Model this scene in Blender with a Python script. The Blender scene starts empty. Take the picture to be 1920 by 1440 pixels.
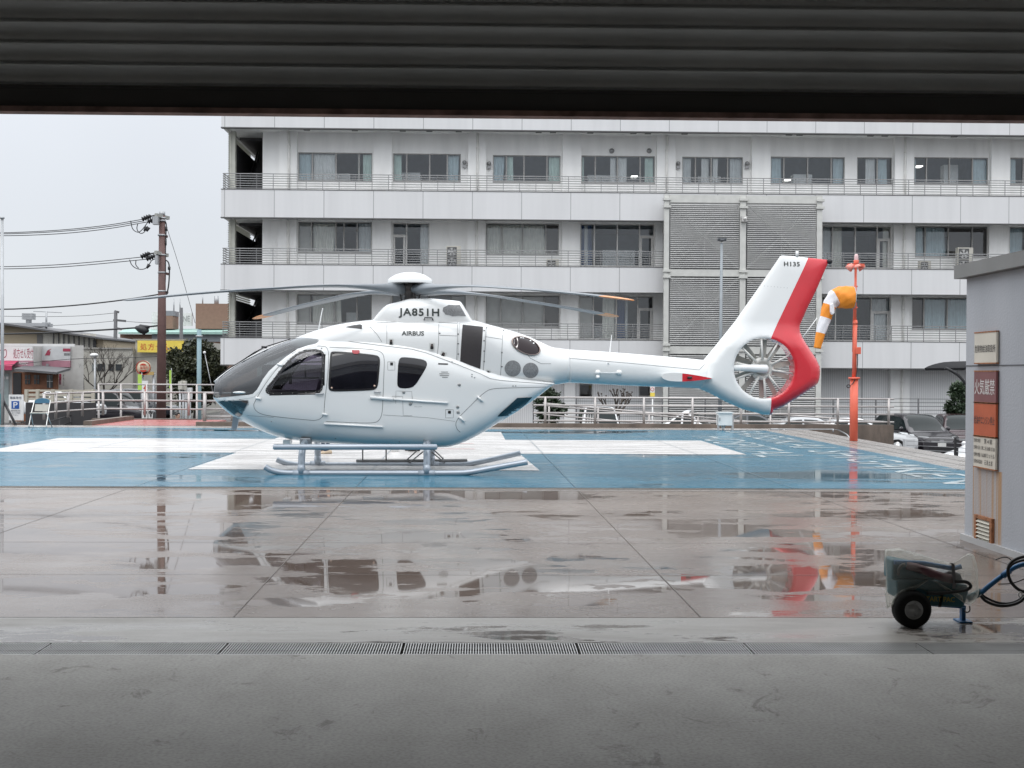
import bpy, bmesh, math, random
from mathutils import Vector, Matrix
R = math.radians
sc = bpy.context.scene
col = sc.collection
rnd = random.Random(7)

# ------------------------------------------------------------------ camera
FPX, EYE = 2350.0, 1.62
YAW, PITCH, ROLL = R(1.46), R(0.49), 0.0055
_r0 = Vector((math.cos(YAW), -math.sin(YAW), 0)); _d0 = Vector((math.sin(YAW), math.cos(YAW), 0)); _z = Vector((0, 0, 1))
CD = _d0 * math.cos(PITCH) - _z * math.sin(PITCH)
_u = _z * math.cos(PITCH) + _d0 * math.sin(PITCH)
CR = _r0 * math.cos(ROLL) + _u * math.sin(ROLL)
CU = _u * math.cos(ROLL) - _r0 * math.sin(ROLL)
cam_d = bpy.data.cameras.new("camera"); cam = bpy.data.objects.new("camera", cam_d); col.objects.link(cam)
m4 = Matrix((CR, CU, -CD)).transposed().to_4x4(); m4.translation = (0, 0, EYE)
cam.matrix_world = m4
cam_d.sensor_width = 36.0; cam_d.lens = 36.0 * FPX / 1920.0; cam_d.clip_end = 3000; cam_d.clip_start = 0.05
sc.camera = cam

# ------------------------------------------------------------------ overcast sky and a soft sun
SUN_EL, SUN_AZ = R(55), R(200)
w = bpy.data.worlds.new("World"); sc.world = w; w.use_nodes = True
nt = w.node_tree; nt.nodes.clear()
out = nt.nodes.new('ShaderNodeOutputWorld'); add = nt.nodes.new('ShaderNodeAddShader')
bg1 = nt.nodes.new('ShaderNodeBackground'); bg2 = nt.nodes.new('ShaderNodeBackground')
sky = nt.nodes.new('ShaderNodeTexSky'); sky.sky_type = 'NISHITA'; sky.sun_disc = False
sky.sun_elevation = SUN_EL; sky.sun_rotation = SUN_AZ
bg1.inputs[1].default_value = 0.012
nt.links.new(sky.outputs[0], bg1.inputs[0])
tc = nt.nodes.new('ShaderNodeTexCoord'); sx = nt.nodes.new('ShaderNodeSeparateXYZ')
nt.links.new(tc.outputs['Generated'], sx.inputs[0])
rp = nt.nodes.new('ShaderNodeValToRGB')                     # cloud cover: brighter towards the zenith
rp.color_ramp.elements[0].position = 0.0; rp.color_ramp.elements[0].color = (0.280, 0.290, 0.306, 1)
rp.color_ramp.elements[1].position = 1.0; rp.color_ramp.elements[1].color = (1.0, 1.02, 1.045, 1)
e = rp.color_ramp.elements.new(0.12); e.color = (0.293, 0.304, 0.322, 1)
e = rp.color_ramp.elements.new(0.235); e.color = (0.320, 0.332, 0.352, 1)
e = rp.color_ramp.elements.new(0.42); e.color = (0.62, 0.64, 0.665, 1)
nz = nt.nodes.new('ShaderNodeTexNoise'); nz.inputs['Scale'].default_value = 2.2; nz.inputs['Detail'].default_value = 4
nt.links.new(tc.outputs['Generated'], nz.inputs['Vector'])
mr = nt.nodes.new('ShaderNodeMapRange'); mr.inputs[1].default_value = 0.3; mr.inputs[2].default_value = 0.7
mr.inputs[3].default_value = 2.35; mr.inputs[4].default_value = 2.65
nt.links.new(nz.outputs[0], mr.inputs[0])
nt.links.new(sx.outputs[2], rp.inputs[0]); nt.links.new(rp.outputs[0], bg2.inputs[0]); nt.links.new(mr.outputs[0], bg2.inputs[1])
nt.links.new(bg1.outputs[0], add.inputs[0]); nt.links.new(bg2.outputs[0], add.inputs[1]); nt.links.new(add.outputs[0], out.inputs[0])
sd = bpy.data.lights.new("sun", 'SUN'); sd.energy = 0.6; sd.angle = R(25); sd.color = (1, 0.97, 0.93)
so = bpy.data.objects.new("sun", sd); col.objects.link(so)
so.rotation_euler = (R(90) - SUN_EL, 0, math.pi - SUN_AZ)
so.location = (0, 0, 40)
sc.view_settings.view_transform = 'Standard'; sc.view_settings.look = 'None'
sc.view_settings.exposure = 0.0; sc.view_settings.gamma = 1.0
sc.cycles.max_bounces = 10; sc.cycles.diffuse_bounces = 5; sc.cycles.glossy_bounces = 5; sc.cycles.transparent_max_bounces = 24
sc.cycles.transmission_bounces = 6; sc.cycles.caustics_reflective = False; sc.cycles.caustics_refractive = False
sc.cycles.use_denoising = True

# ------------------------------------------------------------------ measuring helpers (photo pixels, 1920 wide)
def ray(px, py): return CD + CR * ((px - 960) / FPX) + CU * ((720 - py) / FPX)
def P(px, py, Y):
    d = ray(px, py); t = Y / d.y
    return Vector((d.x * t, Y, EYE + d.z * t))
def G(px, py, z=0.0):
    d = ray(px, py); t = (z - EYE) / d.z
    return Vector((d.x * t, d.y * t, z))
def PZ(px, py, Y): return P(px, py, Y).z
def PX(px, py, Y): return P(px, py, Y).x

# ------------------------------------------------------------------ materials
MATS = {}
def _new(name):
    m = bpy.data.materials.new(name); m.use_nodes = True; MATS[name] = m
    n = m.node_tree.nodes; b = n['Principled BSDF']
    return m, n, m.node_tree.links, b
def mat(name, c, rough=0.5, metal=0.0, var=0.08, vs=3.0, bump=0.0, bs=40.0, coat=0.0, spec=0.5, dirt=None, ds=1.2, dl=0.55, stretch=None):
    """plain surface with a little colour variation; dirt = (colour, amount) adds stains"""
    if name in MATS: return MATS[name]
    m, n, L, b = _new(name)
    b.inputs['Roughness'].default_value = rough; b.inputs['Metallic'].default_value = metal
    b.inputs['Coat Weight'].default_value = coat; b.inputs['Specular IOR Level'].default_value = spec
    t = n.new('ShaderNodeTexCoord'); src = t.outputs['Object']
    if stretch:
        mp = n.new('ShaderNodeMapping'); mp.inputs['Scale'].default_value = stretch
        L.new(src, mp.inputs[0]); src = mp.outputs[0]
    no = n.new('ShaderNodeTexNoise'); no.inputs['Scale'].default_value = vs; no.inputs['Detail'].default_value = 6
    L.new(src, no.inputs['Vector'])
    r = n.new('ShaderNodeValToRGB')
    r.color_ramp.elements[0].position = 0.3; r.color_ramp.elements[1].position = 0.7
    r.color_ramp.elements[0].color = [x * (1 - var) for x in c] + [1]; r.color_ramp.elements[1].color = [min(1, x * (1 + var)) for x in c] + [1]
    L.new(no.outputs[0], r.inputs[0]); cs = r.outputs[0]
    if dirt:
        n2 = n.new('ShaderNodeTexNoise'); n2.inputs['Scale'].default_value = ds; n2.inputs['Detail'].default_value = 8; n2.inputs['Roughness'].default_value = 0.7
        L.new(src, n2.inputs['Vector'])
        q = n.new('ShaderNodeMapRange'); q.inputs[1].default_value = dl; q.inputs[2].default_value = dl + 0.2; q.inputs[3].default_value = 0; q.inputs[4].default_value = dirt[1]
        L.new(n2.outputs[0], q.inputs[0])
        mx = n.new('ShaderNodeMixRGB'); mx.inputs[2].default_value = list(dirt[0]) + [1]
        L.new(q.outputs[0], mx.inputs[0]); L.new(cs, mx.inputs[1]); cs = mx.outputs[0]
    L.new(cs, b.inputs['Base Color'])
    if bump:
        n3 = n.new('ShaderNodeTexNoise'); n3.inputs['Scale'].default_value = bs; n3.inputs['Detail'].default_value = 4
        L.new(src, n3.inputs['Vector'])
        bp = n.new('ShaderNodeBump'); bp.inputs['Strength'].default_value = bump; bp.inputs['Distance'].default_value = 0.02
        L.new(n3.outputs[0], bp.inputs['Height']); L.new(bp.outputs[0], b.inputs['Normal'])
    return m
def glass(name, tint=(0.55, 0.6, 0.62), refl=0.10, rough=0.02):
    if name in MATS: return MATS[name]
    m, n, L, b = _new(name); n.remove(b)
    o = n['Material Output']; tr = n.new('ShaderNodeBsdfTransparent'); gl = n.new('ShaderNodeBsdfGlossy'); mx = n.new('ShaderNodeMixShader')
    lw = n.new('ShaderNodeFresnel'); lw.inputs[0].default_value = 1.45
    ml = n.new('ShaderNodeMath'); ml.operation = 'MULTIPLY_ADD'; ml.inputs[1].default_value = 1.0; ml.inputs[2].default_value = refl - 0.03
    tr.inputs[0].default_value = list(tint) + [1]; gl.inputs['Roughness'].default_value = rough; gl.inputs['Color'].default_value = (0.95, 0.97, 1, 1)
    L.new(lw.outputs[0], ml.inputs[0]); L.new(ml.outputs[0], mx.inputs[0]); L.new(tr.outputs[0], mx.inputs[1]); L.new(gl.outputs[0], mx.inputs[2])
    L.new(mx.outputs[0], o.inputs[0])
    return m
def emit(name, c, s):
    if name in MATS: return MATS[name]
    m, n, L, b = _new(name)
    b.inputs['Emission Color'].default_value = list(c) + [1]; b.inputs['Emission Strength'].default_value = s
    return m

# ------------------------------------------------------------------ mesh builder
def origin_of(o):
    v = Vector((0, 0, 0))
    while o is not None:
        v += o.location; o = o.parent
    return v
def tagset(o, label=None, cat=None, group=None, kind=None):
    if label: o['label'] = label
    if cat: o['category'] = cat
    if group: o['group'] = group
    if kind: o['kind'] = kind
    return o
def thing(name, label, cat, loc=(0, 0, 0), group=None):
    o = bpy.data.objects.new(name, None); col.objects.link(o); o.location = loc; o.empty_display_size = 0.2
    return tagset(o, label, cat, group)
class MB:
    def __init__(s): s.v = []; s.f = []; s.mi = []; s.sm = []
    def add(s, vs, fs, mi=0, sm=False):
        b = len(s.v); s.v += [tuple(v) for v in vs]
        for f in fs:
            s.f.append([b + i for i in f]); s.mi.append(mi); s.sm.append(sm)
        return s
    def box(s, a, b, mi=0):
        x0, y0, z0 = a; x1, y1, z1 = b
        if x0 > x1: x0, x1 = x1, x0
        if y0 > y1: y0, y1 = y1, y0
        if z0 > z1: z0, z1 = z1, z0
        return s.add([(x0,y0,z0),(x1,y0,z0),(x1,y1,z0),(x0,y1,z0),(x0,y0,z1),(x1,y0,z1),(x1,y1,z1),(x0,y1,z1)],
                     [(0,3,2,1),(4,5,6,7),(0,1,5,4),(1,2,6,5),(2,3,7,6),(3,0,4,7)], mi)
    def beam(s, p, q, wd, ht, mi=0):
        """rectangular bar from p to q"""
        p = Vector(p); q = Vector(q); d = (q - p).normalized()
        up = Vector((0, 0, 1)) if abs(d.z) < 0.95 else Vector((1, 0, 0))
        a = d.cross(up).normalized() * wd / 2; c = a.cross(d).normalized() * ht / 2
        vs = [p - a - c, p + a - c, p + a + c, p - a + c, q - a - c, q + a - c, q + a + c, q - a + c]
        return s.add(vs, [(0,3,2,1),(4,5,6,7),(0,1,5,4),(1,2,6,5),(2,3,7,6),(3,0,4,7)], mi)
    def tube(s, pts, r, n=8, mi=0, cap=True):
        """round tube along a polyline; r is a number or a list"""
        pts = [Vector(p) for p in pts]; k = len(pts); rs = r if isinstance(r, (list, tuple)) else [r] * k
        vs = []; pa = None
        for i, p in enumerate(pts):
            d = (pts[min(i + 1, k - 1)] - pts[max(i - 1, 0)])
            if d.length < 1e-9: d = Vector((0, 0, 1))
            d.normalize()
            if pa is None:
                up = Vector((0, 0, 1)) if abs(d.z) < 0.9 else Vector((1, 0, 0))
                pa = d.cross(up).normalized()
            else:
                pa = (pa - d * pa.dot(d)).normalized()
            c = d.cross(pa)
            for j in range(n):
                t = 2 * math.pi * j / n
                vs.append(p + (pa * math.cos(t) + c * math.sin(t)) * rs[i])
        fs = []
        for i in range(k - 1):
            for j in range(n):
                fs.append((i*n+j, i*n+(j+1)%n, (i+1)*n+(j+1)%n, (i+1)*n+j))
        s.add(vs, fs, mi, True)
        if cap:
            b = len(s.v) - len(vs)
            s.f.append([b + j for j in range(n)][::-1]); s.mi.append(mi); s.sm.append(False)
            s.f.append([b + (k-1)*n + j for j in range(n)]); s.mi.append(mi); s.sm.append(False)
        return s
    def ring_grid(s, rings, mi=0, closed=True, sm=True, capa=False, capb=False):
        n = len(rings[0]); vs = [p for r in rings for p in r]; fs = []
        for i in range(len(rings) - 1):
            for j in range(n if closed else n - 1):
                fs.append((i*n+j, i*n+(j+1)%n, (i+1)*n+(j+1)%n, (i+1)*n+j))
        s.add(vs, fs, mi, sm); b = len(s.v) - len(vs)
        if capa: s.f.append([b+j for j in range(n)][::-1]); s.mi.append(mi); s.sm.append(False)
        if capb: s.f.append([b+(len(rings)-1)*n+j for j in range(n)]); s.mi.append(mi); s.sm.append(False)
        return s
    def sphere(s, c, r, n=16, m=10, mi=0, sq=(1, 1, 1)):
        rings = []
        for i in range(m + 1):
            t = math.pi * (i + 1e-4) / (m + 2e-4)
            rings.append([(c[0] + r*sq[0]*math.sin(t)*math.cos(2*math.pi*j/n), c[1] + r*sq[1]*math.sin(t)*math.sin(2*math.pi*j/n), c[2] + r*sq[2]*math.cos(t)) for j in range(n)])
        return s.ring_grid(rings, mi)
    def lathe(s, c, axis, prof, n=24, mi=0):
        """prof: list of (offset along axis, radius)"""
        ax = Vector(axis).normalized(); up = Vector((0, 0, 1)) if abs(ax.z) < 0.9 else Vector((1, 0, 0))
        a = ax.cross(up).normalized(); b = ax.cross(a)
        rings = [[Vector(c) + ax*o + (a*math.cos(2*math.pi*j/n) + b*math.sin(2*math.pi*j/n))*max(r, 1e-5) for j in range(n)] for o, r in prof]
        return s.ring_grid(rings, mi)
    def prism(s, poly, f0, f1, mi=0):
        """poly: 2-D points; f0/f1 map them to the two faces"""
        n = len(poly); a = [Vector(f0(p)) for p in poly]; b = [Vector(f1(p)) for p in poly]
        return s.add(a + b, [list(range(n))[::-1], [n+i for i in range(n)]] + [(i, (i+1)%n, n+(i+1)%n, n+i) for i in range(n)], mi)
    def quad(s, a, b, c, d, mi=0): return s.add([a, b, c, d], [(0, 1, 2, 3)], mi)
    def build(s, name, mats, parent=None, bevel=0, fix=True):
        o0 = origin_of(parent)
        me = bpy.data.meshes.new(name)
        me.from_pydata([(v[0]-o0.x, v[1]-o0.y, v[2]-o0.z) for v in s.v], [], s.f)
        ms = mats if isinstance(mats, (list, tuple)) else [mats]
        for m in ms: me.materials.append(m)
        me.polygons.foreach_set('material_index', s.mi); me.polygons.foreach_set('use_smooth', s.sm)
        if fix:
            bm = bmesh.new(); bm.from_mesh(me)
            bmesh.ops.recalc_face_normals(bm, faces=bm.faces[:])
            bm.to_mesh(me); bm.free()
        me.update()
        o = bpy.data.objects.new(name, me); col.objects.link(o)
        if parent is not None: o.parent = parent
        if bevel:
            b = o.modifiers.new('bevel', 'BEVEL'); b.width = bevel; b.segments = 2; b.limit_method = 'ANGLE'
        return o
def copy_tree(o, parent=None):
    c = o.copy(); col.objects.link(c)
    if parent is not None: c.parent = parent
    for ch in o.children: copy_tree(ch, c)
    return c
def struct(o): o['kind'] = 'structure'; return o

# ------------------------------------------------------------------ lettering
_tc = {}
def text_geo(s, spacing=1.0, off=0.0):
    """flat triangulated glyphs, normalised so that the ink box is 0..1 high and 0..aspect wide"""
    if (s, spacing, off) in _tc: return _tc[(s, spacing, off)]
    cu = bpy.data.curves.new('t', 'FONT'); cu.body = s; cu.fill_mode = 'FRONT'; cu.resolution_u = 3; cu.space_character = spacing; cu.offset = off
    o = bpy.data.objects.new('t', cu); col.objects.link(o)
    dg = bpy.context.evaluated_depsgraph_get(); dg.update()
    ev = o.evaluated_get(dg); me = ev.to_mesh()
    vs = [(v.co.x, v.co.y) for v in me.vertices]; fs = [list(p.vertices) for p in me.polygons]
    ev.to_mesh_clear(); bpy.data.objects.remove(o); bpy.data.curves.remove(cu)
    if not vs: vs = [(0, 0), (1, 0), (1, 1)]; fs = []
    x0 = min(v[0] for v in vs); x1 = max(v[0] for v in vs); y0 = min(v[1] for v in vs); y1 = max(v[1] for v in vs)
    h = max(y1 - y0, 1e-6)
    _tc[(s, spacing, off)] = ([((v[0]-x0)/h, (v[1]-y0)/h) for v in vs], fs, (x1-x0)/h)
    return _tc[(s, spacing, off)]
def text_on(mb, s, fn, mi=0, bold=0.0, spacing=1.0):
    """fn(u, v) maps 0..1 across and 0..1 up to a point"""
    vs, fs, asp = text_geo(s, spacing, bold)
    return mb.add([fn(x / asp, y) for x, y in vs], fs, mi)

# ------------------------------------------------------------------ numbers
def pchip(xs, ys):
    n = len(xs); h = [xs[i+1]-xs[i] for i in range(n-1)]; dl = [(ys[i+1]-ys[i])/h[i] for i in range(n-1)]
    d = [0.0]*n; d[0] = dl[0]; d[-1] = dl[-1]
    for i in range(1, n-1):
        if dl[i-1]*dl[i] > 0:
            w1 = 2*h[i]+h[i-1]; w2 = h[i]+2*h[i-1]; d[i] = (w1+w2)/(w1/dl[i-1]+w2/dl[i])
    def f(x):
        if x <= xs[0]: return ys[0]
        if x >= xs[-1]: return ys[-1]
        i = 0
        while x > xs[i+1]: i += 1
        t = (x-xs[i])/h[i]
        return ys[i]*(1+2*t)*(1-t)**2 + h[i]*d[i]*t*(1-t)**2 + ys[i+1]*t*t*(3-2*t) + h[i]*d[i+1]*t*t*(t-1)
    return f
def inpoly(x, y, poly):
    c = False; n = len(poly); j = n-1
    for i in range(n):
        xi, yi = poly[i]; xj, yj = poly[j]
        if (yi > y) != (yj > y) and x < (xj-xi)*(y-yi)/(yj-yi)+xi: c = not c
        j = i
    return c
def smooth_poly(pts, closed=False, it=2):
    for _ in range(it):
        q = []; n = len(pts)
        for i in range(n if closed else n-1):
            a = Vector(pts[i]); b = Vector(pts[(i+1) % n]); q += [a*0.75+b*0.25, a*0.25+b*0.75]
        if not closed: q = [Vector(pts[0])] + q + [Vector(pts[-1])]
        pts = q
    return pts
# ================================================================== GROUND
def wet(name, c1, c2, pud=0.55, ps=0.45, stretch=(1, 1, 1), r0=0.03, r1=0.34, var_s=0.8, bump=0.12, dark=0.62, seed=0.0, edge=0.05, ior=1.4, spots=(), rag=(0.35, 1.6, 4.5), stain=(0.8, 0.62, 5.0), filmv=0.45, grain=0.86):
    """rained-on surface: film of water with mirror-smooth puddles where the slab lies low"""
    if name in MATS: return MATS[name]
    m, n, L, b = _new(name)
    t = n.new('ShaderNodeTexCoord'); mp = n.new('ShaderNodeMapping'); mp.inputs['Location'].default_value = (seed, seed * 1.7, 0); mp.inputs['Scale'].default_value = stretch
    L.new(t.outputs['Object'], mp.inputs[0])
    def noise(s, d=4, src=mp.outputs[0], ro=0.5, dist=0.0):
        q = n.new('ShaderNodeTexNoise'); q.inputs['Scale'].default_value = s; q.inputs['Detail'].default_value = d; q.inputs['Roughness'].default_value = ro; q.inputs['Distortion'].default_value = dist
        L.new(src, q.inputs['Vector']); return q.outputs[0]
    def mapr(v, a, bb, c, d):
        q = n.new('ShaderNodeMapRange'); q.inputs[1].default_value = a; q.inputs[2].default_value = bb; q.inputs[3].default_value = c; q.inputs[4].default_value = d
        L.new(v, q.inputs[0]); return q.outputs[0]
    def math_(op, a, bb):
        q = n.new('ShaderNodeMath'); q.operation = op
        for i, v in enumerate((a, bb)):
            if isinstance(v, (int, float)): q.inputs[i].default_value = v
            else: L.new(v, q.inputs[i])
        return q.outputs[0]
    mrag = n.new('ShaderNodeMapping'); mrag.inputs['Scale'].default_value = (rag[1], rag[2], 1); L.new(t.outputs['Object'], mrag.inputs[0])
    low = math_('ADD', math_('MULTIPLY', noise(ps, 6, ro=0.62, dist=0.4), 1 - rag[0]), math_('MULTIPLY', noise(1.0, 8, mrag.outputs[0], ro=0.72, dist=0.3), rag[0]))   # lie of the slab
    for (x, y, rx, ry, amt) in spots:                          # hollows that hold water
        mq = n.new('ShaderNodeMapping'); mq.inputs['Location'].default_value = (-x / rx, -y / ry, 0); mq.inputs['Scale'].default_value = (1 / rx, 1 / ry, 0)
        L.new(t.outputs['Object'], mq.inputs[0])
        g = n.new('ShaderNodeVectorMath'); g.operation = 'LENGTH'; L.new(mq.outputs[0], g.inputs[0])
        low = math_('ADD', low, mapr(g.outputs['Value'], 0.0, 1.0, amt, 0.0))
    mask = mapr(low, pud, pud + edge, 0, 1)
    film = mapr(noise(1.6, 5, ro=0.6), 0.35, 0.65, 0.0, 1.0)
    fine = noise(30, 3, t.outputs['Object'])
    rough = math_('MULTIPLY_ADD', film, 0.22) if False else mapr(film, 0, 1, r1, r1 * filmv)
    rough = math_('ADD', math_('MULTIPLY', rough, math_('SUBTRACT', 1.0, mask)), math_('MULTIPLY', mask, r0))
    L.new(rough, b.inputs['Roughness'])
    r = n.new('ShaderNodeValToRGB'); r.color_ramp.elements[0].position = 0.3; r.color_ramp.elements[1].position = 0.72
    r.color_ramp.elements[0].color = list(c1) + [1]; r.color_ramp.elements[1].color = list(c2) + [1]
    L.new(noise(var_s, 8, ro=0.65), r.inputs[0])
    mx = n.new('ShaderNodeMixRGB'); mx.blend_type = 'MULTIPLY'; mx.inputs[2].default_value = (dark, dark * 0.93, dark * 0.9, 1)
    L.new(mask, mx.inputs[0]); L.new(r.outputs[0], mx.inputs[1])
    m2 = n.new('ShaderNodeMixRGB'); m2.blend_type = 'MULTIPLY'; m2.inputs[0].default_value = 1.0
    sp = n.new('ShaderNodeValToRGB'); sp.color_ramp.elements[0].position = 0.25; sp.color_ramp.elements[1].position = 0.6
    sp.color_ramp.elements[0].color = (grain, grain, grain, 1); sp.color_ramp.elements[1].color = (1, 1, 1, 1)
    L.new(noise(55, 3, t.outputs['Object']), sp.inputs[0]); L.new(mx.outputs[0], m2.inputs[1]); L.new(sp.outputs[0], m2.inputs[2])
    m5 = n.new('ShaderNodeMixRGB'); m5.blend_type = 'MULTIPLY'; m5.inputs[2].default_value = (0.52, 0.50, 0.48, 1)
    L.new(mapr(noise(stain[2], 9, ro=0.72, dist=0.8), stain[1], stain[1] + 0.07, 0, stain[0]), m5.inputs[0]); L.new(m2.outputs[0], m5.inputs[1])
    L.new(m5.outputs[0], b.inputs['Base Color'])
    b.inputs['IOR'].default_value = ior
    bp = n.new('ShaderNodeBump'); bp.inputs['Distance'].default_value = 0.004
    L.new(math_('MULTIPLY', math_('SUBTRACT', 1.0, mask), bump), bp.inputs['Strength'])
    L.new(fine, bp.inputs['Height']); L.new(bp.outputs[0], b.inputs['Normal'])
    return m

M_lot = wet('wet_asphalt', (0.035, 0.036, 0.038), (0.075, 0.075, 0.078), pud=0.6, ps=0.12)
M_apron = wet('wet_concrete', (0.145, 0.112, 0.093), (0.265, 0.222, 0.192), pud=0.522, ps=0.30, stretch=(0.75, 1.35, 1), r1=0.30, seed=3.1, edge=0.012, dark=0.72, rag=(0.58, 0.9, 2.3), ior=1.42,
              spots=((-0.2, 9.75, 1.7, 0.8, 0.08), (1.75, 9.75, 1.0, 0.5, 0.09), (2.9, 10.2, 0.7, 0.8, 0.12), (-3.3, 9.45, 1.7, 0.6, 0.14), (2.4, 10.1, .5, 1.1, .12), (3.1, 12.6, 1.6, .5, .12), (4.0, 14.6, 2.0, .6, .12), (1.0, 12.0, .9, .5, .10), (-0.8, 12.2, .9, .5, .10), (-1.2, 8.9, .5, .3, .1), (2.3, 13.6, 2.4, 1.6, 0.07), (-4.0, 11.5, 2.5, 2.5, 0.07), (3.4, 11.4, 1.2, 1.0, 0.10), (0.2, 16.6, 2.6, 0.9, 0.12), (3.2, 8.9, 1.0, .5, .08)))
M_strip = wet('damp_concrete', (0.23, 0.215, 0.195), (0.36, 0.345, 0.32), pud=0.55, ps=0.85, stretch=(0.6, 2.2, 1), r1=0.5, seed=9.0, rag=(0.4, 1.5, 5), dark=0.6, edge=0.03, spots=((3.1, 7.8, 0.9, 0.4, 0.12),))
M_inside = wet('hangar_concrete', (0.31, 0.30, 0.278), (0.40, 0.39, 0.366), pud=0.70, ps=1.1, stretch=(1.25, 0.75, 1), r1=0.75, stain=(0.85, 0.585, 2.6), filmv=0.9, grain=0.7, var_s=2.2, seed=1.0, dark=0.7, edge=0.03)
M_blue = wet('wet_blue_paint', (0.012, 0.108, 0.175), (0.042, 0.188, 0.275), pud=0.56, ps=0.35, stretch=(0.55, 1.3, 1), r1=0.30, seed=5.0, dark=0.6, ior=1.38, spots=((6.0, 19.6, 2.6, 1.5, 0.16), (3, 34.6, 6, 1.2, 0.2), (-6, 34.8, 5, 0.9, 0.2)))
M_white = wet('wet_white_paint', (0.50, 0.485, 0.47), (0.74, 0.73, 0.72), pud=0.60, ps=0.4, stretch=(0.4, 1.6, 1), r1=0.34, seed=2.0, dark=0.72, var_s=1.4, ior=1.38)
M_faded = wet('faded_white_paint', (0.20, 0.30, 0.34), (0.58, 0.60, 0.60), pud=0.60, ps=0.4, stretch=(0.6, 1.6, 1), r1=0.34, seed=2.0, dark=0.72, var_s=2.5, ior=1.38)
M_edge = wet('pale_wet_concrete', (0.24, 0.22, 0.205), (0.37, 0.35, 0.33), pud=0.62, ps=0.6, r1=0.34, seed=4.0, dark=0.6)
M_redpath = wet('wet_red_paving', (0.34, 0.085, 0.075), (0.45, 0.12, 0.105), pud=0.7, r1=0.4, seed=6.0)
M_joint = mat('joint_filler', (0.055, 0.048, 0.043), 0.6)
M_dark = mat('dark_void', (0.01, 0.01, 0.01), 0.8)

LOT = -1.5
mb = MB(); mb.quad((-1500, -400, LOT), (1500, -400, LOT), (1500, 2200, LOT), (-1500, 2200, LOT)); struct(mb.build('ground', M_lot))
# raised helipad deck: inside slab, drain channel, apron
DX0, DX1, DY1 = -20.0, 9.65, 37.6
def slab(name, x0, x1, y0, y1, z0, z1, m):
    return struct(MB().box((x0, y0, z0), (x1, y1, z1)).build(name, m))
slab('hangar_floor', -11, DX1, -14, 7.21, LOT, 0, M_inside)
slab('drain_channel_bed', -11, DX1, 7.212, 7.518, LOT, -0.28, M_dark)
slab('threshold_slab', -11, DX1, 7.52, 8.29, LOT, 0, M_strip)
slab('apron', DX0, DX1, 8.302, 17.30, LOT, 0, M_apron)
slab('joint_bed', DX0, DX1, 8.292, 8.30, LOT, -0.012, M_joint)
slab('pad_gutter', DX0, DX1, 17.304, 17.66, LOT, -0.018, M_edge)
slab('helipad_deck', DX0, DX1, 17.664, DY1, LOT, 0, M_edge)
def sheet(name, poly, z, m):
    return struct(MB().add([(x, y, z) for x, y in poly], [list(range(len(poly)))]).build(name, m))
sheet('helipad_blue', [(-18, 17.70), (8.27, 17.70), (8.27, 36.15), (-18, 36.15)], 0.004, M_blue)
sheet('cross_bar_marking', [(-9.9, 25.12), (5.38, 25.12), (5.38, 30.35), (-10.1, 30.35)], 0.008, M_white)
sheet('cross_upright_marking', [(-4.82, 20.78), (1.0, 20.78), (0.8, 25.116), (-4.85, 25.116)], 0.008, M_white)
sheet('cross_upright_marking', [(-4.95, 30.354), (0.62, 30.354), (0.58, 34.3), (-5.0, 34.3)], 0.008, M_white)
M_redline = mat('red_paint', (0.45, 0.05, 0.05), 0.35)
for a, b, y in ((808, 890, 842.6), (846, 888, 832.5)):
    p = G(a, y); q = G(b, y); sheet('red_line_marking', [(p.x, p.y), (q.x, p.y), (q.x, p.y + 0.07), (p.x, p.y + 0.07)], 0.012, M_redline)
for txt, ya, yb, xa, xb in (('SHIGAKEN', 26.55, 18.5, 6.93, 7.92), ('SAISEIKAI', 35.6, 27.5, 6.93, 7.92), ('HOSPITAL', 32.5, 24.3, 5.5, 6.5)):
    t = MB(); text_on(t, txt, lambda u, v: (xa + (xb - xa) * v, ya + (yb - ya) * u, 0.008), bold=0.0)
    struct(t.build('pad_lettering_marking', M_faded, fix=False))
# joints in the apron
def strip(name, p, q, wd, z, m):
    p = Vector(p); q = Vector(q); d = (q - p).normalized(); s = Vector((-d.y, d.x)) * wd / 2
    return sheet(name, [tuple(p - s), tuple(q - s), tuple(q + s), tuple(p + s)], z, m)
for x in (-7.85, -4.72, -1.62, 1.48, 4.58, 7.7):
    strip('apron_joint', (x, 8.31), (x - 0.12, 17.29), 0.008, 0.003, mat('slab_joint', (0.085, 0.07, 0.06), 0.55))
    strip('helipad_joint', (x - 0.12, 17.70), (x - 0.35, 36.1), 0.010, 0.0155, mat('blue_joint', (0.06, 0.12, 0.16), 0.4))
for y in (10.05, 11.95, 14.2):
    strip('apron_joint', (DX0, y), (DX1, y), 0.008, 0.0032, mat('faint_joint', (0.10, 0.085, 0.075), 0.5))
# edge step lines on the right edge of the deck
for x in (8.72, 9.15): strip('deck_edge_joint', (x, 17.8), (x, DY1), 0.02, 0.003, M_joint)
strip('gutter_lip', (DX0, 17.28), (DX1, 17.28), 0.03, 0.004, mat('gutter_dark', (0.10, 0.095, 0.09), 0.35))

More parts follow.
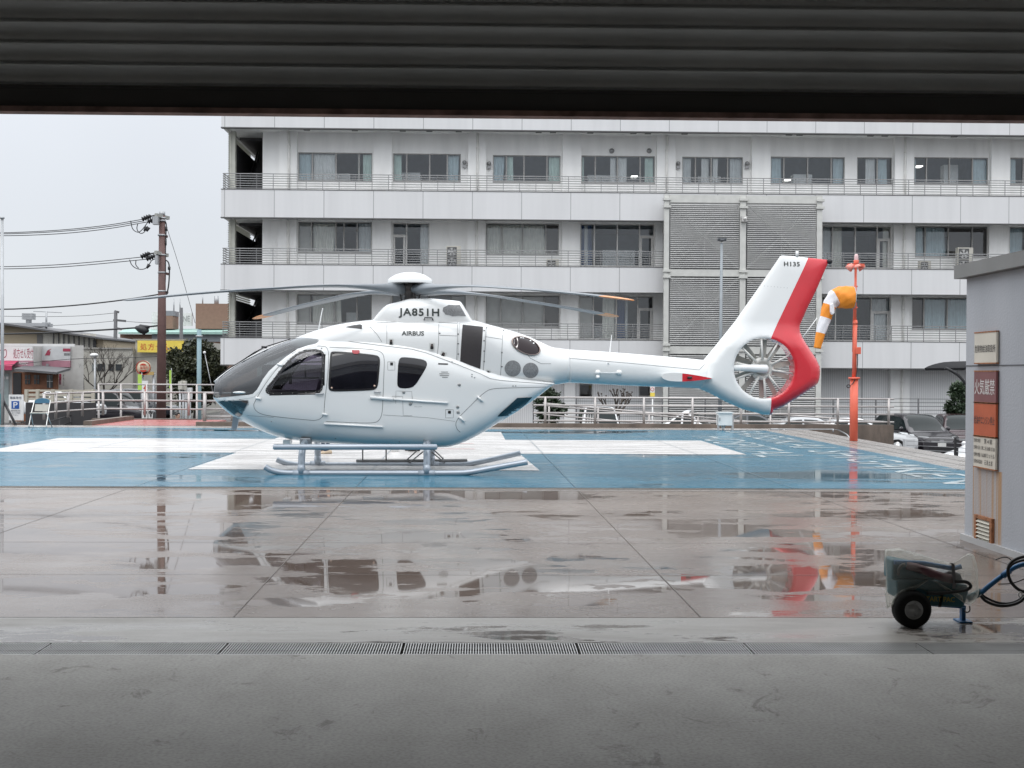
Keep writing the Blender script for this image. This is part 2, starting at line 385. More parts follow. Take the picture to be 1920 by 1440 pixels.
# ---- drain gratings
M_grate = mat('galvanised_grating', (0.48, 0.48, 0.47), 0.42, 0.7, var=0.2)
gx = [G(px, 1216).x for px in (-262, 80, 418, 755, 1084, 1405, 1735, 2060)]
g0 = MB(); W0 = 1.075
k = 66
for i in range(k):
    x = W0 * (i + 0.5) / k; g0.box((x - 0.0027, 0.006, -0.0025), (x + 0.0027, 0.290, 0.0))
for y in (0.004, 0.292): g0.box((0, y - 0.004, -0.035), (W0 - 0.006, y + 0.004, -0.0005))
for y in (0.1, 0.2): g0.box((0, y - 0.003, -0.02), (W0 - 0.006, y + 0.003, -0.008))
gl = ['steel drain grating section furthest to the left, cut by the photo edge', 'second steel drain grating section counting from the left edge', 'steel drain grating section third from the left along the threshold',
      'steel drain grating section just right of the dark centre gap', 'steel drain grating section in front of the red tail fin reflection', 'steel drain grating section just left of the wheeled power cart', 'steel drain grating section below the cart support leg at the right edge']
gm = None
for i in range(7):
    if gm is None:
        o = g0.build('drain_grating', M_grate); gm = o
    else:
        o = gm.copy(); col.objects.link(o)
    o.location = (gx[i] + 0.004, 7.217, -0.001); o.scale = ((gx[i+1] - gx[i] - 0.008) / W0, 1, 1)
    tagset(o, gl[i], 'drain grating', 'drain gratings along the hangar threshold')

slab('channel_infill', -11, gx[0] - 0.004, 7.212, 7.518, -0.27, -0.004, M_strip)
slab('channel_infill', gx[7] + 0.004, DX1, 7.212, 7.518, -0.27, -0.004, M_strip)
# low wooded rise on the horizon
hb = MB(); rh = random.Random(11); top, bot, back = [], [], []
for i in range(121):
    a = math.pi * (-0.08 + 1.16 * i / 120); rr = 620 + 60 * math.sin(i * .31); hh = 6.5 + 3 * math.sin(i * .23) + 2 * math.sin(i * .71 + 1) + rh.uniform(-.5, .5)
    bot.append((rr * math.cos(a), rr * math.sin(a), LOT - 1)); top.append(((rr + 25) * math.cos(a), (rr + 25) * math.sin(a), LOT + hh)); back.append(((rr + 160) * math.cos(a), (rr + 160) * math.sin(a), LOT - 1))
hb.ring_grid([bot, top, back], closed=False); struct(hb.build('hills', mat('far_woods', (0.085, 0.10, 0.09), 0.9, var=.35, vs=.05), fix=False))
# ---- hangar shell (around and above the camera) and shutter
M_hwall = mat('hangar_panel', (0.74, 0.73, 0.70), 0.6)
M_shut = mat('shutter_slat_paint', (0.74, 0.76, 0.77), 0.40, 0.1, var=0.1, vs=1.2)
M_shutbar = mat('shutter_bar_black', (0.08, 0.075, 0.075), 0.5)
M_rust = mat('rusty_edge', (0.30, 0.19, 0.165), 0.6, var=0.4, vs=9)
h = thing('hangar', 'dark hangar shell whose open doorway frames the helipad view', 'hangar', (0, -14, 0))
YS = 7.85
HX0, HX1, HZ = -9.5, 6.2, 6.4
MB().box((HX0 - 0.2, -14, 0), (HX0, YS + 0.3, HZ)).build('side_wall', M_hwall, h)
MB().box((HX1, -14, 0), (HX1 + 0.2, YS + 0.3, HZ)).build('side_wall', M_hwall, h)
MB().box((HX0, -14.2, 0), (HX1, -14, HZ)).build('back_wall', M_hwall, h)
MB().box((HX0 - 0.2, -14.2, HZ + 0.002), (HX1 + 0.2, YS + 0.3, HZ + 0.25)).build('roof', M_hwall, h)
MB().box((HX0, YS + 0.12, 5.3), (HX1, YS + 0.3, HZ)).build('lintel', M_hwall, h)
# tilt of the half lowered shutter follows the photo's lower edge
za = P(0, 211, YS).z; zb = P(1920, 229, YS).z; xa = P(0, 211, YS).x; xb = P(1920, 229, YS).x
def zs(x, dz): return za + (zb - za) * (x - xa) / (xb - xa) + dz
sh = thing('roller_shutter', 'dark grey half raised roller shutter hanging across the hangar doorway', 'roller shutter', (0, YS, 3.2))
pitch = 0.1315; prof = []
nsl = 17
z = 0.168
sl = MB()
rows = []
for i in range(nsl):
    b0 = z + i * pitch
    for f, d in ((0.00, 0.022), (0.02, -0.045), (0.06, -0.045), (0.08, 0.004), (0.10, 0.004), (0.12, -0.045), (0.165, -0.045), (0.185, -0.008), (0.28, -0.020), (0.42, -0.026), (0.56, -0.024), (0.70, -0.014), (0.82, 0.002), (0.92, 0.016), (0.97, 0.024)):
        rows.append((b0 + f * pitch, d))
rings = []
for dz, d in rows:
    rings.append([(x, YS - d, zs(x, dz)) for x in (HX0 + 0.02, HX1 - 0.02)])
sl.ring_grid(rings, closed=False)
sl.build('slat_curtain', M_shut, sh, fix=False)
bb = MB()
for z0, z1, t in ((0.035, 0.166, 0.03), (0.150, 0.168, 0.04)):
    xs = (HX0 + 0.02, HX1 - 0.02)
    vs = [(x, YS + s * t, zs(x, zz)) for x in xs for s in (-1, 1) for zz in (z0, z1)]
    bb.add(vs, [(0,1,3,2),(4,6,7,5),(0,4,5,1),(2,3,7,6),(0,2,6,4),(1,5,7,3)])
bb.build('bottom_bar', M_shutbar, sh)
bb = MB(); t = 0.045
vs = [(x, YS + s * t, zs(x, zz)) for x in (HX0 + 0.02, HX1 - 0.02) for s in (-1, 1) for zz in (0.0, 0.034)]
bb.add(vs, [(0,1,3,2),(4,6,7,5),(0,4,5,1),(2,3,7,6),(0,2,6,4),(1,5,7,3)])
bb.build('bottom_edge', M_rust, sh)
# ================================================================== HOSPITAL BUILDING
def tile_mat(name, c, pitch=0.06, joint=2.45, x_off=0.0, amt=0.16, rows=0.0):
    """narrow upright tiles with wider panel joints"""
    m, n, L, b = _new(name); b.inputs['Roughness'].default_value = 0.42
    t = n.new('ShaderNodeTexCoord'); s = n.new('ShaderNodeSeparateXYZ'); L.new(t.outputs['Object'], s.inputs[0])
    def M(op, a, v=None):
        q = n.new('ShaderNodeMath'); q.operation = op
        for i, z in enumerate((a, v)):
            if z is None: continue
            if isinstance(z, (int, float)): q.inputs[i].default_value = z
            else: L.new(z, q.inputs[i])
        return q.outputs[0]
    xo = M('ADD', s.outputs[0], x_off + 500)
    a = M('LESS_THAN', M('FRACT', M('DIVIDE', xo, pitch)), 0.2)
    j = M('LESS_THAN', M('FRACT', M('DIVIDE', xo, joint)), 0.016)
    k = M('MAXIMUM', M('MULTIPLY', a, amt), M('MULTIPLY', j, 0.55))
    if rows: k = M('MAXIMUM', k, M('MULTIPLY', M('LESS_THAN', M('FRACT', M('DIVIDE', M('ADD', s.outputs[2], 50), rows)), 0.03), 0.3))
    no = n.new('ShaderNodeTexNoise'); no.inputs['Scale'].default_value = 0.5; no.inputs['Detail'].default_value = 6
    mp = n.new('ShaderNodeMapping'); mp.inputs['Scale'].default_value = (3, 1, 0.25); L.new(t.outputs['Object'], mp.inputs[0]); L.new(mp.outputs[0], no.inputs[0])
    r = n.new('ShaderNodeValToRGB'); r.color_ramp.elements[0].position = 0.3; r.color_ramp.elements[1].position = 0.6
    r.color_ramp.elements[0].color = [x * 0.93 for x in c] + [1]; r.color_ramp.elements[1].color = list(c) + [1]
    L.new(no.outputs[0], r.inputs[0])
    mx = n.new('ShaderNodeMixRGB'); mx.inputs[2].default_value = (0.12, 0.12, 0.125, 1)
    L.new(k, mx.inputs[0]); L.new(r.outputs[0], mx.inputs[1]); L.new(mx.outputs[0], b.inputs['Base Color'])
    return m
M_tile = tile_mat('white_tile', (0.72, 0.72, 0.725))
M_hw = mat('hospital_wall', (0.90, 0.895, 0.88), 0.7, var=0.07, vs=0.7, dirt=((0.68, 0.67, 0.65), 0.45), ds=0.9, stretch=(2, 2, 0.35))
M_rib = tile_mat('ribbed_panel', (0.80, 0.80, 0.80), pitch=0.11, joint=5.4, amt=0.32)
M_sof = mat('soffit', (0.80, 0.80, 0.79), 0.8)
M_trim = mat('dark_drip_edge', (0.12, 0.12, 0.12), 0.6)
M_alu = mat('window_aluminium', (0.34, 0.335, 0.325), 0.45, 0.3)
M_alul = mat('pale_aluminium', (0.58, 0.57, 0.55), 0.45, 0.2)
M_rail = mat('balcony_rail', (0.30, 0.30, 0.30), 0.45, 0.5)
M_pane = glass('window_pane', (0.92, 0.95, 0.96), 0.085)
M_room = mat('room_wall', (0.42, 0.48, 0.53), 0.9)
CUR = [mat('mint_curtain', (0.72, 0.88, 0.81), 0.9), mat('cream_curtain', (0.90, 0.88, 0.80), 0.9), mat('pale_blue_curtain', (0.62, 0.74, 0.78), 0.9), mat('brown_blind', (0.13, 0.115, 0.105), 0.8),
       mat('grey_blind', (0.62, 0.60, 0.56), 0.85), mat('white_curtain', (0.93, 0.94, 0.92), 0.9), mat('deep_blue_curtain', (0.05, 0.10, 0.22), 0.9), mat('net_curtain', (0.75, 0.77, 0.77), 0.9)]
M_lampon = emit('lit_ceiling_lamp', (1, 0.98, 0.92), 3.0)
M_pipe = mat('white_downpipe', (0.78, 0.77, 0.74), 0.5)
YF, YW = 62.4, 64.0
hosp = thing('hospital_building', 'long white tiled hospital block with balconies and rows of windows behind the helicopter', 'building', (12, YW, LOT))
HL = PX(414, 500, YF); HR = 62.0
F = [(15.3, 13.72), (10.63, 9.28), (6.93, 5.69), (3.29, 1.98)]
for ft, fb in F:
    mb = MB(); mb.box((HL, YF, fb), (HR, YF + 0.2, ft)); mb.box((HL, YF + 0.201, fb), (HL + 0.2, 78, ft))
    mb.build('parapet', M_tile, hosp)
    MB().box((HL + 0.201, YF + 0.201, fb + 0.08), (HR, 78, min(ft - 0.1, fb + 1.0))).build('floor_slab', M_sof, hosp)
    mb = MB(); mb.box((HL - 0.02, YF - 0.03, fb - 0.05), (HR, YF + 0.25, fb - 0.002)); mb.box((HL - 0.01, YF - 0.015, ft + 0.002), (HR, YF + 0.22, ft + 0.04)); mb.build('drip_edge', M_trim, hosp)
XW0 = PX(492, 400, YW)
LV = {3: (10.5, 13.80), 2: (6.8, 9.36), 1: (3.2, 5.77), 0: (LOT, 2.06)}
# window table: level, px x0, x1, py y0, y1, verticals (fractions), curtains (f0, f1, kind), extras
W = [
 (3, 559, 698, 286, 340, (.19, .51, .82), [(0, .18, 2), (.2, .49, 5), (.8, .83, 0), (.87, 1, 0)], ()),
 (3, 737, 864, 288, 341, (.20, .54, .80), [(0, .12, 0), (.8, .97, 2)], ()),
 (3, 924, 1051, 291, 342, (.20, .46, .80), [(0, .17, 2), (.21, .3, 0), (.83, 1, 0)], ()),
 (3, 1090, 1228, 292, 344, (.19, .49, .80), [(0, .04, 0), (.4, .47, 5), (.5, .62, 5), (.87, .98, 0)], ()),
 (3, 1279, 1393, 294, 344, (.22, .48, .75), [(0, .16, 7), (.33, .45, 5), (.52, .6, 5), (.8, 1, 7)], ()),
 (3, 1445, 1584, 294, 345, (.18, .50, .82), [(0, .15, 2), (.86, 1, 2)], ()),
 (3, 1607, 1673, 295, 346, (.58,), [(.28, .55, 5), (.62, .88, 2)], ()),
 (3, 1714, 1853, 295, 346, (.17, .48, .79), [(0, .05, 2), (.81, 1, 2)], ()),
 (3, 1894, 2034, 296, 347, (.18, .50, .82), [(0, .10, 2), (.6, .8, 0)], ()),
 (2, 559, 697, 416, 474, (.18, .51, .62, .80), [(.2, .5, 1), (0, .17, 4), (.82, 1, 7)], ()),
 (2, 736, 805, 418, 497, (.38,), [(.75, 1, 5)], (('h', .69, 0, .38),)),
 (2, 911, 1048, 419, 478, (.22, .50, .82), [(.02, .5, 1), (.5, .8, 1), (.83, 1, 3)], ()),
 (2, 1088, 1227, 420, 499, (.19, .50, .80), [(.02, .16, 6), (.06, .12, 7)], (('h', .70, .80, 1),)),
 (2, 1542, 1671, 424, 503, (.15, .48, .80), [(0, .13, 7), (.16, .3, 1), (.9, 1, 1)], (('h', .68, .80, 1),)),
 (2, 1716, 1852, 424, 482, (.14, .46, .79), [(0, .12, 2), (.16, .43, 2), (.48, .79, 3), (.8, 1, 3)], ()),
 (2, 1893, 2030, 425, 483, (.22, .55), [(0, .2, 2), (.3, .5, 7)], ()),
 (1, 557, 697, 552, 608, (.18, .50, .80), [(.2, .5, 1), (0, .16, 4), (.5, .58, 1)], ()),
 (1, 735, 873, 553, 609, (.2, .5, .8), [(.8, 1, 4)], ()),
 (1, 911, 1049, 554, 614, (.2, .50, .79), [(.0, .2, 4), (.21, .78, 4), (.8, 1, 3)], ()),
 (1, 1086, 1225, 555, 637, (.19, .50, .79), [(0, .18, 4), (.32, .48, 1), (.52, .62, 6), (.63, .66, 7)], (('h', .70, .79, 1),)),
 (1, 1541, 1670, 557, 640, (.2, .48, .72), [(.72, .98, 7)], (('h', .66, .72, 1),)),
 (1, 1710, 1852, 558, 618, (.16, .47, .8), [(0, .15, 3), (.17, .46, 2), (.5, .78, 2)], ()),
 (1, 1890, 2028, 560, 619, (.2, .5, .8), [(.2, .5, 2)], ()),
 (0, 1086, 1111, 719, 745, (), [], ()),
 (0, 1198, 1220, 719, 743, (), [], ()),
]
rc = random.Random(3)
for lv in (3, 2, 1, 0):
    z0, z1 = LV[lv]; ws = []
    for (l, a, b, c, d, vv, cc, ex) in W:
        if l != lv: continue
        ym = (c + d) / 2
        ws.append((PX(a, ym, YW), PX(b, ym, YW), PZ((a + b) / 2, d, YW), min(PZ((a + b) / 2, c, YW), z1 - 0.05), vv, cc, ex))
    ws.sort()
    wall = MB(); x = XW0 if lv else PX(950, 700, YW)
    if lv == 0: x = XW0
    for (a, b, c, d, vv, cc, ex) in ws:
        wall.box((x, YW, z0), (a, YW + 0.22, z1))
        if c > z0 + 0.15: wall.box((a, YW, z0), (b, YW + 0.22, c))
        wall.box((a, YW, d), (b, YW + 0.22, z1)); x = b
    wall.box((x, YW, z0), (HR, YW + 0.22, z1))
    wall.build('outer_wall', M_hw if lv else M_rib, hosp)
    for (a, b, c, d, vv, cc, ex) in ws:
        fr = MB(); t = 0.045; ya, yb = YW + 0.05, YW + 0.13
        fr.box((a, ya - 0.07, c - 0.03), (b, yb, c + t)); fr.box((a, ya, d - t), (b, yb, d)); fr.box((a, ya, c + t), (a + t, yb, d - t)); fr.box((b - t, ya, c + t), (b, yb, d - t))
        for v in vv:
            xm = a + (b - a) * v; fr.box((xm - 0.035, ya - 0.01, c + t), (xm + 0.035, yb - 0.01, d - t))
        for q in ex:
            xa_, xb_ = a + (b - a) * q[2], a + (b - a) * q[3]; zm = c + (d - c) * q[1]
            fr.box((xa_, ya - 0.016, zm - 0.07), (xb_, yb - 0.016, zm + 0.07)); fr.box((xa_ + 0.03, ya - 0.014, c + t), (xa_ + 0.13, yb - 0.02, zm - 0.07)); fr.box((xb_ - 0.17, ya - 0.014, c + t), (xb_ - 0.06, yb - 0.02, zm - 0.07))
        wf = fr.build('window', M_alu if not ex else M_alul, hosp)
        MB().quad((a + 0.01, YW + 0.10, c), (b - 0.01, YW + 0.10, c), (b - 0.01, YW + 0.10, d), (a + 0.01, YW + 0.10, d)).build('pane', M_pane, wf, fix=False)
        for (f0, f1, kc) in cc:
            xa_, xb_ = a + (b - a) * f0, a + (b - a) * f1; cu = MB(); n = max(6, int((xb_ - xa_) / 0.045)); rings = []
            blind = kc in (3, 4); sway = 0 if blind else rc.uniform(-0.10, 0.16) * (xb_ - xa_)
            if not blind: n = int(n * 1.0)
            for zi in range(5):
                f = zi / 4; zz = d - 0.06 - (d - c - 0.10) * f; row = []
                for i in range(n + 1):
                    u = i / n; amp = 0 if blind else (0.035 + 0.02 * f)
                    row.append((xa_ + (xb_ - xa_) * u + sway * f * f * (u - 0.0), YW + 0.26 + amp * math.sin(u * (xb_ - xa_) * 38 + 1.3 * math.sin(u * 9)), zz))
                rings.append(row)
            cu.ring_grid(rings, closed=False, sm=not blind); cu.build('curtain' if not blind else 'blind', CUR[kc], wf, fix=False)
    # room behind each stretch of windows
    rm = MB(); yb = 69.5
    rm.quad((XW0, yb, z0), (HR, yb, z0), (HR, yb, z1), (XW0, yb, z1))
    rm.quad((XW0, YW + 0.23, z0 + 0.12), (HR, YW + 0.23, z0 + 0.12), (HR, yb, z0 + 0.12), (XW0, yb, z0 + 0.12))
    for px in (500, 717, 894, 1071, 1249, 1428, 1695, 1876, 2050):
        xx = PX(px, 400, YW); rm.box((xx - 0.08, YW + 0.23, z0), (xx + 0.08, yb - 0.01, z1))
    rm.build('room_interior', M_room, hosp, fix=False)
# furniture glimpsed through the glass: beds, cartons, lamps
for px, py, wd, ht, lv in ((640, 338, .9, .35, 3), (770, 338, 1.0, .4, 3), (1125, 341, 1.3, .35, 3), (1330, 341, 1.2, .3, 3), (1505, 343, 1.0, .45, 3), (1783, 343, .75, 0.95, 3), (1160, 496, 1.7, .75, 2), (1130, 634, 1.0, .6, 1), (660, 604, .6, .5, 1)):
    p = P(px, py, YW + 1.2); MB().box((p.x - wd/2, p.y, LV[lv][0] + 0.12), (p.x + wd/2, p.y + 0.5, p.z + ht)).build('ward_furniture', CUR[5], hosp)
for px, py in ((1190, 331), (1392, 336), (1477, 338), (1037, 322), (1725, 312), (782, 548), (822, 552), (1000, 540)):
    p = P(px, py, YW + 1.8); MB().box((p.x - 0.16, p.y, p.z), (p.x + 0.16, p.y + 0.5, p.z + 0.05)).build('ceiling_lamp', M_lampon, hosp)
# pilasters and downpipes
for lv, ls in ((3, ((523, 556), (700, 734), (877, 911), (1054, 1089), (1231, 1266), (1409, 1444), (1677, 1713), (1858, 1893))),
               (2, ((521, 556), (699, 733), (876, 909), (1054, 1087), (1229, 1243), (1676, 1711), (1855, 1890))),
               (1, ((521, 555), (698, 732), (875, 909), (1052, 1085), (1672, 1707), (1853, 1888))),
               (0, ((1060, 1080), (1228, 1244), (1672, 1708)))):
    z0, z1 = LV[lv]
    for a, b in ls:
        yy = 440
        MB().box((PX(a, yy, YW - 0.3), YW - 0.3, z0), (PX(b, yy, YW - 0.3), YW - 0.002, z1)).build('pilaster', M_hw, hosp)
    for px in (541, 895, 1250, 1697):
        if lv < 3 and px == 1250: continue
        if lv == 0 and px < 1600: continue
        dp = MB(); xx = PX(px - (3 - lv) * 0.8, 400, YW - 0.4); dp.tube([(xx, YW - 0.37, z0), (xx, YW - 0.37, z1)], 0.06, 8)
        for zz in (z0 + 0.9, z1 - 0.8): dp.tube([(xx, YW - 0.37, zz), (xx, YW - 0.37, zz + 0.05)], 0.085, 8)
        dp.build('downpipe', M_pipe, hosp)
# balcony railings
for ft, fb in F[1:]:
    rl = MB()
    for i in range(7):
        z = ft + 0.10 + i * 0.118; r = 0.017 if i < 6 else 0.021
        rl.beam((HL + 0.06, YF + 0.1, z), (HR, YF + 0.1, z), r * 2, r * 2); rl.beam((HL + 0.1, YF + 0.12, z), (HL + 0.1, 71, z), r * 2, r * 2)
    x = HL + 0.1; k = 0
    while x < HR:
        rl.beam((x, YF + 0.13, ft + 0.04), (x, YF + 0.13, ft + 0.82), 0.028, 0.028); x += 0.815; k += 1
    for y in range(64, 71): rl.beam((HL + 0.13, y, ft + 0.04), (HL + 0.13, y, ft + 0.82), 0.03, 0.03)
    rl.build('railing', M_rail, hosp)
# escape stair bay at the left end
M_stair = mat('stair_steel', (0.075, 0.072, 0.075), 0.6)
M_cream = mat('cream_column', (0.56, 0.56, 0.50), 0.6)
xs0, xs1 = PX(441, 400, YW), XW0
for lv in (3, 2, 1):
    z0, z1 = LV[lv]
    st = MB(); st.box((xs0 - 0.1, 70.2, z0), (xs1, 70.4, z1)); st.box((xs1 - 0.06, YW + 0.24, z0), (xs1 - 0.002, 70.19, z1)); st.box((xs0 - 0.1, 65.6, z1 - 0.15), (xs1 - 0.07, 70.1, z1 - 0.01))
    nst = 12
    for i in range(nst):
        f = i / nst; zz = z0 + 0.2 + f * (z1 - z0 - 0.4)
        st.box((xs0 + 0.30, 66.0 + f * 3.6, zz), (xs1 - 0.45, 66.5 + f * 3.6, zz + 0.22))
    for xx in (xs0 + 0.25, xs1 - 0.42): st.beam((xx, 65.9, z0 + 0.9), (xx, 69.6, z1 + 0.3), 0.05, 0.07); st.beam((xx, 65.9, z0 + 0.25), (xx, 69.6, z1 - 0.3), 0.05, 0.3)
    for i in range(9):
        f = i / 8; st.beam((xs1 - 0.42, 65.9 + 3.6 * f, z0 + 0.4 + f * (z1 - z0 - .5)), (xs1 - 0.42, 65.9 + 3.6 * f, z0 + 1.0 + f * (z1 - z0 - .5)), 0.03, 0.03)
    st.box((xs0 - 0.14, YW + 0.6, z0), (xs0 - 0.08, 70.19, z1 - 0.5))
    st.build('escape_stair', M_stair, hosp)
    MB().box((PX(433, 400, YW), YW - 0.05, z0), (xs0, YW + 0.3, z1)).build('corner_column', M_cream, hosp)
    lv_ = MB(); k = int((z1 - z0) / 0.115)
    for i in range(k):
        zz = z0 + 0.115 * (i + 0.5)
        lv_.add([(PX(427.5, 400, YW), 63.9, zz - 0.03), (PX(427.5, 400, YW), 70, zz - 0.03), (PX(427.5, 400, YW) + 0.09, 70, zz + 0.035), (PX(427.5, 400, YW) + 0.09, 63.9, zz + 0.035)], [(0, 1, 2, 3)])
    lv_.beam((PX(427.5, 400, YW) + 0.12, 63.95, z0), (PX(427.5, 400, YW) + 0.12, 63.95, z1), 0.07, 0.07)
    lv_.build('side_louvre', M_cream, hosp, fix=False)
# vent hoods and small wall lamps on the top storey
for px, py in ((1147, 283), (1217, 283)):
    p = P(px, py, YW); MB().lathe((p.x, YW - 0.001, p.z), (0, -1, 0), [(0, 0.13), (0.05, 0.13), (0.10, 0.10), (0.12, 0.0)], 16).build('vent_hood', mat('vent_steel', (0.30, 0.30, 0.30), 0.35, 0.8), hosp)
for px, py in ((871, 309), (917, 311), (1271, 311), (1400, 311)):
    p = P(px, py, YW); q = MB(); q.box((p.x - 0.09, YW - 0.13, p.z - 0.16), (p.x + 0.09, YW - 0.001, p.z + 0.1)); q.sphere((p.x, YW - 0.14, p.z + 0.10), 0.11, 12, 8); q.build('vent_hood', mat('vent_steel', (0.3, 0.3, 0.3), 0.35, 0.8), hosp)
# soffit vents
for px in (575, 665, 755, 805, 860, 1010, 1037, 1107, 1188, 1215, 1284, 1480, 1500, 1633, 1660, 1790): 
    p = P(px, 247, 63.2); MB().box((p.x - 0.15, 63.1, 13.755), (p.x + 0.15, 63.35, 13.80)).build('soffit_vent', M_trim, hosp)
# ---- outdoor units standing on the balconies
M_ac = mat('ac_casing', (0.55, 0.53, 0.47), 0.5); M_acg = mat('ac_grille', (0.10, 0.10, 0.10), 0.5); M_acf = mat('ac_fan', (0.5, 0.5, 0.49), 0.5)
def outdoor_unit(x0, x1, ytop, zb, nf, label):
    a = PX(x0, ytop, 63.0); b = PX(x1, ytop, 63.0); zt = PZ((x0 + x1) / 2, ytop, 63.0)
    t = thing('air_conditioner', label, 'air conditioner', ((a + b) / 2, 63.1, zb), 'outdoor units on the balconies')
    MB().box((a, 63.0, zb + 0.06), (b, 63.34, zt)).build('casing', M_ac, t, bevel=0.015)
    f = MB()
    for xx in (a + 0.08, b - 0.14): f.box((xx, 63.02, zb), (xx + 0.06, 63.32, zb + 0.058))
    f.build('foot', M_acg, t)
    hh = (zt - zb - 0.12) / nf; xc0, xc1 = a + 0.04, a + (b - a) * 0.72
    for i in range(nf):
        z0 = zb + 0.09 + hh * i; g = MB(); g.box((xc0, 62.985, z0), (xc1, 62.999, z0 + hh - 0.03)); g.build('fan_grille', M_acg, t)
        r = min(xc1 - xc0, hh) * 0.42; c = ((xc0 + xc1) / 2, 62.98, z0 + hh / 2 - 0.015)
        fa = MB(); fa.lathe(c, (0, -1, 0), [(0, r * 0.28), (0.02, r * 0.28), (0.03, 0)], 14)
        for k in range(5):
            w0 = 2 * math.pi * k / 5
            fa.add([(c[0] + math.cos(w0 + dq) * rr, c[1] - dy, c[2] + math.sin(w0 + dq) * rr) for rr, dq, dy in ((r*.25, 0, .002), (r, .1, .004), (r, .75, .009), (r*.25, .6, .006))], [(0, 1, 2, 3)])
        fa.tube([(c[0] + r*math.cos(q*math.pi/10), c[1]-0.006, c[2] + r*math.sin(q*math.pi/10)) for q in range(21)], 0.006, 5); fa.build('fan', M_acf, t)
    return t
outdoor_unit(837, 864, 461, 6.86, 2, 'tall two-fan outdoor unit on the middle balcony beside a glass door')
outdoor_unit(1025, 1048, 486, 6.86, 1, 'low outdoor unit under the blind-covered middle storey window')
outdoor_unit(1725, 1746, 489, 6.86, 1, 'small outdoor unit beneath the middle storey window with brown blinds')
outdoor_unit(1796, 1825, 464, 6.86, 2, 'tall two-fan outdoor unit in front of the brown blinds on the right')
# ---- louvred screen tower
M_lv = mat('louvre_slat', (0.52, 0.52, 0.51), 0.5, 0.2); M_post = mat('screen_steel', (0.58, 0.58, 0.55), 0.5)
YT = 61.4
scr = thing('louvre_screen', 'tall grey louvred steel screen of two bays fixed in front of the hospital facade', 'louvre screen', (PX(1392, 600, YT), YT, LOT))
pxs = ((1245, 1254), (1387, 1398), (1531, 1541))
zt = PZ(1392, 366, YT)
for a, b in pxs:
    q = MB(); q.box((PX(a, 500, YT - 0.1), YT - 0.12, LOT), (PX(b, 500, YT - 0.1), YT + 0.12, zt))
    for yy in (375, 389, 509, 520, 647, 657):
        zz = PZ(1392, yy, YT); q.box((PX(a, 500, YT) - 0.06, YT - 0.2, zz - 0.06), (PX(b, 500, YT) + 0.06, YT + 0.2, zz + 0.06))
    q.build('post', M_post, scr)
for ya, yb in ((367, 381), (506, 519), (650, 664)):
    for a, b in ((1254, 1387), (1398, 1531)):
        MB().box((PX(a, 500, YT), YT - 0.08, PZ(1392, yb, YT)), (PX(b, 500, YT), YT + 0.05, PZ(1392, ya, YT))).build('beam', M_post, scr)
for ya, yb in ((383, 504), (521, 648), (666, 812)):
    z1 = PZ(1392, ya, YT); z0 = PZ(1392, yb, YT)
    for a, b in ((1256, 1385), (1400, 1529)):
        q = MB(); x0, x1 = PX(a, 500, YT), PX(b, 500, YT); k = int((z1 - z0) / 0.094)
        for i in range(k):
            zz = z0 + (i + 0.5) * (z1 - z0) / k
            q.add([(x0, YT - 0.11, zz - 0.020), (x1, YT - 0.11, zz - 0.020), (x1, YT - 0.07, zz + 0.018), (x0, YT - 0.07, zz + 0.018)], [(0, 1, 2, 3)])
        q.build('louvre_panel', M_lv, scr, fix=False)
        br = MB(); br.beam((x0, YT + 0.02, z1), (x1, YT + 0.02, z0), 0.09, 0.09); br.beam((x0, YT + 0.14, z0), (x1, YT + 0.14, z1), 0.09, 0.09)
        xm = (x0 + x1) / 2; br.beam((xm, YT - 0.03, z0), (xm, YT - 0.03, z1), 0.05, 0.05)
        br.build('cross_brace', mat('brace_steel', (0.36, 0.36, 0.355), 0.5), scr)
MB().box((PX(1250, 500, YT) , YT + 0.55, LOT), (PX(1536, 500, YT), YT + 0.60, zt - 0.1)).build('dark_gap_panel', mat('gap_shade_grey', (0.29, 0.29, 0.29), 0.8), scr)  # added panel whose grey stands in for the shade behind the slats
p = P(1393, 412, YT); q = MB(); q.box((p.x - 0.13, YT - 0.4, p.z - 0.13), (p.x + 0.13, YT - 0.14, p.z + 0.13)); q.sphere((p.x + 0.02, YT - 0.42, p.z), 0.09, 10, 8); q.build('floodlight', M_alul, scr)
# ================================================================== HELICOPTER
Y0 = 20.8
M_hel = mat('helicopter_white', (0.73, 0.745, 0.745), 0.22, var=0.025, vs=1.3, coat=0.3)
M_red = mat('helicopter_red', (0.60, 0.022, 0.035), 0.25, var=0.06, coat=0.5)
M_seam = mat('panel_seam', (0.10, 0.105, 0.11), 0.6)
M_blk = mat('black_trim', (0.012, 0.012, 0.014), 0.35)
M_tint = mat('tinted_window', (0.010, 0.010, 0.014), 0.04, spec=0.6, var=0.3)
M_shield = glass('windshield_glass', (0.42, 0.45, 0.46), 0.075)
M_side = glass('door_glass', (0.42, 0.39, 0.46), 0.05)
M_skid = mat('skid_grey', (0.38, 0.42, 0.47), 0.33, 0.35, var=0.06)
M_blade = mat('rotor_grey', (0.17, 0.19, 0.21), 0.4, var=0.12, vs=2.0)
M_org = mat('blade_orange', (0.62, 0.27, 0.10), 0.45)
M_mesh = mat('grey_mesh', (0.21, 0.215, 0.22), 0.7, var=0.3, vs=60)
M_int = mat('cabin_lining', (0.055, 0.05, 0.058), 0.8)
M_seat = mat('seat_cloth', (0.16, 0.145, 0.17), 0.9)
M_exh = mat('exhaust_metal', (0.30, 0.24, 0.22), 0.25, 0.9, var=0.3, vs=5)
M_soot = mat('exhaust_inside', (0.02, 0.013, 0.015), 0.3, 0.5)
M_greeni = mat('registration_dark', (0.02, 0.028, 0.026), 0.5)
